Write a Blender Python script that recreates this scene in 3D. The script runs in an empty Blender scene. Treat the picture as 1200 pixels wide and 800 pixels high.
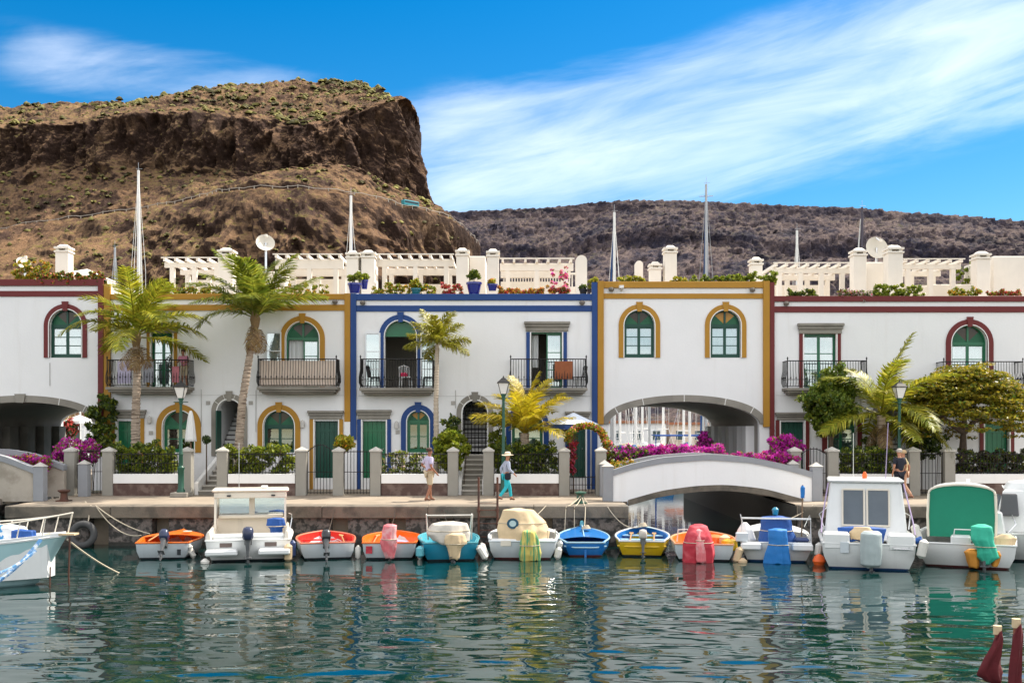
import bpy, bmesh, math, random
import numpy as np
from mathutils import Vector, Matrix, Euler, noise
from mathutils.geometry import tessellate_polygon
random.seed(7); np.random.seed(7)
scene = bpy.context.scene
C = scene.collection
R = math.radians
pi = math.pi

# ------------------------------------------------------------------ camera
CAMZ = 3.78; YH = 500.0; F = 1200.0          # camera height, horizon row and focal length in photo pixels
cam_d = bpy.data.cameras.new('camera'); cam = bpy.data.objects.new('camera', cam_d); C.objects.link(cam)
cam.location = (0, 0, CAMZ); cam.rotation_euler = (R(90), 0, 0)
cam_d.sensor_width = 36; cam_d.lens = 36; cam_d.shift_y = 100 / 1200.0
cam_d.clip_start = 0.1; cam_d.clip_end = 20000
scene.camera = cam

# ------------------------------------------------------------------ sky and sun
SUN_AZ, SUN_EL = R(57), R(49)                 # azimuth from +Y (behind the houses) towards +X
w = bpy.data.worlds.new('World'); scene.world = w; w.use_nodes = True
nt = w.node_tree; nt.nodes.clear()
class N:
    """tiny wrapper: arithmetic on shader sockets"""
    t = nt
    def __init__(s, k): s.k = k
    def _m(s, op, b=None, c=None, rev=False):
        n = N.t.nodes.new('ShaderNodeMath'); n.operation = op
        for i, v in enumerate([x for x in ((b, s) if rev else (s, b, c)) if x is not None]):
            if isinstance(v, N): N.t.links.new(v.k, n.inputs[i])
            else: n.inputs[i].default_value = v
        return N(n.outputs[0])
    def __add__(s, b): return s._m('ADD', b)
    __radd__ = __add__
    def __sub__(s, b): return s._m('SUBTRACT', b)
    def __rsub__(s, b): return s._m('SUBTRACT', b, rev=True)
    def __mul__(s, b): return s._m('MULTIPLY', b)
    __rmul__ = __mul__
    def __truediv__(s, b): return s._m('DIVIDE', b)
    def f(s, op, b=None, c=None): return s._m(op, b, c)
    def step(s, lo, hi):
        n = N.t.nodes.new('ShaderNodeMapRange'); n.interpolation_type = 'SMOOTHSTEP'
        N.t.links.new(s.k, n.inputs['Value']); n.inputs['From Min'].default_value = lo; n.inputs['From Max'].default_value = hi
        return N(n.outputs[0])
def comb(x, y, z):
    n = N.t.nodes.new('ShaderNodeCombineXYZ')
    for i, v in enumerate((x, y, z)):
        if isinstance(v, N): N.t.links.new(v.k, n.inputs[i])
        else: n.inputs[i].default_value = v
    return n.outputs[0]
def noise_n(vec, scale, detail=4, rough=.55, dist=0.0):
    n = N.t.nodes.new('ShaderNodeTexNoise'); N.t.links.new(vec, n.inputs['Vector'])
    n.inputs['Scale'].default_value = scale; n.inputs['Detail'].default_value = detail
    n.inputs['Roughness'].default_value = rough; n.inputs['Distortion'].default_value = dist
    return N(n.outputs[0])
sky = nt.nodes.new('ShaderNodeTexSky'); sky.sky_type = 'NISHITA'; sky.sun_disc = False
sky.sun_elevation = SUN_EL; sky.sun_rotation = SUN_AZ
sky.altitude = 0; sky.air_density = 1.0; sky.dust_density = 0.25; sky.ozone_density = 3.0
hsv = nt.nodes.new('ShaderNodeHueSaturation'); hsv.inputs['Saturation'].default_value = 1.5; hsv.inputs['Value'].default_value = .48
hsv.inputs['Hue'].default_value = 0.497
nt.links.new(sky.outputs[0], hsv.inputs['Color'])
tc = nt.nodes.new('ShaderNodeTexCoord'); sp = nt.nodes.new('ShaderNodeSeparateXYZ'); nt.links.new(tc.outputs['Generated'], sp.inputs[0])
dx, dy, dz = (N(sp.outputs[i]) for i in range(3))
az = dx.f('ARCTAN2', dy) * 57.2958; el = dz.f('ARCSINE') * 57.2958
# cirrus: stretched, tilted streaks in (azimuth, elevation)
uu = az * .98 + el * .17; vv = el * .98 - az * .17
big = noise_n(comb(uu * .035, vv * .09, 3.3), 1.0, 3, .5, .3)
fib = noise_n(comb(uu * .07, vv * .36, 1.7), 1.0, 8, .58, .9)
wisp = noise_n(comb(uu * .02, vv * .16, 8.1), 2.4, 6, .6, 1.2)
band = 1 - ((el - (14.6 + .165 * az)) / 5.2).f('ABSOLUTE').f('POWER', 2.0)
band = band.f('MAXIMUM', -1.0) * az.step(-11, -3) * (1 - az.step(34, 52))
left = 1 - ((el - (17.6 - .05 * (az + 17))) / 2.1).f('ABSOLUTE').f('POWER', 2.0)
left = left.f('MAXIMUM', -1.0) * az.step(-29, -23) * (1 - az.step(-13, -8))
far = (big.step(.3, .5) * .55 + .55) * (az.f('ABSOLUTE').step(30, 48).f('MAXIMUM', el.step(27, 36)))  # cloud cover out of view, added to brighten the shaded facades
bias = (band.f('MAXIMUM', 0.0) * .95).f('MAXIMUM', left.f('MAXIMUM', 0.0) * .68).f('MAXIMUM', far)
dens = (bias * .56 + (fib - .5) * .75 + (wisp - .5) * .5).step(.06, .82) * bias.step(0.0, .35)
dens = dens * dz.step(.0, .06) * (az.f('ABSOLUTE').step(30, 50).f('MAXIMUM', el.step(27, 40)) * .54 + .40)
mixc = nt.nodes.new('ShaderNodeMix'); mixc.data_type = 'RGBA'
nt.links.new(dens.k, mixc.inputs[0]); nt.links.new(hsv.outputs[0], mixc.inputs[6])
mixc.inputs[7].default_value = (6.9, 6.7, 6.5, 1)
bg = nt.nodes.new('ShaderNodeBackground'); bg.inputs['Strength'].default_value = 0.078
nt.links.new(mixc.outputs[2], bg.inputs['Color'])
wo = nt.nodes.new('ShaderNodeOutputWorld'); nt.links.new(bg.outputs[0], wo.inputs['Surface'])
sd = bpy.data.lights.new('sun', 'SUN'); sd.energy = 2.0; sd.angle = R(.53); sd.color = (1, .92, .80)
so = bpy.data.objects.new('sun', sd); C.objects.link(so)
SUNV = Vector((math.cos(SUN_EL) * math.sin(SUN_AZ), math.cos(SUN_EL) * math.cos(SUN_AZ), math.sin(SUN_EL)))
so.rotation_euler = SUNV.to_track_quat('Z', 'Y').to_euler(); so.location = (30, 40, 60)
vs = scene.view_settings; vs.view_transform = 'Standard'; vs.look = 'None'; vs.gamma = 1; vs.use_curve_mapping = False; vs.exposure = 2.05
scene.cycles.max_bounces = 7; scene.cycles.transparent_max_bounces = 10; scene.cycles.caustics_reflective = False
scene.cycles.caustics_refractive = False; scene.cycles.use_denoising = True

# ------------------------------------------------------------------ helpers
def PX(px, d): return (px - 600) * d / F                # photo column at distance d -> X
def PZ(py, d): return CAMZ - (py - YH) * d / F          # photo row at distance d -> Z
ORG = {}
def tag(o, label, cat, group=None, kind=None):
    if label: o['label'] = label
    if cat: o['category'] = cat
    if group: o['group'] = group
    if kind: o['kind'] = kind
    return o
def thing(name, label, cat, loc=(0, 0, 0), rotz=0, group=None, rel=False):
    o = bpy.data.objects.new(name, None); C.objects.link(o); o.empty_display_size = .2
    o.location = loc; o.rotation_euler = (0, 0, rotz)
    ORG[o.name] = Vector((0, 0, 0)) if rel else Vector(loc)     # rel: parts are given in local coordinates
    return tag(o, label, cat, group)
def copy_tree(o, parent=None):
    c = o.copy(); C.objects.link(c); c.parent = parent
    for ch in o.children: copy_tree(ch, c)
    return c
class MB:
    def __init__(s): s.v = []; s.f = []; s.m = []; s.cm = 0
    def add(s, vs, fs):
        b = len(s.v); s.v.extend([tuple(v) for v in vs])
        for f in fs: s.f.append([i + b for i in f]); s.m.append(s.cm)
        return s
    def box(s, x0, x1, y0, y1, z0, z1, M=None, taper=0.0):
        if x0 > x1: x0, x1 = x1, x0
        if y0 > y1: y0, y1 = y1, y0
        if z0 > z1: z0, z1 = z1, z0
        t = taper
        vs = [(x0, y0, z0), (x1, y0, z0), (x1, y1, z0), (x0, y1, z0), (x0 + t, y0 + t, z1), (x1 - t, y0 + t, z1), (x1 - t, y1 - t, z1), (x0 + t, y1 - t, z1)]
        if M is not None: vs = [M @ Vector(v) for v in vs]
        return s.add(vs, [(3, 2, 1, 0), (4, 5, 6, 7), (0, 1, 5, 4), (1, 2, 6, 5), (2, 3, 7, 6), (3, 0, 4, 7)])
    def rings(s, rings, cap=True, closed=True):
        n = len(rings[0]); vs = [p for r in rings for p in r]; fs = []
        for k in range(len(rings) - 1):
            for i in range(n if closed else n - 1):
                j = (i + 1) % n
                fs.append((k * n + i, k * n + j, (k + 1) * n + j, (k + 1) * n + i))
        if cap and closed:
            fs.append(tuple(reversed(range(n)))); fs.append(tuple((len(rings) - 1) * n + i for i in range(n)))
        return s.add(vs, fs)
    def tube(s, pts, r, n=6, cap=True):
        pts = [Vector(p) for p in pts]; rs = r if isinstance(r, (list, tuple)) else [r] * len(pts); rg = []
        up = Vector((0, 0, 1))
        for i, p in enumerate(pts):
            d = (pts[min(i + 1, len(pts) - 1)] - pts[max(i - 1, 0)])
            if d.length < 1e-9: d = Vector((0, 0, 1))
            d.normalize()
            a = d.cross(up if abs(d.z) < .95 else Vector((0, 1, 0))).normalized(); b = a.cross(d)
            rg.append([p + (a * math.cos(2 * pi * k / n) + b * math.sin(2 * pi * k / n)) * rs[i] for k in range(n)])
        return s.rings(rg, cap)
    def lathe(s, prof, c=(0, 0, 0), n=12):
        c = Vector(c)
        return s.rings([[c + Vector((r * math.cos(2 * pi * k / n), r * math.sin(2 * pi * k / n), z)) for k in range(n)] for r, z in prof])
    def prism(s, poly, y0, y1):
        """poly: (x, z) outline counter-clockwise as seen from -Y; extruded from y0 (front) to y1"""
        n = len(poly); vs = [(x, y0, z) for x, z in poly] + [(x, y1, z) for x, z in poly]
        fs = [tuple(range(n)), tuple(reversed(range(n, 2 * n)))]
        for i in range(n):
            j = (i + 1) % n; fs.append((j, i, n + i, n + j))
        return s.add(vs, fs)
    def holed(s, outer, holes, y0, y1, back=True):
        """flat wall with openings, (x, z) loops"""
        loops = [[Vector((x, 0, z)) for x, z in l] for l in [outer] + holes]
        tris = tessellate_polygon(loops); flat = [p for l in loops for p in l]; n = len(flat)
        vs = [(p.x, y0, p.z) for p in flat] + [(p.x, y1, p.z) for p in flat]; fs = []
        for t in tris:
            a, b, c = (flat[i] for i in t)
            nn = (b - a).cross(c - a)
            t = tuple(t) if nn.y < 0 else tuple(reversed(t))
            fs.append(t)
            if back: fs.append(tuple(i + n for i in reversed(t)))
        b0 = 0
        for l in loops:
            m = len(l)
            for i in range(m): fs.append((b0 + i, b0 + (i + 1) % m, n + b0 + (i + 1) % m, n + b0 + i))
            b0 += m
        return s.add(vs, fs)
    def build(s, name, mats, parent=None, smooth=False, kind=None, bevel=0, recalc=True, angle=40):
        me = bpy.data.meshes.new(name)
        o = Vector((0, 0, 0))
        if parent is not None:
            o = ORG.get(parent.name, o)
        me.from_pydata([(v[0] - o.x, v[1] - o.y, v[2] - o.z) for v in s.v], [], s.f)
        if not isinstance(mats, (list, tuple)): mats = [mats]
        for m in mats: me.materials.append(m)
        if len(mats) > 1: me.polygons.foreach_set('material_index', s.m)
        if recalc:
            bm = bmesh.new(); bm.from_mesh(me); bmesh.ops.recalc_face_normals(bm, faces=bm.faces)
            bm.to_mesh(me); bm.free()
        ob = bpy.data.objects.new(name, me); C.objects.link(ob)
        if parent is not None: ob.parent = parent; ORG[ob.name] = o
        if smooth:
            me.polygons.foreach_set('use_smooth', [True] * len(me.polygons))
            if angle: me.set_sharp_from_angle(angle=R(angle))
        if bevel:
            b = ob.modifiers.new('bevel', 'BEVEL'); b.width = bevel; b.segments = 1; b.limit_method = 'ANGLE'
        if kind: ob['kind'] = kind
        me.update()
        return ob
def np_mesh(name, verts, faces, mats, parent=None, mi=None, smooth=False):
    """fast mesh from numpy arrays (faces all of the same size)"""
    me = bpy.data.meshes.new(name); n = len(verts); k = faces.shape[1]; m = len(faces)
    o = np.array(ORG.get(parent.name, (0, 0, 0))) if parent is not None else np.zeros(3)
    me.vertices.add(n); me.vertices.foreach_set('co', (verts - o).astype(np.float32).ravel())
    me.loops.add(m * k); me.loops.foreach_set('vertex_index', faces.astype(np.int32).ravel())
    me.polygons.add(m); me.polygons.foreach_set('loop_start', np.arange(0, m * k, k, dtype=np.int32))
    try: me.polygons.foreach_set('loop_total', np.full(m, k, dtype=np.int32))
    except Exception: pass
    for x in (mats if isinstance(mats, (list, tuple)) else [mats]): me.materials.append(x)
    if mi is not None: me.polygons.foreach_set('material_index', mi.astype(np.int32))
    if smooth: me.polygons.foreach_set('use_smooth', np.ones(m, dtype=bool))
    me.update(calc_edges=True); me.validate()
    ob = bpy.data.objects.new(name, me); C.objects.link(ob)
    if parent is not None: ob.parent = parent; ORG[ob.name] = Vector(o)
    return ob
def arch(x0, x1, z0, zs, n=14, rise=None):
    """(x, z) outline of an opening: floor z0, springing zs, round or segmental head"""
    c = (x0 + x1) / 2; h = (x1 - x0) / 2; rise = h if rise is None else rise
    pts = [(x0, z0), (x1, z0)]
    for i in range(n + 1):
        a = pi * i / n; pts.append((c + h * math.cos(a), zs + rise * math.sin(a)))
    return pts
def rect(x0, x1, z0, z1): return [(x0, z0), (x1, z0), (x1, z1), (x0, z1)]

# ------------------------------------------------------------------ materials
MATS = {}
def mat(name, col, rough=.6, var=.12, scale=2.0, bump=0.0, bscale=30.0, metal=0.0, spec=.4, col2=None, mix=(.45, .65), mscale=1.0, stretch=(1, 1, 1), streak=0.0, streak_col=(.3, .26, .2), coat=0, island=0.0, detail=5):
    if name in MATS: return MATS[name]
    m = bpy.data.materials.new(name); m.use_nodes = True; t = m.node_tree; MATS[name] = m
    b = t.nodes['Principled BSDF']; L = t.links; old = N.t; N.t = t
    g = t.nodes.new('ShaderNodeNewGeometry')
    mp = t.nodes.new('ShaderNodeMapping'); L.new(g.outputs['Position'], mp.inputs[0]); mp.inputs['Scale'].default_value = stretch
    base = t.nodes.new('ShaderNodeRGB'); base.outputs[0].default_value = (*col, 1); cur = base.outputs[0]
    def blend(fac, a, bcol, mode='MIX'):
        x = t.nodes.new('ShaderNodeMix'); x.data_type = 'RGBA'; x.blend_type = mode
        if isinstance(fac, N): L.new(fac.k, x.inputs[0])
        else: x.inputs[0].default_value = fac
        L.new(a, x.inputs[6])
        if isinstance(bcol, tuple): x.inputs[7].default_value = (*bcol, 1)
        else: L.new(bcol, x.inputs[7])
        return x.outputs[2]
    if col2 is not None:
        cur = blend(noise_n(mp.outputs[0], mscale, detail).step(*mix), cur, col2)
    if streak:
        s = noise_n(comb(N(_sep(t, g).outputs[0]) * 2.6, N(_sep(t, g).outputs[1]) * 2.6, N(_sep(t, g).outputs[2]) * .22), 1.0, 6, .65)
        cur = blend(s.step(.52, .8) * streak, cur, streak_col)
    if var:
        v = noise_n(mp.outputs[0], scale, 6, .6)
        f = (v - .5) * (2.2 * var) + 1.0
        if island: f = f + (N(g.outputs['Random Per Island']) - .5) * island
        h = t.nodes.new('ShaderNodeHueSaturation'); L.new(cur, h.inputs['Color']); L.new(f.k, h.inputs['Value']); cur = h.outputs[0]
    L.new(cur, b.inputs['Base Color'])
    b.inputs['Roughness'].default_value = rough; b.inputs['Metallic'].default_value = metal
    b.inputs['Specular IOR Level'].default_value = spec
    if coat: b.inputs['Coat Weight'].default_value = coat; b.inputs['Coat Roughness'].default_value = .08
    if bump:
        bn = t.nodes.new('ShaderNodeBump'); bn.inputs['Strength'].default_value = bump; bn.inputs['Distance'].default_value = .02
        L.new(noise_n(g.outputs['Position'], bscale, 5, .6).k, bn.inputs['Height']); L.new(bn.outputs[0], b.inputs['Normal'])
    N.t = old
    return m
def _sep(t, g):
    s = t.nodes.new('ShaderNodeSeparateXYZ'); t.links.new(g.outputs['Position'], s.inputs[0]); return s
def leaf_mat(name, col, col2=None, trans=.45, rough=.45, island=.7, hue=.03):
    """leaves: diffuse + gloss + light coming through, each leaf a little different"""
    if name in MATS: return MATS[name]
    m = bpy.data.materials.new(name); m.use_nodes = True; t = m.node_tree; MATS[name] = m; L = t.links; old = N.t; N.t = t
    b = t.nodes['Principled BSDF']; g = t.nodes.new('ShaderNodeNewGeometry'); rnd = N(g.outputs['Random Per Island'])
    x = t.nodes.new('ShaderNodeMix'); x.data_type = 'RGBA'; x.inputs[6].default_value = (*col, 1); x.inputs[7].default_value = (*(col2 or col), 1)
    nz = noise_n(g.outputs['Position'], 1.7, 3)
    L.new((rnd * .6 + nz * .8 - .2).step(.15, .85).k, x.inputs[0])
    h = t.nodes.new('ShaderNodeHueSaturation'); L.new(x.outputs[2], h.inputs['Color'])
    L.new(((rnd * 7.31).f('FRACT') * island + (1 - island / 2)).k, h.inputs['Value'])
    L.new(((rnd * 3.7).f('FRACT') * hue + (.5 - hue / 2)).k, h.inputs['Hue'])
    L.new(h.outputs[0], b.inputs['Base Color']); b.inputs['Roughness'].default_value = rough; b.inputs['Specular IOR Level'].default_value = .35
    tr = t.nodes.new('ShaderNodeBsdfTranslucent'); L.new(h.outputs[0], tr.inputs['Color'])
    mx = t.nodes.new('ShaderNodeMixShader'); mx.inputs[0].default_value = trans
    L.new(b.outputs[0], mx.inputs[1]); L.new(tr.outputs[0], mx.inputs[2])
    L.new(mx.outputs[0], t.nodes['Material Output'].inputs['Surface']); N.t = old
    return m
def glass_mat(name, tint=(.75, .85, .85), refl=.3):
    m = bpy.data.materials.new(name); m.use_nodes = True; t = m.node_tree; MATS[name] = m; L = t.links
    t.nodes.remove(t.nodes['Principled BSDF'])
    a = t.nodes.new('ShaderNodeBsdfTransparent'); a.inputs[0].default_value = (*tint, 1)
    gl = t.nodes.new('ShaderNodeBsdfGlossy'); gl.inputs['Roughness'].default_value = .02; gl.inputs[0].default_value = (.95, .98, 1, 1)
    bn = t.nodes.new('ShaderNodeBump'); bn.inputs['Strength'].default_value = .05; nz = t.nodes.new('ShaderNodeTexNoise'); nz.inputs['Scale'].default_value = 1.3
    L.new(nz.outputs[0], bn.inputs['Height']); L.new(bn.outputs[0], gl.inputs['Normal'])
    mx = t.nodes.new('ShaderNodeMixShader'); mx.inputs[0].default_value = refl
    L.new(a.outputs[0], mx.inputs[1]); L.new(gl.outputs[0], mx.inputs[2]); L.new(mx.outputs[0], t.nodes['Material Output'].inputs['Surface'])
    return m
STUCCO = mat('white_stucco', (.80, .80, .80), .75, .05, .7, bump=.25, bscale=14, streak=.16, streak_col=(.5, .45, .38))
WHITE = mat('white_paint', (.82, .81, .79), .55, .06, 1.5, streak=.08)
ROOFWHITE = mat('roof_white', (.76, .71, .63), .7, .08, 2, streak=.15, streak_col=(.5, .44, .36))
MUSTARD = mat('mustard_paint', (.40, .20, .018), .6, .12, 1.5, bump=.15, streak=.12, streak_col=(.25, .12, .03))
BLUE = mat('blue_paint', (.005, .045, .19), .5, .12, 1.5, bump=.1, streak=.06, streak_col=(.05, .1, .25))
RED = mat('red_paint', (.135, .013, .013), .55, .12, 1.5, bump=.1, streak=.1, streak_col=(.1, .02, .015))
STONE = mat('grey_cast_stone', (.27, .25, .215), .8, .15, 4, bump=.3, bscale=25, col2=(.20, .185, .16), streak=.3, streak_col=(.12, .11, .09))
POST = mat('grey_post_paint', (.29, .275, .24), .75, .12, 3, bump=.25, bscale=20, streak=.25, streak_col=(.16, .15, .12))
GREY = mat('blue_grey_paint', (.27, .28, .30), .7, .1, 3, bump=.15, streak=.2, streak_col=(.15, .15, .15))
JOINT = mat('white_joint', (.75, .74, .7), .7)
GREEN = mat('green_gloss_paint', (.008, .13, .055), .35, .2, 3, coat=.2)
DKGREEN = mat('dark_green_paint', (.006, .06, .04), .4, .2, 3)
TEALFRAME = mat('blue_green_frame', (.015, .12, .12), .4, .15, 3)
IRON = mat('black_iron', (.018, .017, .017), .5, .2, 8, metal=.3)
RUST = mat('rusty_iron', (.10, .04, .025), .8, .3, 9, bump=.4, col2=(.05, .03, .025))
LAMPGREEN = mat('lamp_post_green', (.012, .07, .045), .4, .2, 5)
DARKSTONE = mat('brown_stone_base', (.10, .06, .05), .85, .3, 5, bump=.5, bscale=18, col2=(.17, .12, .10), mscale=3)
CURTAIN = mat('white_curtain', (.74, .75, .75), .8, .05)
ROOM = mat('room_plaster', (.45, .42, .38), .8)
PANE = glass_mat('window_glass'); DPANE = glass_mat('dim_glass', (.35, .42, .42), .25)
LAMPGLASS = mat('frosted_lamp_glass', (.75, .74, .70), .25, .05)
WOOD = mat('weathered_wood', (.20, .13, .075), .7, .25, 6, stretch=(1, 1, 6))
STEEL = mat('stainless_steel', (.62, .63, .64), .25, .1, 4, metal=.9)
# ------------------------------------------------------------------ water
def water_mat():
    m = bpy.data.materials.new('harbour_water'); m.use_nodes = True; t = m.node_tree; b = t.nodes['Principled BSDF']; N.t = t
    g = t.nodes.new('ShaderNodeNewGeometry')
    nz = noise_n(g.outputs['Position'], .25, 3)
    x = t.nodes.new('ShaderNodeMix'); x.data_type = 'RGBA'; x.inputs[6].default_value = (.0006, .016, .0145, 1); x.inputs[7].default_value = (.001, .025, .0235, 1)
    t.links.new(nz.step(.3, .7).k, x.inputs[0]); t.links.new(x.outputs[2], b.inputs['Base Color'])
    b.inputs['Roughness'].default_value = .015; b.inputs['IOR'].default_value = 2.05; b.inputs['Specular IOR Level'].default_value = .6
    mp = t.nodes.new('ShaderNodeMapping'); t.links.new(g.outputs['Position'], mp.inputs[0]); mp.inputs['Scale'].default_value = (.55, 1.5, 1)
    bn = t.nodes.new('ShaderNodeBump'); bn.inputs['Strength'].default_value = .12; bn.inputs['Distance'].default_value = .02
    t.links.new(noise_n(mp.outputs[0], 3.0, 2, .5, .4).k, bn.inputs['Height']); t.links.new(bn.outputs[0], b.inputs['Normal'])
    return m
WATER = water_mat()
WX0, WX1, WY0, WY1 = -20.0, 20.0, 9.0, 36.0
def water():
    st = .055
    xs = np.arange(WX0, WX1 + 1e-6, st); ys = np.arange(WY0, WY1 + 1e-6, st)
    X, Y = np.meshgrid(xs, ys); Z = np.zeros_like(X); rs = np.random.RandomState(3); n = 110
    for i in range(n):
        lam = .24 * (6.0 ** rs.rand()); k = 2 * pi / lam
        th = rs.normal(0, .30) + (.12 if i % 3 else -.25)
        slope = .0052 * (1.0 if lam > .4 else .75)
        Z += slope / k * np.sin(k * (X * math.sin(th) + Y * math.cos(th)) + rs.rand() * 6.28)
    # gust patches and calm patches
    P = np.zeros_like(X)
    for i in range(12):
        P += np.sin(X * rs.normal(0, .35) + Y * rs.normal(0, .55) + rs.rand() * 6.28)
    P = .8 + .38 * np.tanh(P / 3)
    near_quay = np.clip((30.5 - Y) / 7.0, .22, 1)          # calmer water between the moored boats
    edge = np.clip(np.minimum.reduce([X - WX0, WX1 - X, Y - WY0, WY1 - Y]) / 1.5, 0, 1)
    Z *= P * near_quay * edge
    ny, nx = X.shape
    V = np.stack([X, Y, Z], -1).reshape(-1, 3)
    idx = np.arange(ny * nx).reshape(ny, nx)
    Fq = np.stack([idx[:-1, :-1], idx[:-1, 1:], idx[1:, 1:], idx[1:, :-1]], -1).reshape(-1, 4)
    b = len(V); big = 700.0                                 # flat water out to the sea and back to the marina, sharing the edge of the rippled sheet
    Vo = np.array([[-big, -big, 0], [big, -big, 0], [big, 140, 0], [-big, 140, 0], [WX0, WY0, 0], [WX1, WY0, 0], [WX1, WY1, 0], [WX0, WY1, 0]], float)
    Fo = np.array([[0, 1, 5, 4], [1, 2, 6, 5], [2, 3, 7, 6], [3, 0, 4, 7]]) + b
    o = np_mesh('water', np.concatenate([V, Vo]), np.concatenate([Fq, Fo]), WATER, smooth=True)
    tag(o, 'dark teal rippled harbour water mirroring the houses', None, kind='structure')
water()

# ------------------------------------------------------------------ land, quay
QZ = 1.27; QY = 32.4; FD = 41.4; FENCE = 37.5; BACK = 51.8
LAND = mat('dry_earth', (.16, .12, .085), .9, .25, .05, col2=(.11, .09, .06), mscale=.02)
CONC = mat('quay_concrete', (.30, .245, .185), .85, .16, 1.2, bump=.3, bscale=22, col2=(.22, .18, .135), mscale=.7, mix=(.45, .7))
LIP = mat('quay_edge_concrete', (.16, .135, .105), .85, .3, 2.5, bump=.6, bscale=18, col2=(.09, .08, .065), mscale=1.6, streak=.5, streak_col=(.10, .09, .07))
RUBBLE = mat('quay_rubble_stone', (.17, .145, .13), .9, .6, 7, bump=1.0, bscale=13, col2=(.05, .047, .043), mscale=6, mix=(.42, .58))
ALGAE = mat('wet_dark_stone', (.035, .034, .028), .6, .3, 6, bump=.6, bscale=12)
b = MB(); b.add([(-2400, 140, 1), (2400, 140, 1), (2400, 2400, 1), (-2400, 2400, 1)], [(0, 1, 2, 3)]); b.add([(-2400, 140, -2), (2400, 140, -2), (2400, 140, 1), (-2400, 140, 1)], [(0, 1, 2, 3)])
g = b.build('ground', LAND); g['kind'] = 'structure'; g['label'] = 'dry brown land behind the marina'
def quay(name, x0, x1, gaps, label):
    t = bpy.data.objects.new(name, None); C.objects.link(t); t.location = (x0, QY, 0); ORG[t.name] = Vector((x0, QY, 0)); t['kind'] = 'structure'; t['label'] = label
    MB().box(x0, x1, QY + .62, BACK + 3, -2, QZ - .006).build('core', CONC, t)
    for xa in (x0 - .03, x1 - .0): MB().box(xa, xa + .03, QY + .7, BACK + 3, -2, QZ - .05).build('canal_wall', RUBBLE if xa > x0 else ALGAE, t)
    # coping: separate slabs with open joints
    x = x0; k = 0
    while x < x1 - .05:
        xe = min(x + 3.35, x1); 
        if x1 - xe < .8: xe = x1
        MB().box(x + .006, xe - .006, QY, QY + .9, QZ - .38, QZ + .003 * (k % 3)).build('coping_slab', LIP, t, bevel=.02)
        x = xe; k += 1
    # wall below in rubble bays, dark drain recesses between them
    xs = [x0] + [v for g_ in gaps for v in g_] + [x1]
    for i in range(0, len(xs), 2):
        MB().box(xs[i], xs[i + 1], QY + .16, QY + .7, .12, QZ - .385).build('wall_bay', RUBBLE, t)
        MB().box(xs[i], xs[i + 1], QY + .14, QY + .7, -2, .115).build('waterline_course', ALGAE, t)
    MB().box(x0, x1, QY + .9, FENCE + .12, QZ - .1, QZ).build('paving', CONC, t)
    return t
lx = lambda p: PX(p, QY)
quay('quay', lx(5), lx(737), [(lx(101), lx(125)), (lx(176), lx(196)), (lx(386), lx(407)), (lx(455), lx(475)), (lx(515), lx(530)), (lx(630), lx(648))], 'concrete quay with rubble stone wall in front of the yellow and blue houses')
quay('quay', lx(941), 60.0, [(lx(1040), lx(1058)), (lx(1150), lx(1165))], 'concrete quay in front of the red trimmed house')
quay('quay', -60, -22.6, [(-26, -25)], 'concrete quay beyond the canal bridge')

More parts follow.
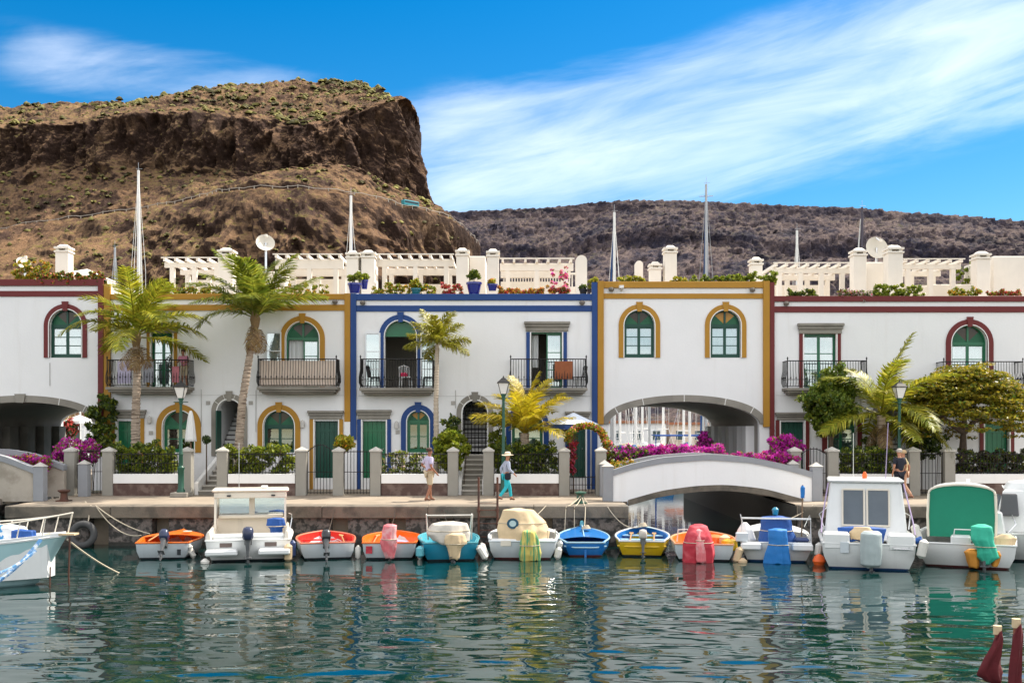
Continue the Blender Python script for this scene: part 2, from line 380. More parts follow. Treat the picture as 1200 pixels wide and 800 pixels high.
# ------------------------------------------------------------------ mountains
def lerp_table(tab, s):
    xs = [r[0] for r in tab]; return [np.interp(s, xs, [r[i] for r in tab]) for i in range(1, len(tab[0]))]
def rock_mat(name, pale_rock, dark, veg, strata=.25, soil=(.26, .15, .075), sc=1.0, speck=.8, tan=None, cliffd=.0):
    m = bpy.data.materials.new(name); m.use_nodes = True; t = m.node_tree; b = t.nodes['Principled BSDF']; N.t = t; L = t.links
    g = t.nodes.new('ShaderNodeNewGeometry'); s = t.nodes.new('ShaderNodeSeparateXYZ'); L.new(g.outputs['Position'], s.inputs[0])
    sn = t.nodes.new('ShaderNodeSeparateXYZ'); L.new(g.outputs['True Normal'], sn.inputs[0])
    X, Y, Z = (N(s.outputs[i]) for i in range(3))
    n1 = noise_n(g.outputs['Position'], .055 * sc, 10, .7); n2 = noise_n(g.outputs['Position'], .012 * sc, 6, .6)
    n3 = noise_n(comb(X * .012, Y * .012, Z * .16), 1.0 * sc, 7, .62)
    n4 = noise_n(g.outputs['Position'], .30 * sc, 5, .75); n5 = noise_n(g.outputs['Position'], .62 * sc, 3, .8)
    def bl(f, a, c):
        x = t.nodes.new('ShaderNodeMix'); x.data_type = 'RGBA'; L.new(f.k, x.inputs[0])
        for sl, v in ((6, a), (7, c)):
            if isinstance(v, tuple): x.inputs[sl].default_value = (*v, 1)
            else: L.new(v, x.inputs[sl])
        return x.outputs[2]
    c = bl(n1.step(.38, .66), dark, pale_rock)  # paler and darker rock tones mottled at random
    if tan: c = bl(n2.step(.46, .6) * n1.step(.42, .6) * .8, c, tan)
    c = bl(n3.step(.5, .64) * strata, c, tuple(.55 * v for v in dark))
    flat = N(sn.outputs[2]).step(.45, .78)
    c = bl((1 - N(sn.outputs[2]).step(.25, .62)) * cliffd * (1 - n1.step(.5, .68) * .7), c, tuple(.5 * v for v in dark))  # steep faces darkened: basalt tone plus the cliff's shade put into the colour
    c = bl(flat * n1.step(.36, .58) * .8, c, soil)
    c = bl(flat * n4.step(.50, .62) * n2.step(.36, .56) * .8, c, veg)
    h = t.nodes.new('ShaderNodeHueSaturation'); L.new(c, h.inputs['Color']); L.new(((n5 - .5) * (speck * 2.6) + (n4 - .5) * speck * 1.6 + 1.0).f('MAXIMUM', .25).k, h.inputs['Value'])
    L.new(h.outputs[0], b.inputs['Base Color']); b.inputs['Roughness'].default_value = .95; b.inputs['Specular IOR Level'].default_value = .1
    bn = t.nodes.new('ShaderNodeBump'); bn.inputs['Strength'].default_value = 1.0; bn.inputs['Distance'].default_value = 2.2 / sc
    L.new((n1 + n4 * .6 + n5 * .3).k, bn.inputs['Height']); L.new(bn.outputs[0], b.inputs['Normal'])
    return m
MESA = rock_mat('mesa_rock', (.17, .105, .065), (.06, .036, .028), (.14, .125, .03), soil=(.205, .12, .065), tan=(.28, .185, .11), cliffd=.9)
RIDGE = rock_mat('hazy_ridge_rock', (.115, .088, .09), (.030, .028, .044), (.06, .055, .03), .9, soil=(.135, .10, .09), sc=.42, speck=.9)  # rock tones tinted blue-purple, distance haze put into the colour
MESA_PTS = []
def mesa():
    # plan of the cliff line; s, X, Y, photo rows of crest, cliff top and cliff foot, road height, rockiness below the road
    tab = [(0.0, -560, 640, 122, 150, 196, 92, .1), (0.2, -330, 560, 127, 152, 196, 93, .1), (0.35, -240, 535, 118, 146, 194, 97, .15), (0.45, -190, 525, 104, 132, 193, 101, .3),
           (0.53, -150, 518, 97, 132, 196, 105, .5), (0.6, -122, 512, 95, 142, 203, 109, .9), (0.66, -103, 506, 96, 148, 196, 110, 1), (0.72, -86, 506, 98, 138, 190, 109, 1),
           (0.79, -66, 518, 101, 122, 214, 107, 1), (0.84, -54, 534, 105, 116, 232, 104, 1), (0.89, -50, 552, 107, 134, 238, 101, 1), (0.94, -53, 595, 112, 150, 240, 98, 1), (1.0, -90, 700, 140, 170, 250, 90, 1)]
    nS, nV = 820, 230
    S_ = np.linspace(0, 1, nS); X, Y, yc, yt, yf, zr, rk = lerp_table(tab, S_)
    ker = np.hanning(41); ker /= ker.sum()
    sm = lambda a: np.convolve(np.pad(a, 20, mode='edge'), ker, 'valid')
    X, Y, yc, yt, yf, zr = map(sm, (X, Y, yc, yt, yf, zr))
    tx, ty = np.gradient(X), np.gradient(Y); l = np.hypot(tx, ty); nxv, nyv = sm(ty / l), sm(-tx / l)
    v = np.zeros((nS, nV, 3)); rows = np.linspace(0, 1, nV)
    zat = lambda y, d: CAMZ + (500 - y) * d / F
    for i in range(nS):
        Y0 = Y[i] if S_[i] < .85 else min(Y[i], 560); k = 1.0 if S_[i] < .85 else .5
        z0 = zat(yc[i], Y0 + 100 * k); z1 = zat(yc[i] * .55 + yt[i] * .45, Y0 + 48 * k); z2 = zat(yt[i], Y0); z3 = zat(yf[i], Y0 - 6)
        q_ = 1 - .85 * min(1, max(0, (S_[i] - .72) / .13)); z0 = z2 + (z0 - z2) * q_; z1 = z2 + (z1 - z2) * q_
        e_ = 1 - .68 * min(1, max(0, (S_[i] - .70) / .14))
        prof = [(0, -200 * q_, z0 - 14), (.08, -100 * q_, z0), (.20, -48 * q_, z1), (.32, -1, z2), (.56, 5 + 3 * rk[i], z3),
                (.70, (40 + 4 * rk[i]) * (.4 + .6 * e_), zr[i] + 3), (.715, (42 + 4 * rk[i]) * (.4 + .6 * e_), zr[i]), (.735, (42 + 4 * rk[i]) * (.4 + .6 * e_) + 6, zr[i] - .3), (.86, (140 - 44 * rk[i]) * e_, zr[i] * (.60 - .08 * rk[i])), (1, (270 - 90 * rk[i]) * e_, -3)]
        u = [p[0] for p in prof]; off = np.interp(rows, u, [p[1] for p in prof]); z = np.interp(rows, u, [p[2] for p in prof])
        for j in range(nV):
            oj = off[j]; x, y, h = (X[i] + nxv[i] * oj, Y[i] + nyv[i] * oj, z[j]) if oj > 0 else (X[i] + nxv[i] * oj * .1, Y[i] - oj, z[j]); r = rows[j]
            p = Vector((x, y, h * .45))
            big = noise.fractal(p * .018, 1.0, 2.0, 4); fine = noise.fractal(p * .10, .6, 2.1, 5)
            cliff = max(0, min(1, (r - .285) / .05)) * max(0, min(1, (.62 - r) / .06))
            lowrock = max(0, min(1, (r - .745) / .05)) * rk[i] * max(0, min(1, (.98 - r) / .1))
            top = max(0, min(1, (.32 - r) / .08)); slope = max(0, min(1, (r - .58) / .06)) * (1 - lowrock)
            road = max(0, 1 - abs(r - .722) / .022)
            rid = col = 0.0
            if cliff > 0 or lowrock > 0:
                rid = noise.ridged_multi_fractal(Vector((x * .028, y * .028, h * .011)), 1.0, 2.1, 3, 1.0, 2.0) - 1.15
                col = noise.ridged_multi_fractal(Vector((x * .10 + 7, y * .10, h * .025)), .9, 2.1, 4, 1.0, 2.0) - 1.1
            push = cliff * (rid * 9.0 + col * 6.0 + fine * 3.0 + noise.noise(Vector((x * .32, y * .32, h * .07))) * 2.2) + lowrock * (rid * 7 + col * 4.0 + fine * 4) + (1 - cliff) * (big * 3.2 + fine * 1.0)
            push *= (1 - .85 * road) * (1 - .55 * min(1, max(0, (S_[i] - .86) / .05)))
            v[i, j] = (x + nxv[i] * push, y + nyv[i] * push, h + top * (big * 2.2 + fine * 1.8) + slope * (1 - road) * (fine * 1.3 + big * 1.5))
    idx = np.arange(nS * nV).reshape(nS, nV)
    Fq = np.stack([idx[:-1, :-1], idx[1:, :-1], idx[1:, 1:], idx[:-1, 1:]], -1).reshape(-1, 4)
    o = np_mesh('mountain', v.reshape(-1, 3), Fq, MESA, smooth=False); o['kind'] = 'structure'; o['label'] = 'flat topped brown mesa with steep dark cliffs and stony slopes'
    MESA_PTS.append((v, rk, nxv, nyv))
mesa()
def ridge():
    tab = [(430, 250), (505, 247), (560, 246), (620, 244), (660, 241), (690, 237), (760, 234), (830, 236), (900, 240), (1000, 243), (1060, 248), (1130, 253), (1200, 258), (1300, 262), (1500, 250), (1800, 240)]
    D = 1500.; nS, nV = 760, 130; px = np.linspace(430, 1700, nS); top = np.interp(px, [a for a, _ in tab], [c for _, c in tab])
    v = np.zeros((nS, nV, 3)); rows = np.linspace(0, 1, nV)
    for i in range(nS):
        x0 = PX(px[i], D); zc = PZ(top[i], D); wv = 14 * noise.noise(Vector((x0 * .004, 3.3, 0)))
        prof = [(0, 260, zc - 30), (.14, 0, zc), (.20, -14, zc - 16), (.36, -110, zc - 66 + wv), (.40, -118, zc - 88 + wv), (.58, -250, zc - 150 - wv), (.62, -260, zc - 172 - wv), (.8, -420, zc - 240), (1, -640, -4)]
        u = [p[0] for p in prof]; off = np.interp(rows, u, [p[1] for p in prof]); z = np.interp(rows, u, [p[2] for p in prof])
        for j in range(nV):
            y = D + off[j]; p = Vector((x0, y, z[j]))
            a = noise.ridged_multi_fractal(p * .006, 1.0, 2.2, 4, 1.0, 2.0); f_ = noise.fractal(p * .12, .6, 2.2, 4)
            k = min(1, max(0, (rows[j] - .12) / .15))
            v[i, j] = (x0 + f_ * 3, y - k * ((a - 1.2) * 13 + f_ * 6), z[j] + k * (a - 1.2) * 5 + f_ * 2.6)
    idx = np.arange(nS * nV).reshape(nS, nV)
    Fq = np.stack([idx[:-1, :-1], idx[1:, :-1], idx[1:, 1:], idx[:-1, 1:]], -1).reshape(-1, 4)
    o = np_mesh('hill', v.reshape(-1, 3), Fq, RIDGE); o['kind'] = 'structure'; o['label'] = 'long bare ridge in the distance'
ridge()
def scatter_shrubs():
    v, rk, _, _ = MESA_PTS[0]; rs = np.random.RandomState(5); nS, nV, _ = v.shape
    oct_v = np.array([[1, 0, 0], [-1, 0, 0], [0, 1, 0], [0, -1, 0], [0, 0, 1.0], [.6, .6, .55], [-.6, .6, .55], [.6, -.6, .55], [-.6, -.6, .55]], float)
    oct_f = np.array([[4, 5, 6], [4, 6, 8], [4, 8, 7], [4, 7, 5], [0, 5, 7], [1, 6, 8], [2, 5, 6], [3, 7, 8], [0, 2, 5], [2, 1, 6], [1, 3, 8], [3, 0, 7]])
    VV, FF, n = [], [], 0
    for k in range(9000):
        i = rs.randint(0, int(nS * .86)); r = rs.rand()
        j = int(nV * (rs.uniform(.05, .31) if r < .5 else rs.uniform(.57, .70) if r < .62 else rs.uniform(.745, .97)))
        if i > .80 * nS and j < .34 * nV: continue
        if j > .74 * nV and rs.rand() < .7 * rk[i]: continue
        p = v[i, j]
        if noise.noise(Vector(p) * .02) + rs.normal(0, .25) < -.05: continue
        s = (.5 + 1.5 * rs.rand() ** 2) * (1.25 if j < .34 * nV else .95)
        q = oct_v * (s * rs.uniform(.8, 1.3), s, s * rs.uniform(.7, 1.1)) * rs.uniform(.8, 1.2, (9, 1)); a = rs.rand() * 6.28
        q = np.stack([q[:, 0] * math.cos(a) - q[:, 1] * math.sin(a), q[:, 0] * math.sin(a) + q[:, 1] * math.cos(a), q[:, 2] - .1], -1) + p
        VV.append(q); FF.append(oct_f + n); n += 9
    m = mat('dry_shrub', (.15, .135, .035), .9, .2, .1, island=1.0, col2=(.085, .075, .03), mscale=.03)
    o = np_mesh('shrubbery', np.concatenate(VV), np.concatenate(FF), m); tag(o, 'scattered yellow green shrubs dotting the mesa', None, kind='stuff')
scatter_shrubs()
def mountain_road():
    v = MESA_PTS[0][0]; nS, nV, _ = v.shape; j = int(.733 * nV)
    t = thing('guard_rail', 'pale guard rail along the road cut into the mesa', 'guard rail', tuple(v[260, j]))
    pts = [Vector(v[i, j]) + Vector((0, 0, 1.0)) for i in range(150, 760, 3)]
    m = mat('pale_barrier', (.36, .33, .29), .8)
    MB().tube(pts, .15, 5).build('rail', m, t)
    for p in pts[::3]: MB().tube([p - Vector((0, 0, 2.2)), p + Vector((0, 0, .3))], .2, 4).build('post', m, t)
    i = min(range(nS), key=lambda i: abs(v[i, int(.726 * nV), 0] / v[i, int(.726 * nV), 1] - (481 - 600) / F) + (0 if v[i, j, 1] < 545 else 9))
    p = Vector(v[i, int(.726 * nV)]); q = Vector(v[i + 4, int(.726 * nV)]); a = math.atan2(q.y - p.y, q.x - p.x)
    t = thing('bus', 'small turquoise bus on the mountain road at the cliff corner', 'bus', p, a, rel=True)
    bm_ = mat('turquoise_bus_paint', (.03, .26, .32), .35)
    MB().box(-4.5, 4.5, -1.2, 1.2, .7, 3.3).build('body', bm_, t, bevel=.2)
    for s in (-1, 1):
        MB().box(-4.0, 4.0, s * 1.21, s * 1.24, 2.0, 2.8).build('window', mat('bus_window', (.02, .03, .04), .1), t)
        for x in (-2.8, 2.8): MB().rings([[Vector((x + .5 * math.cos(k), s * (.9 + e), .55 + .5 * math.sin(k))) for k in np.linspace(0, 2 * pi, 10, endpoint=False)] for e in (0, .3)]).build('wheel', IRON, t)
mountain_road()
# ------------------------------------------------------------------ houses
fx = lambda p: PX(p, FD); fz = lambda p: PZ(p, FD)
S = FD / F                                     # metres per photo pixel on the facade
SLATE = mat('grey_shutter_wood', (.55, .58, .60), .5, .1, 3)
SHUTTER = mat('white_shutter_paint', (.74, .77, .79), .5, .08, 3)
SPANDREL = mat('green_fan_panel', (.012, .11, .05), .45, .2, 3)
FAN = mat('amber_fan_glass', (.45, .22, .02), .2, .1); FAND = mat('brown_fan_glass', (.05, .035, .02), .15, .1)
TERRACE = mat('terrace_tile', (.40, .33, .27), .8, .15, 3)
HX = {}
def sub(parent, name, mb, m, **k): return mb.build(name, m, parent, **k)
def surround(h, x0, x1, z0, zs, th, m, arched=True, key=True, y=FD, rise=None, proud=.05, joints=False):
    """painted band round an opening, with keystone"""
    mb = MB(); th = th + .075 if m in (RED, BLUE, MUSTARD) else th
    inner = arch(x0, x1, z0, zs, rise=rise)[1:] + [(x0, z0)]
    c = (x0 + x1) / 2; hw = (x1 - x0) / 2; r = hw if rise is None else rise
    n = 18; rg = []
    path = [(x1, z0, 1, 0)] + [(c + hw * math.cos(pi * i / n), zs + r * math.sin(pi * i / n), math.cos(pi * i / n), math.sin(pi * i / n)) for i in range(n + 1)] + [(x0, z0, -1, 0)]
    for (x, z, ux, uz) in path:
        rg.append([(x, y - proud, z), (x + ux * th, y - proud, z + uz * th), (x + ux * th, y + .02, z + uz * th), (x, y + .02, z)])
    mb.rings(rg)
    o = mb.build('surround', m, h)
    if m in (RED, BLUE, MUSTARD):
        MB().rings([[(x, y - proud - .008, z), (x + ux * .034, y - proud - .008, z + uz * .034), (x + ux * .034, y - proud + .01, z + uz * .034), (x, y - proud + .01, z)] for (x, z, ux, uz) in path]).build('white_lining', WHITE, o)
    if key:
        kt = zs + r + th
        MB().prism([(c - .085, kt - th * 1.3), (c + .085, kt - th * 1.3), (c + .14, kt + .1), (c - .14, kt + .1)], y - proud - .035, y - proud - .001).build('keystone', m, o)
    if joints:
        for a in (35, 70, 110, 145):
            ca, sa = math.cos(R(a)), math.sin(R(a)); p = Vector((c + hw * ca, y - proud - .004, zs + r * sa)); q = Vector((c + (hw + th) * ca, y - proud - .004, zs + (r + th) * sa))
            MB().tube([p, q], .011, 4).build('joint', JOINT, o)
    return o
def strip(mb, x0, x1, z0, z1, y0, y1): mb.box(x0, x1, y0, y1, z0, z1)
def leaf_frame(par, x0, x1, z0, z1, y, m, rows=2, cols=1, t=.055, curtain=None, pane=None, name='casement'):
    """a glazed leaf: frame bars, panes as their own pieces, maybe a curtain"""
    mb = MB(); strip(mb, x0, x0 + t, z0, z1, y, y + .05); strip(mb, x1 - t, x1, z0, z1, y, y + .05)
    strip(mb, x0 + t, x1 - t, z0, z0 + t * 1.4, y, y + .05); strip(mb, x0 + t, x1 - t, z1 - t, z1, y, y + .05)
    zs = np.linspace(z0 + t * 1.4, z1 - t, rows + 1)
    for z in zs[1:-1]: strip(mb, x0 + t, x1 - t, z - .018, z + .018, y + .004, y + .046)
    o = mb.build(name, m, par)
    for i in range(rows):
        MB().box(x0 + t, x1 - t, y + .022, y + .028, zs[i] + .018, zs[i + 1] - .018).build('pane', pane or PANE, par)
    return o
def drape(par, x0, x1, z0, z1, y, m=None, amp=.025, n=22):
    mb = MB(); xs = np.linspace(x0, x1, n); r1 = [(x, y + amp * math.sin(i * 1.9) + amp * .5 * math.sin(i * .7), z0) for i, x in enumerate(xs)]
    r2 = [(x, p[1] * .7 + y * .3, z1) for x, p in zip(xs, r1)]
    mb.rings([r1, r2], cap=False, closed=False)
    return mb.build('curtain', m or CURTAIN, par, smooth=True, recalc=False)
def arched_window(h, x0, x1, z0, zs, frame, y=FD, fan=None, rows=3, left_open=False, curtain=True, name='window', pane=None):
    """window set .18 m back in its reveal: frame, mullion, fan light, two casements"""
    yy = y + .17; c = (x0 + x1) / 2; hw = (x1 - x0) / 2
    w = thing_part(name, h)
    t = .06; mb = MB(); rg = []
    for i in range(15):
        a = pi * i / 14; ca, sa = math.cos(a), math.sin(a)
        rg.append([(c + hw * ca, yy, zs + hw * sa), (c + (hw - t) * ca, yy, zs + (hw - t) * sa), (c + (hw - t) * ca, yy + .07, zs + (hw - t) * sa), (c + hw * ca, yy + .07, zs + hw * sa)])
    mb.rings(rg); strip(mb, x0, x1, zs - .05, zs + .05, yy - .005, yy + .075); strip(mb, x0, x1, z0, z0 + .07, yy - .005, yy + .075)
    strip(mb, x0, x0 + t, z0 + .07, zs - .05, yy, yy + .07); strip(mb, x1 - t, x1, z0 + .07, zs - .05, yy, yy + .07)
    mb.build('frame', frame, w)
    MB().box(c - .04, c + .04, yy - .012, yy + .06, zs + .05, zs + hw - t).build('mullion', frame, w)
    # fan light: a half disc in three wedges
    for k in range(4):
        a0, a1 = pi * k / 4, pi * (k + 1) / 4; q = [(c, zs + .05)] + [(c + (hw - t) * math.cos(a0 + (a1 - a0) * i / 5), zs + .05 + (hw - t - .05) * math.sin(a0 + (a1 - a0) * i / 5)) for i in range(6)]
        MB().prism(q, yy + .03, yy + .04).build('fan_pane', (fan or [SPANDREL, FAND])[1 if k in (1, 2) else 0], w)
    g = t
    leaf_frame(w, c + .002, x1 - g, z0 + .07, zs - .05, yy + .01, frame, rows, pane=pane)
    if not left_open: leaf_frame(w, x0 + g, c - .002, z0 + .07, zs - .05, yy + .01, frame, rows, pane=pane)
    if curtain: drape(w, x0 + .06, x1 - .06, z0 + .05, zs + .1, yy + .2)
    return w
def thing_part(name, h):
    o = bpy.data.objects.new(name, None); C.objects.link(o); o.parent = h; ORG[o.name] = ORG[h.name]; o.empty_display_size = .1
    return o
def french_door(h, x0, x1, z0, z1, frame, y=FD, half_open=False, curtain=True):
    yy = y + .17; w = thing_part('balcony_door', h); t = .06; c = (x0 + x1) / 2
    mb = MB(); strip(mb, x0, x0 + t, z0, z1, yy, yy + .07); strip(mb, x1 - t, x1, z0, z1, yy, yy + .07); strip(mb, x0 + t, x1 - t, z1 - t, z1, yy, yy + .07)
    mb.build('frame', frame, w)
    leaf_frame(w, c + .002, x1 - t, z0 + .02, z1 - t, yy + .01, frame, 3)
    if not half_open: leaf_frame(w, x0 + t, c - .002, z0 + .02, z1 - t, yy + .01, frame, 3)
    if curtain: drape(w, c + .05 if half_open else x0 + .08, x1 - .08, z0 + .05, z1 - .1, yy + .22)
    if half_open: drape(w, x0 + .1, x0 + .35, z0 + .9, z1 - .1, yy + .25)
    return w
def panel_door(h, x0, x1, z0, z1, m, y=FD, boards=5):
    yy = y + .16; w = thing_part('door', h)
    mb = MB(); t = .055
    strip(mb, x0 - t, x0, z0, z1 + t, yy - .03, yy + .09); strip(mb, x1, x1 + t, z0, z1 + t, yy - .03, yy + .09); strip(mb, x0, x1, z1, z1 + t, yy - .03, yy + .09)
    mb.build('frame', WHITE, w)
    for i in range(boards):
        a = x0 + (x1 - x0) * i / boards; b = x0 + (x1 - x0) * (i + 1) / boards
        MB().box(a + .006, b - .006, yy + .02 + .004 * (i % 2), yy + .06, z0, z1 - .005).build('board', m, w)
    mb = MB(); strip(mb, x0 + .01, x1 - .01, z0 + .25, z0 + .37, yy + .005, yy + .019); strip(mb, x0 + .01, x1 - .01, z1 - .45, z1 - .33, yy + .005, yy + .019); mb.build('rail', m, w)
    MB().lathe([(.0, 0), (.03, .01), (.03, .04), (0, .05)], (x1 - .12, yy - .02, (z0 + z1) / 2), 8).build('handle', STEEL, w)
    return w
def lintel(h, x0, x1, z0, z1, y=FD):
    mb = MB(); hh = z1 - z0
    mb.box(x0 + .07, x1 - .07, y - .09, y + .02, z0, z0 + hh * .42); mb.box(x0 + .03, x1 - .03, y - .14, y + .02, z0 + hh * .42 + .002, z0 + hh * .72); mb.box(x0, x1, y - .2, y + .02, z0 + hh * .72 + .002, z1)
    return mb.build('lintel', STONE, h, bevel=.012)
def jambs(h, x0, x1, th, z0, z1, m, y=FD):
    for a, b in ((x0 - th, x0), (x1, x1 + th)): MB().box(a, b, y - .05, y + .02, z0, z1).build('surround', m, h)
    for a, b in ((x0, x0 + .05), (x1 - .05, x1)): MB().box(a, b, y - .056, y + .1, z0, z1 - .001).build('white_lining', WHITE, h)
def railing_mesh(mb, p0, p1, z0, z1, gap=.105, r=.011, belly=0.06):
    d = Vector(p1) - Vector(p0); n = max(2, int(d.length / gap)); out = Vector((d.y, -d.x, 0)).normalized()
    for i in range(n + 1):
        p = Vector(p0) + d * (i / n); P = lambda t, o: (p.x + out.x * o, p.y + out.y * o, z0 + (z1 - z0) * t)
        mb.tube([P(0, 0), P(.15, belly), P(.35, belly), P(.6, .01), P(1, 0)] if belly else [P(0, 0), P(1, 0)], r, 4, cap=False)
        if i % 2: mb.tube([P(.30, belly), P(.36, belly * .9)], r * 2.4, 5)
def balcony(h, x0, x1, zf, zr, depth=.75, y=FD, panel=None):
    """stone slab on a moulding with a wrought iron railing"""
    b = thing_part('balcony', h); mb = MB()
    mb.box(x0, x1, y - depth, y + .01, zf - .11, zf); mb.box(x0 + .08, x1 - .08, y - depth + .08, y + .01, zf - .2, zf - .112); mb.box(x0 + .16, x1 - .16, y - depth + .2, y + .01, zf - .27, zf - .202)
    mb.build('slab', STONE, b, bevel=.012)
    e = .05; a, c, f = x0 + e, x1 - e, y - depth + e; mb = MB()
    railing_mesh(mb, (a, f, 0), (c, f, 0), zf + .06, zr); railing_mesh(mb, (a, y, 0), (a, f, 0), zf + .06, zr); railing_mesh(mb, (c, f, 0), (c, y, 0), zf + .06, zr)
    mb.build('balusters', IRON, b, kind='stuff', recalc=False)
    mb = MB()
    for z, r in ((zr, .022), (zf + .06, .016), (zf + .33, .012)):
        for p, q in (((a, f), (c, f)), ((a, y), (a, f)), ((c, f), (c, y))): mb.tube([(p[0], p[1], z), (q[0], q[1], z)], r, 5)
    mb.build('handrail', IRON, b)
    for x in (a, c): MB().tube([(x, f, zf), (x, f, zr + .05), (x, f, zr + .1), (x, f, zr + .17)], [.02, .02, .035, .004], 6).build('corner_post', IRON, b)
    if panel:
        xs = np.linspace(a + .05, c - .05, 60); r1 = [(x, f + .06 + .012 * math.sin(i * 1.3), zf + .02) for i, x in enumerate(xs)]; r2 = [(x, f + .06 + .008 * math.sin(i * 1.3), zr - .06) for i, x in enumerate(xs)]
        MB().rings([r1, r2], cap=False, closed=False).build('windbreak', panel, b, recalc=False)
    return b
def swung_leaf(h, x, z0, z1, width, frame, side, y=FD):
    """white glazed shutter leaf folded back against the wall; side -1: hinged on its right edge"""
    w = thing_part('shutter', h); x0, x1 = (x - width, x) if side < 0 else (x, x + width)
    leaf_frame(w, x0, x1, z0, z1, y - .09, frame, 3, t=.05, name='leaf')
    return w
def house(name, label, x0, x1, top, trim, wall_bottom, holes, arch_cut=None, pil=(True, True), zpil=QZ + .2, band_y=None, zband=None):
    """row house between x0 and x1 (metres): walls with real openings, painted bands, flat roof terrace behind a parapet"""
    h = thing(name, label, 'house', ((x0 + x1) / 2, FD, wall_bottom))
    if arch_cut:
        ax0, ax1, asp, ar = arch_cut; c = (ax0 + ax1) / 2; hw = (ax1 - ax0) / 2
        outer = [(x0, wall_bottom), (ax0, wall_bottom)] + [(c - hw * math.cos(pi * i / 28), asp + ar * math.sin(pi * i / 28)) for i in range(29)] + [(ax1, wall_bottom), (x1, wall_bottom), (x1, top), (x0, top)]
    else: outer = rect(x0, x1, wall_bottom, top)
    MB().holed(outer, holes, FD, FD + .3).build('front_wall', STUCCO, h)
    roof = top - 1.0; mid = fz(456) - .12
    if arch_cut:
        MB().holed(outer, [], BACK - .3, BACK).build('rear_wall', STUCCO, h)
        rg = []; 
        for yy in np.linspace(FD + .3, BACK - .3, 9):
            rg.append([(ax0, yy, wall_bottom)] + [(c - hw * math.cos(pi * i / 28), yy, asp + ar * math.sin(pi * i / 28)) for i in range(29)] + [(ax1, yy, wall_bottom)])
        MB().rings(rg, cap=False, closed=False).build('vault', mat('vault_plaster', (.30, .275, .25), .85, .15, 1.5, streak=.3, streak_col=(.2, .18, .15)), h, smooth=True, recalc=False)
    else:
        MB().holed(rect(x0, x1, wall_bottom, top), [], BACK - .3, BACK).build('rear_wall', STUCCO, h)
    for xa, xb in ((x0, x0 + .25), (x1 - .25, x1)): MB().box(xa, xb, FD + .301, BACK - .301, wall_bottom, top).build('side_wall', STUCCO, h)
    MB().box(x0 + .251, x1 - .251, FD + .301, BACK - .301, roof - .25, roof).build('roof', TERRACE, h)
    MB().box(x0 + .251, x1 - .251, FD + .301, BACK - .301, mid - .3, mid).build('upper_floor', ROOM, h)
    if not arch_cut:
        MB().box(x0 + .251, x1 - .251, FD + 3.6, FD + 3.8, wall_bottom, mid - .301).build('inner_wall', ROOM, h)
    MB().box(x0 + .251, x1 - .251, FD + 3.6, FD + 3.8, mid + .001, roof - .251).build('inner_wall', ROOM, h)
    yb, yt, y2, yb2 = band_y
    w = .045
    MB().box(x0, x1, FD - .07, FD + .32, fz(yt), fz(yb)).build('coping_band', trim, h, bevel=.01)
    MB().box(x0, x1, FD - w, FD + .001, fz(yb2), fz(y2)).build('cornice_band', trim, h, bevel=.008)
    return h
# ---- house A: red trim, arch over the west canal
aX0, aX1 = fx(-120), fx(122.3); rA = .30
win = lambda a, b, y0, ys: (fx(a), fx(b), fz(y0), fz(ys))
A1 = win(58, 96, 419, 381.5)
def hole(w): return arch(w[0], w[1], w[2], w[3], rise=(w[1] - w[0]) / 2)
A = house('row_house', 'white row house with dark red trim over a canal arch, at the left end', aX0, aX1, fz(327.5), RED, QZ - .05,
          [hole(A1)], (fx(-58), fx(108), fz(494), fz(471) - fz(494)), band_y=(327.5, 335, 341, 347.5))
surround(A, *A1[:4], .14, RED); arched_window(A, *A1, DKGREEN)
MB().box(fx(116), fx(122.3), FD - .12, FD + .02, fz(490), fz(327)).build('pilaster', RED, A)
def big_arch(h, x0, x1, ysp, yap, keyx):
    c = (x0 + x1) / 2; hw = (x1 - x0) / 2; asp = fz(ysp); ar = fz(yap) - asp; th = .27; n = 36
    o = None
    # the stone ring in voussoirs with light joints
    angs = [0.0, .16, .32, .5, .68, .84, 1.0]
    for k in range(len(angs) - 1):
        rg = []
        for i in range(9):
            t = angs[k] + (angs[k + 1] - angs[k]) * i / 8; t = min(max(t, angs[k] + .0015), angs[k + 1] - .0015); a = pi * (1 - t)
            ux, uz = hw * math.cos(a), ar * math.sin(a); nx, nz = math.cos(a) / hw, math.sin(a) / ar; l = math.hypot(nx, nz); nx /= l; nz /= l
            p = (c + ux, asp + uz); q = (p[0] + nx * th, p[1] + nz * th)
            rg.append([(p[0], FD - .07, p[1]), (q[0], FD - .07, q[1]), (q[0], FD + .02, q[1]), (p[0], FD + .02, p[1])])
        o = MB().rings(rg).build('voussoir', STONE, h)
        if k:
            a = pi * (1 - angs[k]); ux, uz = hw * math.cos(a), ar * math.sin(a); nx, nz = math.cos(a) / hw, math.sin(a) / ar; l = math.hypot(nx, nz)
            MB().tube([(c + ux, FD - .076, asp + uz), (c + ux + nx / l * th, FD - .076, asp + uz + nz / l * th)], .02, 4).build('joint', JOINT, h)
    if keyx: MB().prism([(c - .15, asp + ar - .02), (c + .15, asp + ar - .02), (c + .22, asp + ar + .33), (c - .22, asp + ar + .33)], FD - .14, FD - .072).build('keystone', STONE, h)
big_arch(A, fx(-58), fx(108), 494, 471, True)
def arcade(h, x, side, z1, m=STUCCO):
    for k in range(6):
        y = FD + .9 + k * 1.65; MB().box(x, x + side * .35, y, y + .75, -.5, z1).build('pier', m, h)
arcade(A, fx(-58), 1, fz(499), STONE)  # darker stone than the other arcade: the passage's shade put into the piers' colour
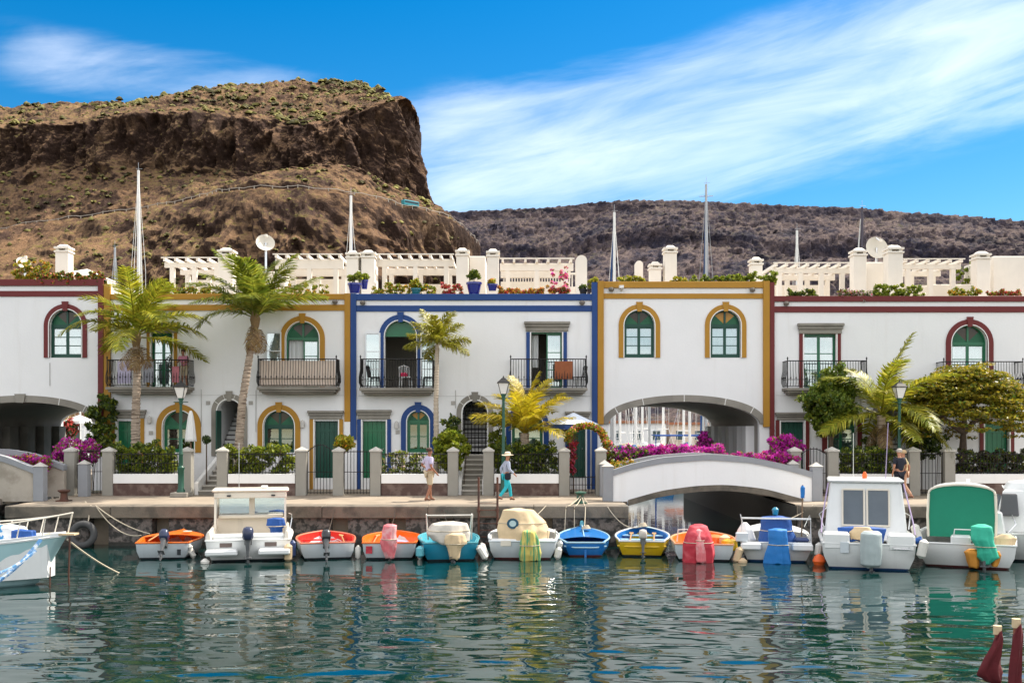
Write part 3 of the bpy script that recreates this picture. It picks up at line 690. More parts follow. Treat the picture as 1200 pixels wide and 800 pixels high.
# ---- house B: mustard trim
B1 = (fx(176), fx(204), fz(456), fz(390)); B2 = win(335, 374, 456, 396.5); B4 = win(191, 228, 530, 499.5); B5 = win(255, 283, 534, 482); B6 = win(309, 345, 530, 499); B3 = (fx(137), fx(163), fz(560), fz(493)); B7 = (fx(369), fx(396), fz(560), fz(493))
bX0, bX1 = fx(122.5), fx(411)
B = house('row_house', 'white row house with mustard yellow trim and two balconies behind two tall palms', bX0, bX1, fz(344.5), MUSTARD, QZ - .05,
          [rect(*B1), hole(B2), hole(B4), hole(B5), hole(B6), rect(*B3), rect(*B7)], band_y=(344.5, 351, 357, 364))
MB().box(fx(122.6), fx(130), FD - .1, FD + .02, QZ, fz(333)).build('pilaster', MUSTARD, B); MB().box(fx(404), fx(410.8), FD - .1, FD + .02, fz(494), fz(344)).build('pilaster', MUSTARD, B)
MB().box(fx(404), fx(410.8), FD - .1, FD + .02, QZ, fz(494) - .003).build('pilaster_base', STUCCO, B)
french_door(B, *B1, GREEN); jambs(B, B1[0], B1[1], .13, B1[2], B1[3], MUSTARD); lintel(B, fx(168), fx(211), fz(390) + .0, fz(378))
surround(B, *B2, .16, MUSTARD); arched_window(B, *B2, GREEN, left_open=True, name='balcony_door'); swung_leaf(B, B2[0] - .17, B2[2] + .03, fz(389), .62, SHUTTER, -1)
BEIGE = mat('beige_canvas', (.70, .58, .49), .85, .1, 4)
balcony(B, fx(132), fx(228), fz(454), fz(423)); balcony(B, fx(306), fx(399), fz(454), fz(422), panel=BEIGE)
panel_door(B, *B3, GREEN); lintel(B, fx(132), fx(172), fz(490), fz(480)); jambs(B, B3[0] - .06, B3[1] + .06, .15, QZ, fz(490), MUSTARD)
surround(B, *B4, .19, MUSTARD); arched_window(B, *B4, GREEN, rows=2, curtain=False, pane=DPANE)
surround(B, *B6, .17, MUSTARD); arched_window(B, *B6, DKGREEN, rows=2, curtain=False, pane=DPANE)
panel_door(B, *B7, DKGREEN); lintel(B, fx(361), fx(403), fz(491), fz(481)); jambs(B, B7[0] - .06, B7[1] + .06, .15, QZ, fz(491), MUSTARD)
def stair_arch(h, w, flight=True):
    surround(h, w[0], w[1], w[2], w[3], .24, STONE, joints=True, proud=.06)
    surround(h, w[0] + .0, w[1], w[2], w[3], .045, WHITE, key=False, proud=.075)
    st = thing_part('staircase', h)
    for k in range(14):
        MB().box(w[0] + .02, w[1] - .02, FD + .45 + k * .27, FD + .45 + (k + 1) * .27 + .03, w[2] + .1 + k * .19, w[2] + .1 + (k + 1) * .19 - .05).build('riser', WHITE, st)
        MB().box(w[0] + .02, w[1] - .02, FD + .42 + k * .27, FD + .45 + (k + 1) * .27 + .03, w[2] + .1 + (k + 1) * .19 - .048, w[2] + .1 + (k + 1) * .19).build('tread', mat('dark_tread', (.06, .055, .05), .6), st)
    for xa, xb in ((w[0] - .14, w[0] - .02), (w[1] + .02, w[1] + .14)): MB().box(xa, xb, FD + .31, FD + 3.59, w[2], fz(462)).build('stair_wall', STUCCO, h)
stair_arch(B, B5)
# the dark green leaf of the stair gate standing open
sg = thing_part('stair_door', B); MB().box(B5[0] + .02, B5[0] + .07, FD - .35, FD + .3, B5[2] + .1, fz(481)).build('leaf', DKGREEN, sg)
# ---- house C: blue trim
C1 = win(451, 488, 456, 394); C2 = (fx(621), fx(660), fz(456), fz(389)); C3 = (fx(425), fx(452), fz(560), fz(493)); C4 = win(477, 503, 530, 494); C5 = win(542, 571, 532, 483.5); C6 = (fx(668), fx(686), fz(560), fz(493)); C7 = win(600, 636, 530, 498)
cX0, cX1 = fx(411.2), fx(700)
Cc = house('row_house', 'white row house with bright blue trim in the middle of the row', cX0, cX1, fz(344.5), BLUE, QZ - .05,
           [hole(C1), rect(*C2), rect(*C3), hole(C4), hole(C5), rect(*C6), hole(C7)], band_y=(344.5, 352, 358, 365))
MB().box(fx(411.2), fx(417.7), FD - .1, FD + .02, fz(515), fz(344)).build('pilaster', BLUE, Cc); MB().box(fx(693.5), fx(699.8), FD - .1, FD + .3, QZ, fz(331)).build('pilaster', BLUE, Cc)
surround(Cc, *C1, .16, BLUE)
cw = thing_part('balcony_door', Cc); yy = FD + .17; c_, hw_ = (C1[0] + C1[1]) / 2, (C1[1] - C1[0]) / 2
MB().prism([(c_ + hw_ * math.cos(pi * i / 14), C1[3] + hw_ * .98 * math.sin(pi * i / 14)) for i in range(15)], yy, yy + .05).build('fan_panel', GREEN, cw)
swung_leaf(Cc, C1[0] - .17, C1[2] + .03, fz(390), .62, SHUTTER, -1); swung_leaf(Cc, C1[1] + .17, C1[2] + .03, fz(390), .62, SHUTTER, 1)
french_door(Cc, *C2, GREEN, half_open=True); jambs(Cc, C2[0], C2[1], .15, C2[2], C2[3], BLUE); lintel(Cc, fx(614), fx(668), fz(388), fz(377))
balcony(Cc, fx(424), fx(510), fz(455), fz(422)); balcony(Cc, fx(597), fx(687), fz(455), fz(422))
panel_door(Cc, *C3, GREEN); lintel(Cc, fx(418), fx(459), fz(491), fz(480)); jambs(Cc, C3[0] - .06, C3[1] + .06, .16, QZ, fz(491), BLUE)
surround(Cc, *C4, .17, BLUE); arched_window(Cc, *C4, GREEN, rows=2, curtain=False, pane=DPANE, fan=[SPANDREL, FAN])
surround(Cc, *C7, .17, BLUE); arched_window(Cc, *C7, GREEN, rows=2)
panel_door(Cc, *C6, DKGREEN, boards=4); lintel(Cc, fx(662), fx(692), fz(491), fz(482)); jambs(Cc, C6[0] - .06, C6[1] + .06, .13, QZ, fz(491), BLUE)
stair_arch(Cc, C5)
gp = thing_part('iron_gate', Cc); mb = MB()
for i in range(7):
    x = C5[0] + (C5[1] - C5[0]) * (i + .5) / 7; k = (x - (C5[0] + C5[1]) / 2) / ((C5[1] - C5[0]) / 2); mb.tube([(x, FD + .1, C5[2]), (x, FD + .1, C5[3] + (C5[1] - C5[0]) / 2 * math.sqrt(max(0, 1 - k * k)))], .016, 4)
for i in range(12):
    z = C5[2] + .1 + i * .22; d = max(0, z - C5[3]); hw_ = (C5[1] - C5[0]) / 2
    if d < hw_: mb.tube([((C5[0] + C5[1]) / 2 - math.sqrt(hw_ * hw_ - d * d), FD + .1, z), ((C5[0] + C5[1]) / 2 + math.sqrt(hw_ * hw_ - d * d), FD + .1, z)], .014, 4)
mb.build('bars', IRON, gp)
# ---- house D: mustard trim over the east canal
D1 = win(731.5, 767, 419, 381); D2 = win(832.5, 868, 419, 381)
dX0, dX1 = fx(700.2), fx(901.5)
Dh = house('row_house', 'taller white row house with mustard trim above the wide canal arch', dX0, dX1, fz(330), MUSTARD, QZ - .05,
           [hole(D1), hole(D2)], (fx(713), fx(890), fz(497), fz(470.5) - fz(497)), band_y=(330, 337.5, 344, 350))
for w_, fan_ in ((D1, [SPANDREL, FAND]), (D2, [SPANDREL, FAN])): surround(Dh, *w_, .15, MUSTARD); arched_window(Dh, *w_, DKGREEN, fan=fan_)
MB().box(fx(700.2), fx(707.3), FD - .11, FD + .02, fz(497), fz(329.5)).build('pilaster', MUSTARD, Dh); MB().box(fx(894), fx(901.3), FD - .11, FD + .02, fz(500), fz(329.5)).build('pilaster', MUSTARD, Dh)
big_arch(Dh, fx(713), fx(890), 497, 470.5, False)
arcade(Dh, fx(890), -1, fz(499))
# ---- house E: red trim
E1 = (fx(940.5), fx(981), fz(456), fz(391)); E2 = win(1115, 1157, 456, 402); E3 = (fx(915), fx(942), fz(560), fz(494)); E4 = win(970, 1003, 530, 500); E5 = (fx(1154), fx(1182), fz(560), fz(494)); E6 = win(1030, 1060, 534, 483)
eX0, eX1 = fx(901.7), fx(1345)
E = house('row_house', 'white row house with dark red trim behind the garden trees', eX0, eX1, fz(347), RED, QZ - .05,
          [rect(*E1), hole(E2), rect(*E3), hole(E4), rect(*E5), hole(E6)], band_y=(347, 353.5, 359, 366))
MB().box(fx(901.8), fx(907), FD - .1, FD + .3, QZ, fz(331)).build('pilaster', RED, E)
french_door(E, *E1, GREEN); jambs(E, E1[0], E1[1], .14, E1[2], E1[3], RED); lintel(E, fx(934), fx(988), fz(391), fz(379))
surround(E, *E2, .16, RED); arched_window(E, *E2, GREEN, name='balcony_door')
balcony(E, fx(916), fx(1010), fz(455), fz(424)); balcony(E, fx(1096), fx(1190), fz(455), fz(425))
panel_door(E, *E3, DKGREEN); lintel(E, fx(908), fx(949), fz(492), fz(483)); jambs(E, E3[0] - .06, E3[1] + .06, .15, QZ, fz(492), RED)
surround(E, *E4, .16, RED); arched_window(E, *E4, GREEN, rows=2)
panel_door(E, *E5, GREEN); lintel(E, fx(1147), fx(1190), fz(492), fz(483)); jambs(E, E5[0] - .06, E5[1] + .06, .15, QZ, fz(492), RED)
stair_arch(E, E6)
# round wall lights under the cornices, meter boxes, number tiles
for h, spots in ((B, [(393, 354)]), (Cc, [(425.5, 355), (682, 355)]), (Dh, [(716, 339.5), (881, 340)]), (E, [(920.5, 356)])):
    for p, q in spots: MB().lathe([(.0, -.1), (.08, -.08), (.12, 0), (.08, .08), (0, .1)], (fx(p), FD - .12, fz(q)), 10).build('wall_light', mat('rough_lamp_stone', (.16, .14, .12), .8, .3, 20), h, smooth=True)
for h, spots in ((B, [(177 + 67, 472), (294, 472), (177, 507)]), (Cc, [(466, 506), (531, 472)])):
    for p, q in spots: MB().box(fx(p - 2.4), fx(p + 2.4), FD - .03, FD + .001, fz(q + 2.2), fz(q - 2.2)).build('number_tile', mat('grey_tile', (.38, .36, .33), .6, .3, 20), h)
for h, p, q in ((B, 355, 497), (Cc, 465, 498), (B, 176, 492)): MB().lathe([(0, -.16), (.09, -.12), (.09, .1), (.03, .16), (0, .2)], (fx(p), FD - .1, fz(q)), 8).build('wall_lantern', mat('pale_lantern', (.55, .53, .5), .4), h, smooth=True)
cmx = thing_part('security_camera', Dh); MB().box(fx(725), fx(730), FD - .35, FD - .07, fz(338.5), fz(335.5)).build('housing', WHITE, cmx); MB().tube([(fx(728), FD, fz(341)), (fx(728), FD - .2, fz(339))], .03, 6).build('bracket', WHITE, cmx)

for h, p, q0, q1 in ((B, 236, 456, 500), (B, 300, 457, 506), (Cc, 534, 457, 478), (E, 1009, 460, 500), (A, 58.5, 425, 452)): MB().tube([(fx(p), FD - .015, fz(q1)), (fx(p), FD - .015, fz(q0))], .014, 5).build('conduit', mat('grey_conduit', (.42, .41, .39), .6), h)
for h, p0, p1, q in ((B, 131, 403, 462.5), (Cc, 419, 692, 463.5), (E, 909, 1200, 463)):
    n_ = 16; MB().tube([(fx(p0 + (p1 - p0) * i / n_), FD - .012, fz(q) - .02 * abs(math.sin(i * 1.3))) for i in range(n_ + 1)], .007, 4).build('wall_cable', mat('pale_cable', (.55, .54, .52), .7), h)
# ------------------------------------------------------------------ garden fences
gx = lambda p: PX(p, FENCE); gz = lambda p: PZ(p, FENCE)
GRAVEL = mat('garden_soil', (.20, .15, .11), .95, .25, 6, bump=.4)
def pillar(par, px, w=.38, ytop=524, d=FENCE, m=POST, z0=QZ, dy=0):
    x = PX(px, d); zt = PZ(ytop, d); o = MB().box(x - w / 2, x + w / 2, d - w / 2 + dy, d + w / 2 + dy, z0, zt - .16).build('pillar', m, par, bevel=.012)
    mb = MB(); mb.box(x - w / 2 - .03, x + w / 2 + .03, d - w / 2 - .03 + dy, d + w / 2 + .03 + dy, zt - .158, zt - .10); c = (x, d + dy, zt + .03); e = w / 2 + .03
    mb.add([(x - e, d - e + dy, zt - .098), (x + e, d - e + dy, zt - .098), (x + e, d + e + dy, zt - .098), (x - e, d + e + dy, zt - .098), c], [(0, 1, 4), (1, 2, 4), (2, 3, 4), (3, 0, 4), (3, 2, 1, 0)])
    mb.build('cap', mat('pale_cap', (.45, .43, .39), .75, .15, 5, streak=.3), o)
    return o
def low_wall(par, p0, p1, patch=None):
    a, c = gx(p0) + .01, gx(p1) - .01
    MB().box(a, c, FENCE - .13, FENCE + .13, QZ, gz(566)).build('wall_base', DARKSTONE, par)
    MB().box(a, c, FENCE - .16, FENCE + .5, gz(566) + .002, gz(555)).build('planter_edge', WHITE, par, bevel=.01)
def bars(par, p0, p1, y0, y1, gap=.12, name='railing', curve=0.0, d=FENCE):
    a, c = PX(p0, d) + .02, PX(p1, d) - .02; n = max(3, int((c - a) / gap)); mb = MB(); z0, z1 = PZ(y1, d), PZ(y0, d)
    top = lambda x: z1 + curve * math.sin(pi * (x - a) / (c - a))
    for i in range(n + 1):
        x = a + (c - a) * i / n; mb.tube([(x, d, z0), (x, d, top(x))], .011, 4)
    mb.tube([(a, d, z0 + .05), (c, d, z0 + .05)], .016, 4); mb.tube([(x, d, top(x) - .06) for x in np.linspace(a, c, 9)], .016, 4)
    mb.tube([(a, d, (z0 + z1) / 2), (c, d, (z0 + z1) / 2)], .012, 4)
    return mb.build(name, IRON, par)
def fence(name, label, pillars, walls, gates, rails):
    t = thing(name, label, 'fence', (gx(pillars[0]), FENCE, QZ))
    for p in pillars: pillar(t, p)
    for p0, p1 in walls: low_wall(t, p0, p1)
    for p0, p1, y0, cv in gates: bars(t, p0, p1, y0, 578.5, .115, 'gate', cv)
    for p0, p1 in rails: bars(t, p0, p1, 530, 555, .12)
    return t
fence('garden_fence', 'grey pillar fence with white planters in front of the mustard trimmed house', [83.5, 128, 219.5, 261.5, 353.5, 397], [(134, 213), (268, 347)], [(90, 122, 526, .0), (360, 391, 527, .25)], [(134, 213), (268, 347)])
fence('garden_fence', 'grey pillar fence with white planters in front of the blue trimmed house', [440.5, 531, 572.5, 661, 704], [(447, 525), (579, 655)], [(403, 434, 527, 0), (667, 698, 557, .0)], [(447, 525), (579, 655)])
fence('garden_fence', 'grey pillar fence before the red trimmed house and its trees', [931, 975, 1070, 1111, 1215], [(982, 1064), (1117, 1209)], [(938, 969, 530, .2), (1076, 1105, 530, 0)], [(982, 1064), (1117, 1209)])
def garden_steps(p0, p1, ztop, label):
    t = thing('garden_steps', label, 'steps', (gx((p0 + p1) / 2), FENCE, QZ)); n = 8; x0, x1 = gx(p0), gx(p1); dep = (FD - .05 - FENCE - .3) / n
    for k in range(n):
        z = QZ + (ztop - QZ) * (k + 1) / n; y = FENCE + .3 + k * dep
        MB().box(x0, x1, y, FD - .06, QZ, z - .05).build('riser', STONE, t) if k == n - 1 else MB().box(x0, x1, y + .03, y + dep + .02, QZ, z - .05).build('riser', STONE, t)
        MB().box(x0 - .02, x1 + .02, y - .01, y + dep + (.02 if k < n - 1 else -.05), z - .048, z).build('tread', mat('pale_tread', (.50, .47, .42), .7, .15, 4), t)
    for s, x in ((-1, x0), (1, x1)):
        MB().prism([(0, 0), (1, 0), (1, 1), (0, 1)], 0, 0) if False else None
        mb = MB(); pts = [(FENCE + .3, QZ), (FD - .06, QZ), (FD - .06, ztop + .25), (FENCE + .3, QZ + .45)]
        xa, xb = (x - .16, x - .025) if s < 0 else (x + .025, x + .16)
        mb.add([(xa, y, z) for y, z in pts] + [(xb, y, z) for y, z in pts], [(0, 1, 2, 3), (7, 6, 5, 4), (0, 4, 5, 1), (1, 5, 6, 2), (2, 6, 7, 3), (3, 7, 4, 0)])
        mb.build('stringer', WHITE, t)
garden_steps(230, 252, fz(534), 'stone garden steps rising to the open stair arch of the mustard house')
garden_steps(541, 564, fz(532), 'stone garden steps rising to the barred arch of the blue house')
garden_steps(1020, 1050, fz(534), 'stone garden steps behind the hedge of the red trimmed house')

# ------------------------------------------------------------------ bridges over the canals
BD = 34.6
def bridge(label, cap, soffit, posts, x_end, face):
    t = thing('footbridge', label, 'bridge', (PX(cap[len(cap) // 2][0], BD), BD, QZ))
    X = lambda p: PX(p, BD); Z = lambda p: PZ(p, BD)
    cx = [X(p) for p, _ in cap]; cz = [Z(q) for _, q in cap]; sx = [X(p) for p, _ in soffit]; sz = [Z(q) for _, q in soffit]
    xs = np.linspace(cx[0], cx[-1], 41); top = np.interp(xs, cx, cz); k = np.array([1, 2, 3, 2, 1]) / 9.; top[2:-2] = np.convolve(top, k, 'valid')
    ss = np.linspace(sx[0], sx[-1], 31); bot = np.interp(ss, sx, sz); bot[2:-2] = np.convolve(bot, k, 'valid')
    out = [(xs[0], QZ - .01), (ss[0] - .02, QZ - .01)] + list(zip(ss, bot)) + [(ss[-1] + .02, QZ - .01), (xs[-1], QZ - .01)] + list(zip(xs[::-1], top[::-1]))
    for y0, y1, nm in ((BD, BD + .22, 'parapet'), (BD + 2.3, BD + 2.52, 'parapet')):
        MB().holed(out, [], y0, y1).build(nm, face, t)
        MB().rings([[(x, y0 - .05, z + .002), (x, y1 + .05, z + .002), (x, y1 + .05, z + .20), (x, y0 - .05, z + .20)] for x, z in zip(xs, top - .02)]).build('coping', GREY, t)
    MB().rings([[(x, BD - .07, z - .02), (x, BD + .0, z + .18), (x, BD + .0, z - .02)] if False else [(x, BD - .06, z - .01), (x, BD - .06, z + .19), (x, BD - .002, z + .19), (x, BD - .002, z - .01)] for x, z in zip(ss, bot)]).build('arch_ring', LIP, t)
    dz = np.interp(xs, ss, bot + .3); dz = np.minimum(dz, top - .75) if False else dz
    MB().rings([[(x, BD + .221, z - .28), (x, BD + 2.299, z - .28), (x, BD + 2.299, z), (x, BD + .221, z)] for x, z in zip(ss, bot + .28)]).build('deck', CONC, t)
    for p, y in posts:
        o = MB().box(X(p) - .17, X(p) + .17, BD - .06 + y, BD + .28 + y, QZ, Z(543) - .1).build('end_post', GREY, t, bevel=.01)
        e = .2; x = X(p); yc = BD + .11 + y; z = Z(543) - .098
        MB().add([(x - e, yc - e, z), (x + e, yc - e, z), (x + e, yc + e, z), (x - e, yc + e, z), (x, yc, z + .15)], [(0, 1, 4), (1, 2, 4), (2, 3, 4), (3, 0, 4), (3, 2, 1, 0)]).build('cap', mat('pale_cap', (.45, .43, .39)), o)
    return t
bridge('white humped footbridge with grey coping over the canal mouth', [(717, 557), (740, 549.5), (775, 542), (830, 538), (880, 541.5), (925, 551), (952, 559)],
       [(736, 592), (775, 581), (815, 575.5), (850, 574), (895, 578.5), (941, 591)], [(712.5, 0), (957.5, 0), (716, 2.3), (952, 2.3)], 0, STUCCO)
GREYBEIGE = mat('grey_beige_plaster', (.42, .37, .31), .85, .2, 1.6, bump=.3, col2=(.30, .26, .21), mscale=1.5)  # grey-beige plaster mottled at random with a darker tone
bridge('grey beige plaster footbridge with grey coping beside the bougainvillea at the left canal', [(-190, 559), (-160, 549.5), (-110, 540), (-77, 533.5), (-30, 534), (5, 540), (40, 554)],
       [(-160, 592), (-120, 581), (-77, 573), (-30, 580), (2, 591)], [(45.5, 0), (64, 2.3), (-195, 0)], 0, GREYBEIGE)

# ------------------------------------------------------------------ roof terraces
RD = 46.0
def chimney(h, p0, p1, ytop, d=RD, style='step', zb=None):
    x0, x1 = PX(p0, d), PX(p1, d); zt = PZ(ytop, d); zb = fz(345) - 1.0 if zb is None else zb; w = x1 - x0; y0, y1 = d - w / 2, d + w / 2
    if style == 'round':
        mb = MB(); n = 10; c = (x0 + x1) / 2
        mb.prism([(x0, zb), (x1, zb)] + [(c + w / 2 * math.cos(pi * i / n), zt - w / 2 + w / 2 * math.sin(pi * i / n)) for i in range(n + 1)], y0, y1)
        o = mb.build('chimney', ROOFWHITE, h); MB().lathe([(.0, -.02), (w * .22, -.02), (w * .22, .02), (0, .02)], (0, 0, 0), 12)
        return o
    o = MB().box(x0, x1, y0, y1, zb, zt - .36).build('chimney', ROOFWHITE, h, bevel=.015)
    mb = MB(); e = .045
    mb.box(x0 - e, x1 + e, y0 - e, y1 + e, zt - .358, zt - .29); 
    for a in (x0 + .02, x1 - .02 - w * .22): mb.box(a, a + w * .22, y0 + .02, y1 - .02, zt - .289, zt - .20)
    mb.box(x0 - e, x1 + e, y0 - e, y1 + e, zt - .199, zt - .12); mb.box(x0 + .03, x1 - .03, y0 + .03, y1 - .03, zt - .119, zt, taper=w * .22)
    mb.build('chimney_cap', ROOFWHITE, o)
    return o
for h, a, b_, yt, d in ((A, 68, 83, 287, 45), (B, 258, 275, 291, 45), (Cc, 407, 421, 294, 45), (Cc, 424.5, 440, 293.5, 45), (Cc, 535, 549, 291, 45), (Cc, 571, 584.5, 292, 44.5), (Dh, 761, 774, 307, 46), (Dh, 778, 792, 288, 46), (Dh, 879, 892, 301.5, 45), (E, 998, 1013, 291, 45), (E, 1038, 1055, 288, 44), (E, 1141, 1157, 295, 45)):
    chimney(h, a, b_, yt, d)
chimney(Cc, 674.5, 687.5, 300, 45, 'round'); chimney(Dh, 744, 753, 306, 47, 'round')
def block(h, p0, p1, ytop, d, dep=2.0, name='stair_head', slope=0):
    zb = fz(345) - 1.0
    if name == 'hip_roof':
        x0, x1, zt = PX(p0, d), PX(p1, d), PZ(ytop, d); zc = PZ(322, d)
        return MB().add([(x0, d, zc), (x1, d, zc), (x1, d + dep, zc), (x0, d + dep, zc), ((x0 + x1) / 2, d + dep / 2, zt)], [(0, 1, 4), (1, 2, 4), (2, 3, 4), (3, 0, 4), (3, 2, 1, 0)]).build(name, ROOFWHITE, h)
    return MB().box(PX(p0, d), PX(p1, d), d, d + dep, zb, PZ(ytop, d)).build(name, ROOFWHITE, h, bevel=.03)
block(A, 60, 112, 309, 46, 3, 'hip_roof'); block(Cc, 408.5, 439, 303, 45.3, 1.2); block(Cc, 550, 569, 300, 45.4, 2.5); block(E, 1013.5, 1037, 307, 45, 2); block(E, 1164, 1260, 300, 45.5, 3); block(B, 290, 330, 318, 48, 2); block(E, 1090, 1140, 333, 47, 1)
def pergola(label, p0, p1, ytop, ybeam, d0=46.5, d1=49.0, nposts=3, low=None, group='roof terrace pergolas'):
    x0, x1 = PX(p0, d0), PX(p1, d0); zt, zb_ = PZ(ytop, d0), PZ(ybeam, d0); zf = fz(345) - 1.0
    t = thing('pergola', label, 'pergola', ((x0 + x1) / 2, d0, zf), group=group)
    n = nposts
    for y in (d0 + .15, d1 - .15):
        for i in range(n):
            x = x0 + .35 + (x1 - x0 - .7) * i / (n - 1); MB().box(x - .1, x + .1, y - .1, y + .1, zf, zb_).build('post', ROOFWHITE, t)
        MB().box(x0, x1, y - .08, y + .08, zb_ + .001, zt - .16).build('beam', ROOFWHITE, t, bevel=.01)
    k = max(5, int((x1 - x0) / .42))
    for i in range(k):
        x = x0 + .12 + (x1 - x0 - .24) * i / (k - 1); MB().box(x - .05, x + .05, d0 - .3, d1 + .3, zt - .158, zt - .02).build('rafter', ROOFWHITE, t)
    MB().box(x0 - .02, x1 + .02, d0 - .33, d0 - .29, zt - .03, zt + .02).build('fascia', ROOFWHITE, t)
    if low:   # balustrade wall behind
        MB().box(x0, x1, d1 + .6, d1 + .75, zf, PZ(low, d1 + .6)).build('terrace_wall', ROOFWHITE, t)
    return t
pergola('white timber pergola on the mustard house roof between the two tall palms', 192, 262, 303, 313, low=328)
pergola('white timber pergola beside the leaning palm on the mustard house roof', 322, 402, 299, 315, low=327)
pergola('white timber pergola behind the blue flower pots on the blue house roof', 441, 532, 299, 312, d0=45.6, d1=48.5, low=333)
pergola('white timber pergola with railings near the round headed chimney', 586, 672, 304, 317, low=330)
pergola('long white pergola on the red trimmed roof before the satellite dishes', 905, 997, 309, 320, nposts=4, low=334)
pergola('warm white pergola beside the two satellite dishes', 1056, 1127, 304.5, 315, low=334)
def dish(label, px, py, r, d, zbase, tilt, yaw):
    x, z = PX(px, d), PZ(py, d); r = r * d / F
    t = thing('satellite_dish', label, 'satellite dish', (x, d, zbase))
    M_ = Matrix.Translation((x, d, z)) @ Euler((R(90 - tilt), 0, R(yaw))).to_matrix().to_4x4(); mb = MB(); n = 22
    rg = [[M_ @ Vector((q * math.cos(2 * pi * k / n), q * math.sin(2 * pi * k / n), -(1 - (q / r) ** 2) * r * .28)) for k in range(n)] for q in (.02 * r, .3 * r, .6 * r, .85 * r, r)]
    rg += [[M_ @ Vector((q * math.cos(2 * pi * k / n), q * math.sin(2 * pi * k / n), -(1 - (q / r) ** 2) * r * .28 - .03)) for k in range(n)] for q in (r, .6 * r, .02 * r)]
    mb.rings(rg).build('reflector', mat('dish_paint', (.62, .58, .50), .6, .1, 2), t, smooth=True)
    MB().tube([M_ @ Vector((0, r * .9, 0)), M_ @ Vector((0, r * .2, r * .75))], .03, 5).build('feed_arm', STEEL, t)
    mb = MB().lathe([(0, 0), (.07, .0), (.07, .12), (0, .12)], M_ @ Vector((0, r * .2, r * .72)), 8); mb.build('receiver', ROOFWHITE, t)
    MB().tube([(x, d + .1, zbase), (x, d + .1, z), M_ @ Vector((0, 0, -.3 * r))], .05, 6).build('mast', STEEL, t)
zf_ = fz(345) - 1.0
dish('large cream satellite dish on the red trimmed roof', 1028, 290, 13.5, 46.5, zf_, 14, 8)
dish('smaller cream satellite dish in front of the large one', 1045, 297, 11, 45.6, zf_, 12, -6)
dish('white satellite dish rising above the leaning palm', 311, 284, 11, 49, zf_, 25, 20)
dish('tilted white satellite dish among the orange roof plants', 28, 308, 8.5, 46, fz(327) - 1, 30, 50)
# terrace clutter: rail of the pergola by the round chimney, air vents
t = thing('terrace_railing', 'white terrace railing behind the pink roof bougainvillea', 'railing', (PX(640, 48.8), 48.8, zf_)); mb = MB()
for i in range(26): mb.box(PX(590, 48.8) + i * .13, PX(590, 48.8) + i * .13 + .05, 48.8, 48.84, PZ(336, 48.8), PZ(322, 48.8))
mb.build('pickets', ROOFWHITE, t, kind='stuff'); MB().box(PX(589, 48.8), PX(676, 48.8), 48.78, 48.86, PZ(321.8, 48.8), PZ(319.5, 48.8)).build('top_rail', ROOFWHITE, t); MB().box(PX(589, 48.8), PX(676, 48.8), 48.7, 48.9, zf_, PZ(336.2, 48.8)).build('kerb', ROOFWHITE, t)
# ------------------------------------------------------------------ plants
rng = np.random.RandomState(11)
L_PALM = leaf_mat('palm_leaflet', (.20, .245, .02), (.42, .38, .035), .45)
L_PALM2 = leaf_mat('coconut_leaflet', (.14, .20, .022), (.32, .32, .035), .45)
L_YPALM = leaf_mat('yellow_palm_leaflet', (.36, .31, .015), (.55, .43, .025), .45)
L_FOX = leaf_mat('plume_palm_leaflet', (.22, .23, .02), (.40, .36, .04), .4)
L_TREE = leaf_mat('ficus_leaf', (.06, .11, .014), (.17, .21, .025), .35)
L_FLAM = leaf_mat('flame_tree_leaf', (.19, .18, .014), (.38, .29, .025), .4)
L_HEDGE = leaf_mat('hedge_leaf', (.08, .14, .014), (.24, .26, .025), .35)
L_LIME = leaf_mat('lime_leaf', (.20, .26, .02), (.34, .36, .03), .4)
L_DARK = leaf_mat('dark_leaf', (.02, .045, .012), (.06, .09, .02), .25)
L_PURP = leaf_mat('purple_leaf', (.05, .02, .03), (.06, .07, .02), .25)
L_MAG = leaf_mat('magenta_bract', (.46, .015, .30), (.62, .05, .45), .4, hue=.05)
L_PINK = leaf_mat('pink_bract', (.6, .05, .12), (.7, .15, .25), .4)
L_ORG = leaf_mat('orange_flower', (.62, .22, .02), (.6, .35, .04), .35)
L_RED = leaf_mat('red_flower', (.5, .03, .03), (.55, .10, .08), .35)
L_WHITE = leaf_mat('white_flower', (.7, .6, .55), (.7, .5, .5), .3)
L_CORD = leaf_mat('croton_leaf', (.55, .40, .02), (.30, .30, .03), .35)
TRUNK = mat('palm_trunk', (.40, .32, .25), .9, .3, 5, bump=.8, bscale=14, stretch=(.6, .6, 7), col2=(.15, .11, .08), mscale=3, mix=(.5, .62))
PALETRUNK = mat('pale_palm_trunk', (.45, .38, .30), .85, .2, 5, bump=.5, stretch=(1, 1, 5))
BARK = mat('tree_bark', (.10, .07, .05), .9, .35, 7, bump=.8, bscale=20)
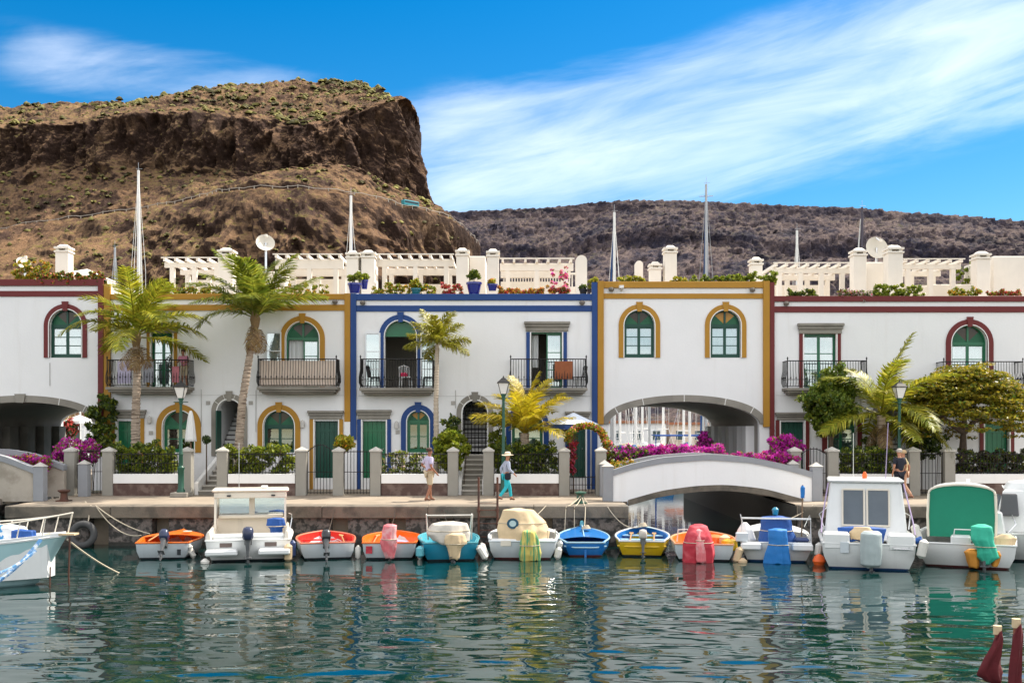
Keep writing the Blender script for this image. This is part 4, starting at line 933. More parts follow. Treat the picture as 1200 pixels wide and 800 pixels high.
def leaf_cloud(name, parent, cents, rads, per, size, mats, weights=None, flat=.0, smin=.6):
    """many single leaves spread in clumps"""
    cents = np.asarray(cents, float); rads = np.asarray(rads, float)
    if rads.ndim == 1: rads = np.tile(rads, (len(cents), 1))
    n = len(cents) * per; C_ = np.repeat(cents, per, 0); R_ = np.repeat(rads, per, 0)
    d = rng.normal(size=(n, 3)); d /= np.linalg.norm(d, axis=1, keepdims=True); rad = rng.rand(n, 1) ** .42
    P = C_ + d * rad * R_
    a = rng.normal(size=(n, 3)); a[:, 2] *= (1 - flat); a /= np.linalg.norm(a, axis=1, keepdims=True)
    b = rng.normal(size=(n, 3)); b[:, 2] *= (1 - flat); b -= (b * a).sum(1, keepdims=True) * a; b /= np.linalg.norm(b, axis=1, keepdims=True)
    s = size * 1.25 * (smin + (1.5 - smin) * rng.rand(n, 1)); w = s * .55
    V = np.stack([P - a * s * .5, P + b * w * .5 + a * s * .05, P + a * s * .5, P - b * w * .5 + a * s * .05], 1).reshape(-1, 3)
    Fq = np.arange(n * 4).reshape(n, 4)
    mats = mats if isinstance(mats, list) else [mats]
    mi = rng.choice(len(mats), n, p=weights) if len(mats) > 1 else None
    return np_mesh(name, V, Fq, mats, parent, mi)
def frond_mesh(name, L, bend, n=34, w=.55, m=None, droop=.5, plume=False, seed=0):
    rs = np.random.RandomState(seed); mb_v, mb_f = [], []; pts = []; p = np.zeros(3); a = 0.0
    K = 12
    for i in range(K + 1):
        pts.append(p.copy()); t = i / K; a = -bend * t ** 1.3; p = p + np.array([math.cos(a), 0, math.sin(a)]) * L / K
    pts = np.array(pts)
    def at(t): 
        x = t * K; i = min(int(x), K - 1); f_ = x - i; d = pts[i + 1] - pts[i]; return pts[i] * (1 - f_) + pts[i + 1] * f_, d / np.linalg.norm(d)
    # rachis
    for i in range(K + 1):
        r = .028 * (1 - .85 * i / K) * (L / 2.8); q = pts[i]; mb_v += [q + [0, r, 0], q + [0, 0, r], q + [0, -r, 0], q + [0, 0, -r]]
    for i in range(K):
        for k in range(4): mb_f.append([i * 4 + k, i * 4 + (k + 1) % 4, (i + 1) * 4 + (k + 1) % 4, (i + 1) * 4 + k])
    for i in range(n):
        t = .14 + .86 * (i + .5) / n; q, d = at(min(t, .999)); ln = 1.2 * w * (math.sin(pi * min(1, (t * .92 + .06))) ** .55) * rs.uniform(.75, 1.15)
        up = np.cross(d, [0, 1, 0]); up = -up if up[2] < 0 else up
        for s in (-1, 1):
            for rep in range(2 if plume else 1):
                el = rs.uniform(-.2, .5) if not plume else rs.uniform(-1.2, 1.2)
                o = d * rs.uniform(.45, .75) + np.array([0, s, 0]) * rs.uniform(.75, 1.0) + up * el * .6; o /= np.linalg.norm(o)
                m1 = q + o * ln * .5; m2 = m1 + (o * .8 + np.array([0, 0, -droop * rs.uniform(.5, 1.3)])) * ln * .5
                wd = np.cross(o, up); nl = np.linalg.norm(wd); wd = wd / (nl + 1e-6) * .027 * (L / 2.8) ** .5
                b = len(mb_v); mb_v += [q - wd * .6, q + wd * .6, m1 + wd, m1 - wd, m2 + wd * .15, m2 - wd * .15]
                mb_f += [[b, b + 1, b + 2, b + 3], [b + 3, b + 2, b + 4, b + 5]]
    o = np_mesh(name, np.array(mb_v), np.array(mb_f), m); me = o.data; bpy.data.objects.remove(o); return me
def palm(label, base, path, r0, r1, fronds, m, trunk=TRUNK, plume=False, w=.5, rings=44, skirt=0, seed=0, coco=False, dead=False):
    """path: trunk points bottom->top; fronds: list of (azimuth, elevation, length, bend)"""
    t = thing('palm_tree', label, 'palm tree', base)
    P = [Vector(p) for p in path]; pts = []; rs = []
    for k in range(rings):
        u = k / (rings - 1) * (len(P) - 1); i = min(int(u), len(P) - 2); f_ = u - i; q = P[i].lerp(P[i + 1], f_); s = k / (rings - 1)
        for e, g_ in ((0, 1.1), (.02, .93)): pts.append(q + Vector((0, 0, e))); rs.append((r0 + (r1 - r0) * s) * g_ * random.uniform(.96, 1.04))
    MB().tube(pts, rs, 9).build('trunk', trunk, t, smooth=False)
    top = P[-1]; o0 = ORG[t.name]
    if coco: MB().tube([top - Vector((0, 0, .35)), top, top + Vector((0, 0, .3))], [r1 * 1.1, r1 * 1.7, r1 * .9], 8).build('crown_shaft', mat('palm_fibre', (.20, .13, .06), .9, .4, 12), t)
    cache = {}
    for (az_, el_, ln, bend) in fronds:
        key = (round(bend, 1), round(ln, 1))
        if key not in cache: cache[key] = frond_mesh('frond', ln, bend, 66 if ln > 2 else 38, w, m, .55, plume, seed + len(cache))
        o = bpy.data.objects.new('frond', cache[key]); C.objects.link(o); o.parent = t
        o.location = top - o0 + Vector((0, 0, random.uniform(-.05, .12)))
        o.rotation_euler = Euler((random.uniform(-.35, .35), -R(el_), R(az_)), 'XYZ')
    if coco or dead:
        for k in range(5):
            o = bpy.data.objects.new('dead_frond', dead_mesh(seed)); C.objects.link(o); o.parent = t; o.location = top - o0 - Vector((0, 0, .12 + .05 * k)); o.rotation_euler = Euler((random.uniform(-.4, .4), R(random.uniform(35, 70)), R(k * 74 + seed * 13)), 'XYZ')
    return t
DEADM = {}
def dead_mesh(seed):
    if seed not in DEADM: DEADM[seed] = frond_mesh('dead_frond', 1.15, 1.0, 22, .34, leaf_mat('dead_leaflet', (.20, .12, .05), (.34, .23, .10), .25), .9, False, seed + 5)
    return DEADM[seed]
def spread(n, lens, els, bends, seed):
    rs = random.Random(seed); out = []
    for i in range(n):
        t = i / (n - 1); out.append((i * 137.5 + rs.uniform(-14, 14), els[0] + (els[1] - els[0]) * t + rs.uniform(-7, 7), rs.choice(lens), rs.choice(bends)))
    return out
GD = 39.4; px = lambda p, d=GD: PX(p, d); pz = lambda p, d=GD: PZ(p, d)
palm('tall coconut palm with yellow green fronds before the mustard house balcony', (px(160), GD, QZ), [(px(160), GD, QZ), (px(158.5), GD, pz(500)), (px(160.5), GD, pz(440)), (px(159.5), GD, pz(396))], .19, .12, spread(17, (2.7, 3.1), (85, 6), (.9, 1.2, 1.5), 1), L_PALM, coco=True, w=.64)
palm('tall leaning coconut palm with bowed trunk by the stair arch', (px(279), GD, QZ), [(px(279), GD, QZ), (px(280), GD, pz(520)), (px(284), GD, pz(470)), (px(292), GD, pz(420)), (px(299), GD, pz(374))], .18, .12, spread(21, (2.6, 3.0), (88, 22), (.6, 1.0, 1.5), 5), L_PALM2, coco=True, seed=20, w=.66)
palm('slender palm with short plumy fronds before the blue trimmed house', (px(512), GD, QZ), [(px(512), GD, QZ), (px(511), GD, pz(470)), (px(512.5), GD, pz(404))], .115, .075, spread(15, (1.35, 1.6), (84, -5), (.5, .9), 9), L_FOX, trunk=PALETRUNK, plume=True, w=.34, seed=40)
palm('low bushy golden palm behind the hedge of the blue house', (px(617, 38.6), 38.6, QZ), [(px(615, 38.6), 38.6, QZ), (px(615, 38.6), 38.6, pz(508, 38.6))], .2, .17, spread(19, (2.0, 2.4), (86, 14), (.5, .8, 1.1), 12), L_YPALM, w=.5, rings=10, seed=60)
palm('young yellow green palm with a few long upright fronds beside the umbrella tree', (px(1035, 38.8), 38.8, QZ), [(px(1033, 38.8), 38.8, QZ), (px(1033, 38.8), 38.8, pz(487, 38.8))], .19, .16, spread(17, (2.9, 3.3), (86, -20), (.5, .9, 1.4), 31), L_PALM, w=.6, rings=12, seed=80, dead=True)
def limb_tree(name, label, base, limbs, crown_fn, cat='tree'):
    t = thing(name, label, cat, base); mb = MB()
    for pts, r in limbs: mb.tube(pts, list(np.linspace(r, r * .45, len(pts))), 7)
    mb.build('trunk', BARK, t, smooth=True); crown_fn(t); return t
def ficus(t):
    c, r = [], []
    for k in range(190):
        u = rng.normal(size=3); u /= np.linalg.norm(u); q = np.array([px(972, 38.9), 38.9, pz(472, 38.9)]) + u * rng.rand() ** .35 * np.array([1.05, .95, 1.38]) * (.82 + .36 * noise.noise(Vector(u) * 2.3 + Vector((5, 1, 2))) * 1.5)
        q[0] += (q[2] - pz(472)) * .05
        if q[2] < pz(500): q[0] = px(972, 38.9) + (q[0] - px(972, 38.9)) * .7
        c.append(q); e_ = rng.uniform(.15, .32); r.append([e_, e_, e_ * .85])
    leaf_cloud('crown', t, c, r, 62, .115, [L_TREE, L_HEDGE], [.8, .2])
limb_tree('ficus_tree', 'dense round green tree before the red trimmed house', (px(975, 38.9), 38.9, QZ), [([(px(975, 38.9), 38.9, QZ), (px(974, 38.9), 38.9, pz(520)), (px(970, 38.9), 38.9, pz(480))], .11), ([(px(974, 38.9), 38.9, pz(520)), (px(985, 38.9), 38.9, pz(470))], .06), ([(px(974, 38.9), 38.9, pz(515)), (px(955, 38.9), 39.1, pz(470))], .05)], ficus)
def flam(t):
    c, r = [], []
    for k in range(520):
        a = rng.rand() * 2 * pi; q = rng.rand() ** .5; x = 1133 + 76 * q * math.cos(a); dome = 430 + 58 * q ** 2.4
        y = dome + rng.rand() ** 1.6 * (40 - 14 * q) + 4 * rng.normal(); c.append([px(x, 39), 39 + 1.7 * q * math.sin(a), pz(y, 39)]); r.append([.46, .42, .085])
    leaf_cloud('crown', t, c, r, 64, .10, [L_FLAM, L_TREE], [.78, .22], flat=.55)
limb_tree('umbrella_tree', 'wide flat crowned tree in tiers before the red house balcony', (px(1130, 39), 39, QZ), [([(px(1130, 39), 39, QZ), (px(1128, 39), 39, pz(530)), (px(1129, 39), 39, pz(505))], .22), ([(px(1129, 39), 39, pz(507)), (px(1105, 39), 39, pz(490)), (px(1085, 39), 38.8, pz(470))], .12), ([(px(1129, 39), 39, pz(507)), (px(1150, 39), 39.2, pz(488)), (px(1180, 39), 39.3, pz(468))], .12), ([(px(1129, 39), 39, pz(507)), (px(1132, 39), 39.1, pz(480)), (px(1128, 39), 39.4, pz(448))], .11)], flam)
def bush(name, label, cat, x0, x1, y0, y1, d, dd, per, size, mats, weights=None, n=None, base=None, boxy=True, stem=True, rad=.16, group=None):
    """hedge or shrub spanning photo columns x0..x1 and rows y0..y1 at distance d (dd deep)"""
    X0, X1, Z0, Z1 = PX(x0, d), PX(x1, d), PZ(y1, d), PZ(y0, d); bz = Z0 if base is None else base
    t = thing(name, label, cat, ((X0 + X1) / 2, d, bz), group=group); vol = (X1 - X0) * (Z1 - Z0); n = int(n * 1.5) if n else max(8, int(vol * 40)); c = []
    for k in range(n):
        if boxy: q = [rng.uniform(X0 + rad * .6, X1 - rad * .6), d + dd * rng.uniform(-.5, .5), rng.uniform(Z0, Z1 - rad * .6) + .05 * rng.normal()]
        else:
            u = rng.normal(size=3); u /= np.linalg.norm(u); u *= rng.rand() ** .4; q = [(X0 + X1) / 2 + u[0] * (X1 - X0) * .45, d + u[1] * dd * .5, (Z0 + Z1) / 2 + u[2] * (Z1 - Z0) * .45]
        c.append(q)
    c = np.array(c); leaf_cloud('foliage', t, c, [rad, rad, rad * .8], per, size, mats, weights)
    if stem:
        mb = MB()
        for k in range(max(2, int((X1 - X0) * 2.2))):
            q = c[rng.randint(len(c))]; mb.tube([(q[0] * .8 + .2 * (X0 + X1) / 2, d, bz), (q[0], q[1], q[2])], .014, 4)
        mb.build('stems', BARK, t, kind='stuff', recalc=False)
    return t
HZ = gz(555)
bush('hedge', 'clipped green hedge in the planter beside the leftmost lamp post', 'hedge', 134, 211, 518, 556, 38.0, .8, 60, .085, [L_HEDGE, L_LIME, L_DARK], [.6, .2, .2], base=HZ)
bush('hedge', 'bright green hedge in the planter below the leaning palm', 'hedge', 263, 347, 520, 556, 38.0, .8, 60, .085, [L_HEDGE, L_LIME, L_DARK], [.5, .35, .15], base=HZ)
bush('flower_bed', 'mixed plants with pale flowers behind the railing of the blue house', 'plants', 447, 500, 526, 556, 38.0, .7, 40, .08, [L_HEDGE, L_LIME, L_WHITE, L_DARK], [.4, .25, .15, .2], n=28, base=HZ)
bush('shrub', 'round lime green shrub at the foot of the slender palm', 'shrub', 503, 552, 500, 556, 38.6, 1.4, 60, .10, [L_LIME, L_HEDGE], [.7, .3], boxy=False, n=60, base=QZ)
bush('hedge', 'dense dark green hedge below the golden palm', 'hedge', 580, 656, 517, 556, 38.0, .8, 62, .08, [L_DARK, L_HEDGE], [.45, .55], base=HZ)
bush('climbing_shrub', 'leafy climber beside the barred stair arch', 'shrub', 572, 592, 482, 545, 40.2, .9, 50, .10, [L_LIME, L_HEDGE], [.4, .6], n=34, base=QZ)
bush('climbing_shrub', 'leafy climber between the slender palm and the barred arch', 'shrub', 517, 541, 488, 530, 40.6, .7, 50, .10, [L_HEDGE, L_DARK], [.6, .4], n=26, base=QZ)
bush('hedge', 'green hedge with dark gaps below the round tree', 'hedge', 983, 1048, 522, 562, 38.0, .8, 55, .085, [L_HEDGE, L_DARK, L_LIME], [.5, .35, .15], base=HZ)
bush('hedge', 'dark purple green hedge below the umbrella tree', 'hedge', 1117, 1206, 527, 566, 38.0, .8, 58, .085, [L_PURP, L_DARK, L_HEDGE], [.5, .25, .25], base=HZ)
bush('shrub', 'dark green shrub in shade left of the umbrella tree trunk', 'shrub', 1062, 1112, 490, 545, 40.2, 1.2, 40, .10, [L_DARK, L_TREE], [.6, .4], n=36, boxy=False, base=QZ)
bush('shrub', 'leafy shrub at the foot of the young palm', 'shrub', 1008, 1046, 505, 552, 39.4, 1.0, 40, .1, [L_HEDGE, L_DARK], [.6, .4], n=26, boxy=False, base=QZ)
bush('climbing_vine', 'dark climbing vine on the wall corner of the mustard house', 'vine', 102, 137, 458, 530, 40.9, .6, 42, .12, [L_DARK, L_TREE, L_HEDGE], [.4, .35, .25], n=44, base=QZ)
bush('croton', 'yellow orange croton above the gate of the mustard house', 'shrub', 392, 415, 507, 530, 38.2, .6, 44, .10, [L_CORD, L_LIME, L_ORG], [.6, .25, .15], n=18, boxy=False, base=QZ)
bush('bougainvillea', 'tall magenta bougainvillea beside the leftmost iron gate', 'bougainvillea', 62, 120, 510, 548, 38.6, 1.2, 60, .085, [L_MAG, L_HEDGE, L_LIME], [.7, .2, .1], n=56, boxy=False, base=QZ, rad=.2)
bush('bougainvillea', 'low magenta bougainvillea on the beige left footbridge', 'bougainvillea', -40, 60, 533, 548, 36.4, .5, 46, .08, [L_MAG, L_HEDGE, L_ORG], [.55, .3, .15], n=60, base=PZ(550, 36.4))
bush('bougainvillea', 'green and magenta bougainvillea starting the row on the white footbridge', 'bougainvillea', 716, 765, 521, 549, 37.6, .7, 56, .085, [L_MAG, L_HEDGE, L_DARK], [.4, .4, .2], n=50, base=QZ)
bush('bougainvillea', 'bright magenta bougainvillea row along the crown of the white footbridge', 'bougainvillea', 752, 850, 520, 540, 37.6, .7, 60, .085, [L_MAG, L_HEDGE, L_PINK], [.76, .14, .1], n=84, base=PZ(545, 37.6), rad=.17)
bush('bougainvillea', 'thin magenta bougainvillea trailing down the right side of the white footbridge', 'bougainvillea', 846, 938, 530, 545, 37.4, .5, 60, .08, [L_MAG, L_HEDGE, L_PINK], [.7, .15, .15], n=60, base=PZ(550, 37.4), rad=.13)
bush('bougainvillea', 'round magenta bougainvillea inside the canal arch', 'bougainvillea', 815, 836, 505, 532, 42.5, .7, 70, .09, [L_MAG, L_DARK], [.75, .25], n=24, boxy=False, base=QZ)
bush('bougainvillea', 'magenta bougainvillea mound before the green door of the red house', 'bougainvillea', 897, 942, 509, 540, 38.4, 1.0, 64, .09, [L_MAG, L_HEDGE], [.82, .18], n=44, boxy=False, base=QZ, rad=.19)
bush('ground_cover', 'orange tinged trailing plants along the white footbridge coping', 'plants', 716, 790, 538, 551, 35.6, .4, 44, .06, [L_ORG, L_LIME, L_HEDGE], [.35, .3, .35], n=44, base=PZ(556, 35.6), rad=.09)
# flowered arch over the blue house gate
t = thing('flower_arch', 'garden arch of orange and pink climbers over the blue house gate', 'flower arch', (gx(683), FENCE + .5, QZ)); c = []
for k in range(60):
    a = pi * k / 59; c.append([gx(686) + gx(709) - gx(686) if False else gx(688) + .68 * math.cos(a), FENCE + .45 + rng.normal() * .1, gz(516) + .55 * math.sin(a)])
for k in range(34): c.append([gx(711) + rng.normal() * .07, FENCE + .4, gz(516) - rng.rand() * 1.0])
leaf_cloud('foliage', t, c, [.15, .18, .13], 46, .085, [L_HEDGE, L_ORG, L_PINK, L_LIME], [.4, .25, .1, .25])
mb = MB(); mb.tube([(gx(688) - .66, FENCE + .45, QZ)] + [(gx(688) + .66 * math.cos(pi - pi * i / 12), FENCE + .45, gz(516) + .52 * math.sin(pi * i / 12)) for i in range(13)] + [(gx(688) + .66, FENCE + .45, QZ)], .02, 5); mb.build('hoop', IRON, t)
bush('hanging_flowers', 'pink and red flowers hanging beside the shaded green door of the blue house', 'flowers', 665, 676, 515, 552, 38.4, .4, 40, .09, [L_PINK, L_RED, L_DARK], [.5, .25, .25], n=14, base=QZ)
# ---- plants along the roof edges
def pot(label, px_, y0, y1, w, col, d=FD + .35, plant=None):
    x, z0, z1 = PX(px_, d), PZ(y1, d), PZ(y0, d); r = w * d / F / 2
    t = thing('flower_pot', label, 'potted plant', (x, d, z0))
    MB().lathe([(0, 0), (r * .68, 0), (r * .95, (z1 - z0) * .8), (r * 1.05, (z1 - z0) * .82), (r * 1.05, z1 - z0), (r * .9, z1 - z0), (r * .85, (z1 - z0) * .9), (0, (z1 - z0) * .88)], (x, d, z0), 14).build('pot', col, t, smooth=True)
    if plant:
        yt, wd, mats, wts = plant; zt = PZ(yt, d); c = []
        for k in range(16):
            u = rng.normal(size=3); u /= np.linalg.norm(u); u *= rng.rand() ** .4; c.append([x + u[0] * wd * d / F / 2 * .8, d + u[1] * .2, (z1 + zt) / 2 + u[2] * (zt - z1) * .45])
        leaf_cloud('foliage', t, c, [.1, .1, .09], 34, .085, mats, wts); MB().tube([(x, d, z1 - .1), (x, d, (z1 + zt) / 2)], .02, 5).build('stem', BARK, t)
POTBLUE = mat('cobalt_glaze', (.012, .02, .22), .15, .2, 6, coat=.5); POTTEAL = mat('teal_glaze', (.02, .16, .2), .2, .2, 6, coat=.4); POTDARK = mat('dark_pot', (.03, .03, .035), .6, .2, 6)
pot('round cobalt blue pot with green succulent at the left end of the blue roof', 415.5, 332, 344, 16, POTBLUE, plant=(318, 26, [L_HEDGE, L_LIME], [.6, .4]))
pot('narrow dark blue pot just behind the round cobalt pot', 427, 328, 339, 9, POTBLUE, FD + .9, plant=(321, 12, [L_LIME, L_HEDGE], [.5, .5]))
pot('small teal pot with yellow flowers above the slender palm', 487.5, 338, 346, 12, POTTEAL, plant=(328, 13, [L_CORD, L_LIME], [.6, .4]))
pot('large cobalt blue pot with a shrub in the middle of the blue roof', 555.5, 331, 345, 18, POTBLUE, plant=(316, 20, [L_HEDGE, L_TREE], [.6, .4]))
pot('small cobalt pot with orange flowers before a chimney', 577, 333, 341, 12, POTBLUE, plant=(327, 11, [L_ORG, L_LIME], [.6, .4]))
pot('low black pot beside the round headed chimney', 683.5, 339, 345, 10, POTDARK, plant=(335, 9, [L_DARK, L_HEDGE], [.6, .4]))
RB = fz(344.5)
def rp(label, x0, x1, y0, y1, mats, w, per=34, size=.075, d=FD + .45, n=None, cat='plants', nm='roof_plants', rad=.09): bush(nm, label, cat, x0, x1, y0, y1, d, .35, per, size, mats, w, n=n or max(6, int((x1 - x0) * .75)), rad=rad, stem=False, base=fz(350))
rp('orange and yellow flowering shrub on the left red roof edge', 15, 60, 306, 329, [L_ORG, L_LIME, L_CORD, L_HEDGE], [.3, .3, .2, .2], n=60)
rp('trailing red green plants hanging over the left red roof edge', 40, 124, 319, 333, [L_HEDGE, L_RED, L_DARK, L_ORG], [.5, .15, .2, .15], d=FD + .12, n=90)
rp('low green plants on the mustard roof between the tall palms', 196, 262, 335, 347, [L_HEDGE, L_LIME, L_ORG], [.5, .3, .2], n=40)
rp('thin grasses and flowers on the mustard roof after the leaning palm', 320, 385, 333, 347, [L_LIME, L_ORG, L_HEDGE], [.4, .2, .4], per=20)
rp('low yellow green row on the blue roof near the cobalt pots', 436, 512, 332, 346, [L_LIME, L_HEDGE, L_ORG], [.45, .35, .2])
rp('red flowers on the blue roof beside the large cobalt pot', 516, 545, 332, 346, [L_RED, L_PINK, L_HEDGE], [.5, .2, .3])
rp('red and orange flower row on the blue roof before the white railing', 582, 668, 337, 346, [L_RED, L_ORG, L_HEDGE], [.35, .3, .35])
rp('tall pink bougainvillea on the blue roof terrace', 645, 668, 313, 345, [L_PINK, L_MAG, L_HEDGE], [.6, .2, .2], n=26, per=22)
rp('yellow flowers at the blue and mustard roof corner', 688, 702, 326, 333, [L_CORD, L_LIME], [.6, .4], n=10)
rp('yellow flowering row at the left end of the canal house roof', 723, 756, 324, 332, [L_CORD, L_LIME, L_HEDGE], [.5, .3, .2])
rp('yellow plants beside the tall chimney of the canal house', 786, 806, 323, 332, [L_CORD, L_LIME], [.6, .4])
rp('long green planting on the canal house roof', 808, 878, 323, 333, [L_HEDGE, L_LIME, L_DARK], [.5, .3, .2])
rp('leafy green plants at the right corner of the canal house roof', 862, 912, 319, 334, [L_LIME, L_HEDGE], [.6, .4], d=FD + .25, n=44)
rp('dark green mound at the left end of the red roof', 922, 960, 338, 350, [L_HEDGE, L_DARK], [.6, .4], d=FD + .2, n=40)
rp('pale flowering plants in the middle of the red roof', 980, 1022, 340, 352, [L_HEDGE, L_WHITE, L_DARK, L_PINK], [.4, .3, .2, .1], d=FD + .15, n=44)
rp('leafy green shrub on the red roof below the satellite dishes', 1022, 1084, 333, 349, [L_HEDGE, L_LIME], [.55, .45], d=FD + .2, n=70)
rp('low plants on the red roof before the small pergola', 1110, 1152, 338, 350, [L_LIME, L_HEDGE, L_ORG], [.4, .4, .2], n=34)
rp('red geraniums at the right end of the red roof', 1156, 1198, 340, 350, [L_RED, L_HEDGE], [.5, .5], n=36)
rp('tall green plant behind the small roof pergola', 1112, 1142, 309, 338, [L_TREE, L_LIME], [.6, .4], d=48, n=34)
# small topiary on the garden wall
t = thing('topiary', 'small dark ball topiary beside the mustard stair arch', 'topiary', (px(242, 38.6), 38.6, QZ)); leaf_cloud('foliage', t, [[px(242, 38.6), 38.6, PZ(515, 38.6)]] * 5, [.17, .17, .17], 90, .06, L_DARK); MB().tube([(px(242, 38.6), 38.6, QZ), (px(242, 38.6), 38.6, PZ(513, 38.6))], .025, 6).build('stem', BARK, t)
# ------------------------------------------------------------------ boats
def gel(name, col, rough=.32, var=.08): return mat(name, col, rough, var, 2.2, coat=.25, streak=.32, streak_col=tuple(.5 * c for c in col))
GWHITE = gel('white_gelcoat', (.72, .73, .72)); GGREY = gel('pale_grey_gelcoat', (.55, .60, .63)); GCREAM = gel('cream_gelcoat', (.70, .64, .54))
BOOT = mat('dark_boot_stripe', (.02, .025, .03), .5); BOOTBLUE = mat('blue_boot_stripe', (.015, .05, .14), .5); BOOTRED = mat('maroon_boot_stripe', (.09, .02, .02), .5)
ORANGE = gel('orange_paint', (.75, .16, .015)); REDP = gel('red_boat_paint', (.62, .035, .025)); SKYB = gel('bright_blue_paint', (.01, .14, .42)); TURQ = gel('turquoise_paint', (.015, .22, .34)); LTURQ = gel('light_turquoise_paint', (.10, .38, .45)); YEL = gel('yellow_boat_paint', (.62, .40, .01)); PALEB = gel('pale_blue_paint', (.35, .55, .65))
MOTORB = mat('black_motor_cowl', (.015, .016, .02), .3, .1, 3, coat=.4); MOTORG = mat('grey_motor_leg', (.10, .105, .11), .45, .2, 6); NAVY = mat('navy_cowl', (.015, .025, .07), .3, .1, 3, coat=.4)
CANVAS = mat('beige_canvas_cover', (.58, .44, .27), .85, .18, 4, bump=.4, bscale=9); GREYCAN = mat('sun_bleached_canvas', (.52, .48, .42), .85, .2, 4, bump=.4, bscale=9)
PINKC = mat('pink_cloth', (.68, .16, .18), .8, .2, 4, bump=.4, bscale=9, col2=(.70, .36, .36), mscale=3); REDC = mat('red_cloth', (.46, .03, .05), .8, .2, 4, bump=.4, bscale=9, col2=(.62, .10, .12), mscale=2.5); BLUEC = mat('blue_tarpaulin', (.012, .16, .46), .6, .2, 4, bump=.5, bscale=8); DBLUEC = mat('deep_blue_tarpaulin', (.01, .07, .28), .6, .2, 4, bump=.5, bscale=8); GREENC = mat('green_canvas', (.008, .20, .12), .75, .1, 3, bump=.2, bscale=12)
TEALC = mat('mint_cloth', (.04, .42, .28), .8, .2, 5, bump=.4, bscale=9); STRIPE = mat('striped_towel', (.55, .45, .12), .9, .1, 3, col2=(.10, .30, .14), mscale=4, stretch=(5, .3, .3), mix=(.47, .53))
FENDW = mat('white_fender', (.62, .60, .55), .45, .2, 5); FENDN = mat('navy_fender', (.03, .05, .14), .45); FENDO = mat('orange_buoy', (.75, .12, .02), .45, .2, 5); ROPE = mat('rope', (.50, .43, .32), .9, .2, 10); ROPED = mat('dark_rope', (.12, .10, .08), .9); RUBBER = mat('tyre_rubber', (.06, .06, .06), .8, .2, 6)
def lb(mb_, *a): return mb_
class Boat:
    def __init__(s, label, px_, wl, L, B, fs=.45, fb=.5, tr=.85, rot=0.0, side=GWHITE, inner=None, boot=BOOT, name='boat', cat='boat', gun=None, pointed=False, floor=.1, open_=True, rim=.07, d=None, x=None):
        s.d = d or F * CAMZ / (wl - YH); X = PX(px_, s.d) if x is None else x
        if x is None: rot -= .85 * math.degrees(math.atan((px_ - 600) / F))
        s.t = thing(name, label, cat, (X, s.d, 0), R(rot), rel=True); s.L, s.B, s.fs, s.fb = L, B, fs, fb
        n = 17; ts = [i / (n - 1) for i in range(n)]
        def hb(t):
            if pointed and t < .45: return B / 2 * max(.0, 1 - ((.45 - t) / .45) ** 2.0) ** .75
            if t < .45: k = t / .45; k = k * k * (3 - 2 * k); return B / 2 * (tr + (1 - tr) * k)
            return B / 2 * max(0, 1 - ((t - .45) / .55) ** 2.3)
        sh = lambda t: fs + (fb - fs) * t ** 2 + (.12 * max(0, .3 - t) / .3 if pointed else 0)
        s.hb, s.sh = hb, sh
        def section(t, inset=0.0, dz=0.0):
            b = max(0.0, hb(t) - inset); z = sh(t); yk = L * t; rk = .16 * L * t ** 3; k = -.22 * (1 - .5 * t ** 3)
            pts = [(b, yk + 0, z + dz), (b * .965, yk - rk * .35, z * .5), (b * .86, yk - rk * .7, .05), (b * .6, yk - rk, -.12), (0, yk - rk, k)]
            return pts
        rings = []
        for t in ts:
            q = section(t); rings.append([(x, y, z) for x, y, z in q] + [(-x, y, z) for x, y, z in reversed(q[:-1])])
        mb = MB(); m = len(rings[0])
        vs = [p for r in rings for p in r]; b0 = 0
        for k in range(n - 1):
            for i in range(m - 1):
                mb.cm = 1 if i in (2, 3, 4, 5) else 0
                a = k * m + i; mb.add([vs[a], vs[a + 1], vs[a + m + 1], vs[a + m]], [(0, 1, 2, 3)])
        if not pointed:
            q = rings[0]; mb.cm = 0; mb.add([q[0], q[1], q[2], q[6], q[7], q[8]], [tuple(range(6))]); mb.cm = 1; mb.add([q[2], q[3], q[4], q[5], q[6]], [tuple(range(5))])
        bm_o = mb.build('hull', [side, boot], s.t, smooth=True, angle=35)
        bm2 = bmesh.new(); bm2.from_mesh(bm_o.data); bmesh.ops.remove_doubles(bm2, verts=bm2.verts, dist=.0005); bmesh.ops.recalc_face_normals(bm2, faces=bm2.faces); bm2.to_mesh(bm_o.data); bm2.free()
        s.hull = bm_o; inner = inner or side
        # rim and inside
        mb = MB(); rg = []
        for t in ts[:-1]:
            b = hb(t); i_ = max(0, b - rim); z = sh(t); fl = floor + .1 * t
            rg.append([(b, L * t, z + .001), (i_, L * t, z + .012), (i_ * .93, L * t, fl), (-i_ * .93, L * t, fl), (-i_, L * t, z + .012), (-b, L * t, z + .001)])
        if open_: 
            rg[0] = [(x, y + (0 if k in (0, 5) else .06), z) for k, (x, y, z) in enumerate(rg[0])]
            mb.rings(rg, cap=False, closed=False)
            r0 = rg[0]; mb.add([r0[1], r0[2], r0[3], r0[4]], [(0, 1, 2, 3)]); mb.add([r0[0], r0[1], r0[4], r0[5]], [(0, 1, 2, 3)])
            rl = rg[-1]; mb.add([rl[1], rl[2], rl[3], rl[4]], [(0, 1, 2, 3)])
            mb.build('interior', inner, s.t, recalc=False)
        gun = gun or side
        pl = [(hb(t), L * t, sh(t) + .012) for t in ts]; pr = [(-x, y, z) for x, y, z in reversed(pl)]
        MB().tube(pl + pr[1:], .028, 6).build('gunwale', gun, s.t, smooth=True)
        if not pointed: MB().tube([pl[0], pr[-1]], .028, 6).build('transom_rail', gun, s.t, smooth=True)
    def part(s, name, mb, m, par=None, **k): return mb.build(name, m, par or s.t, **k)
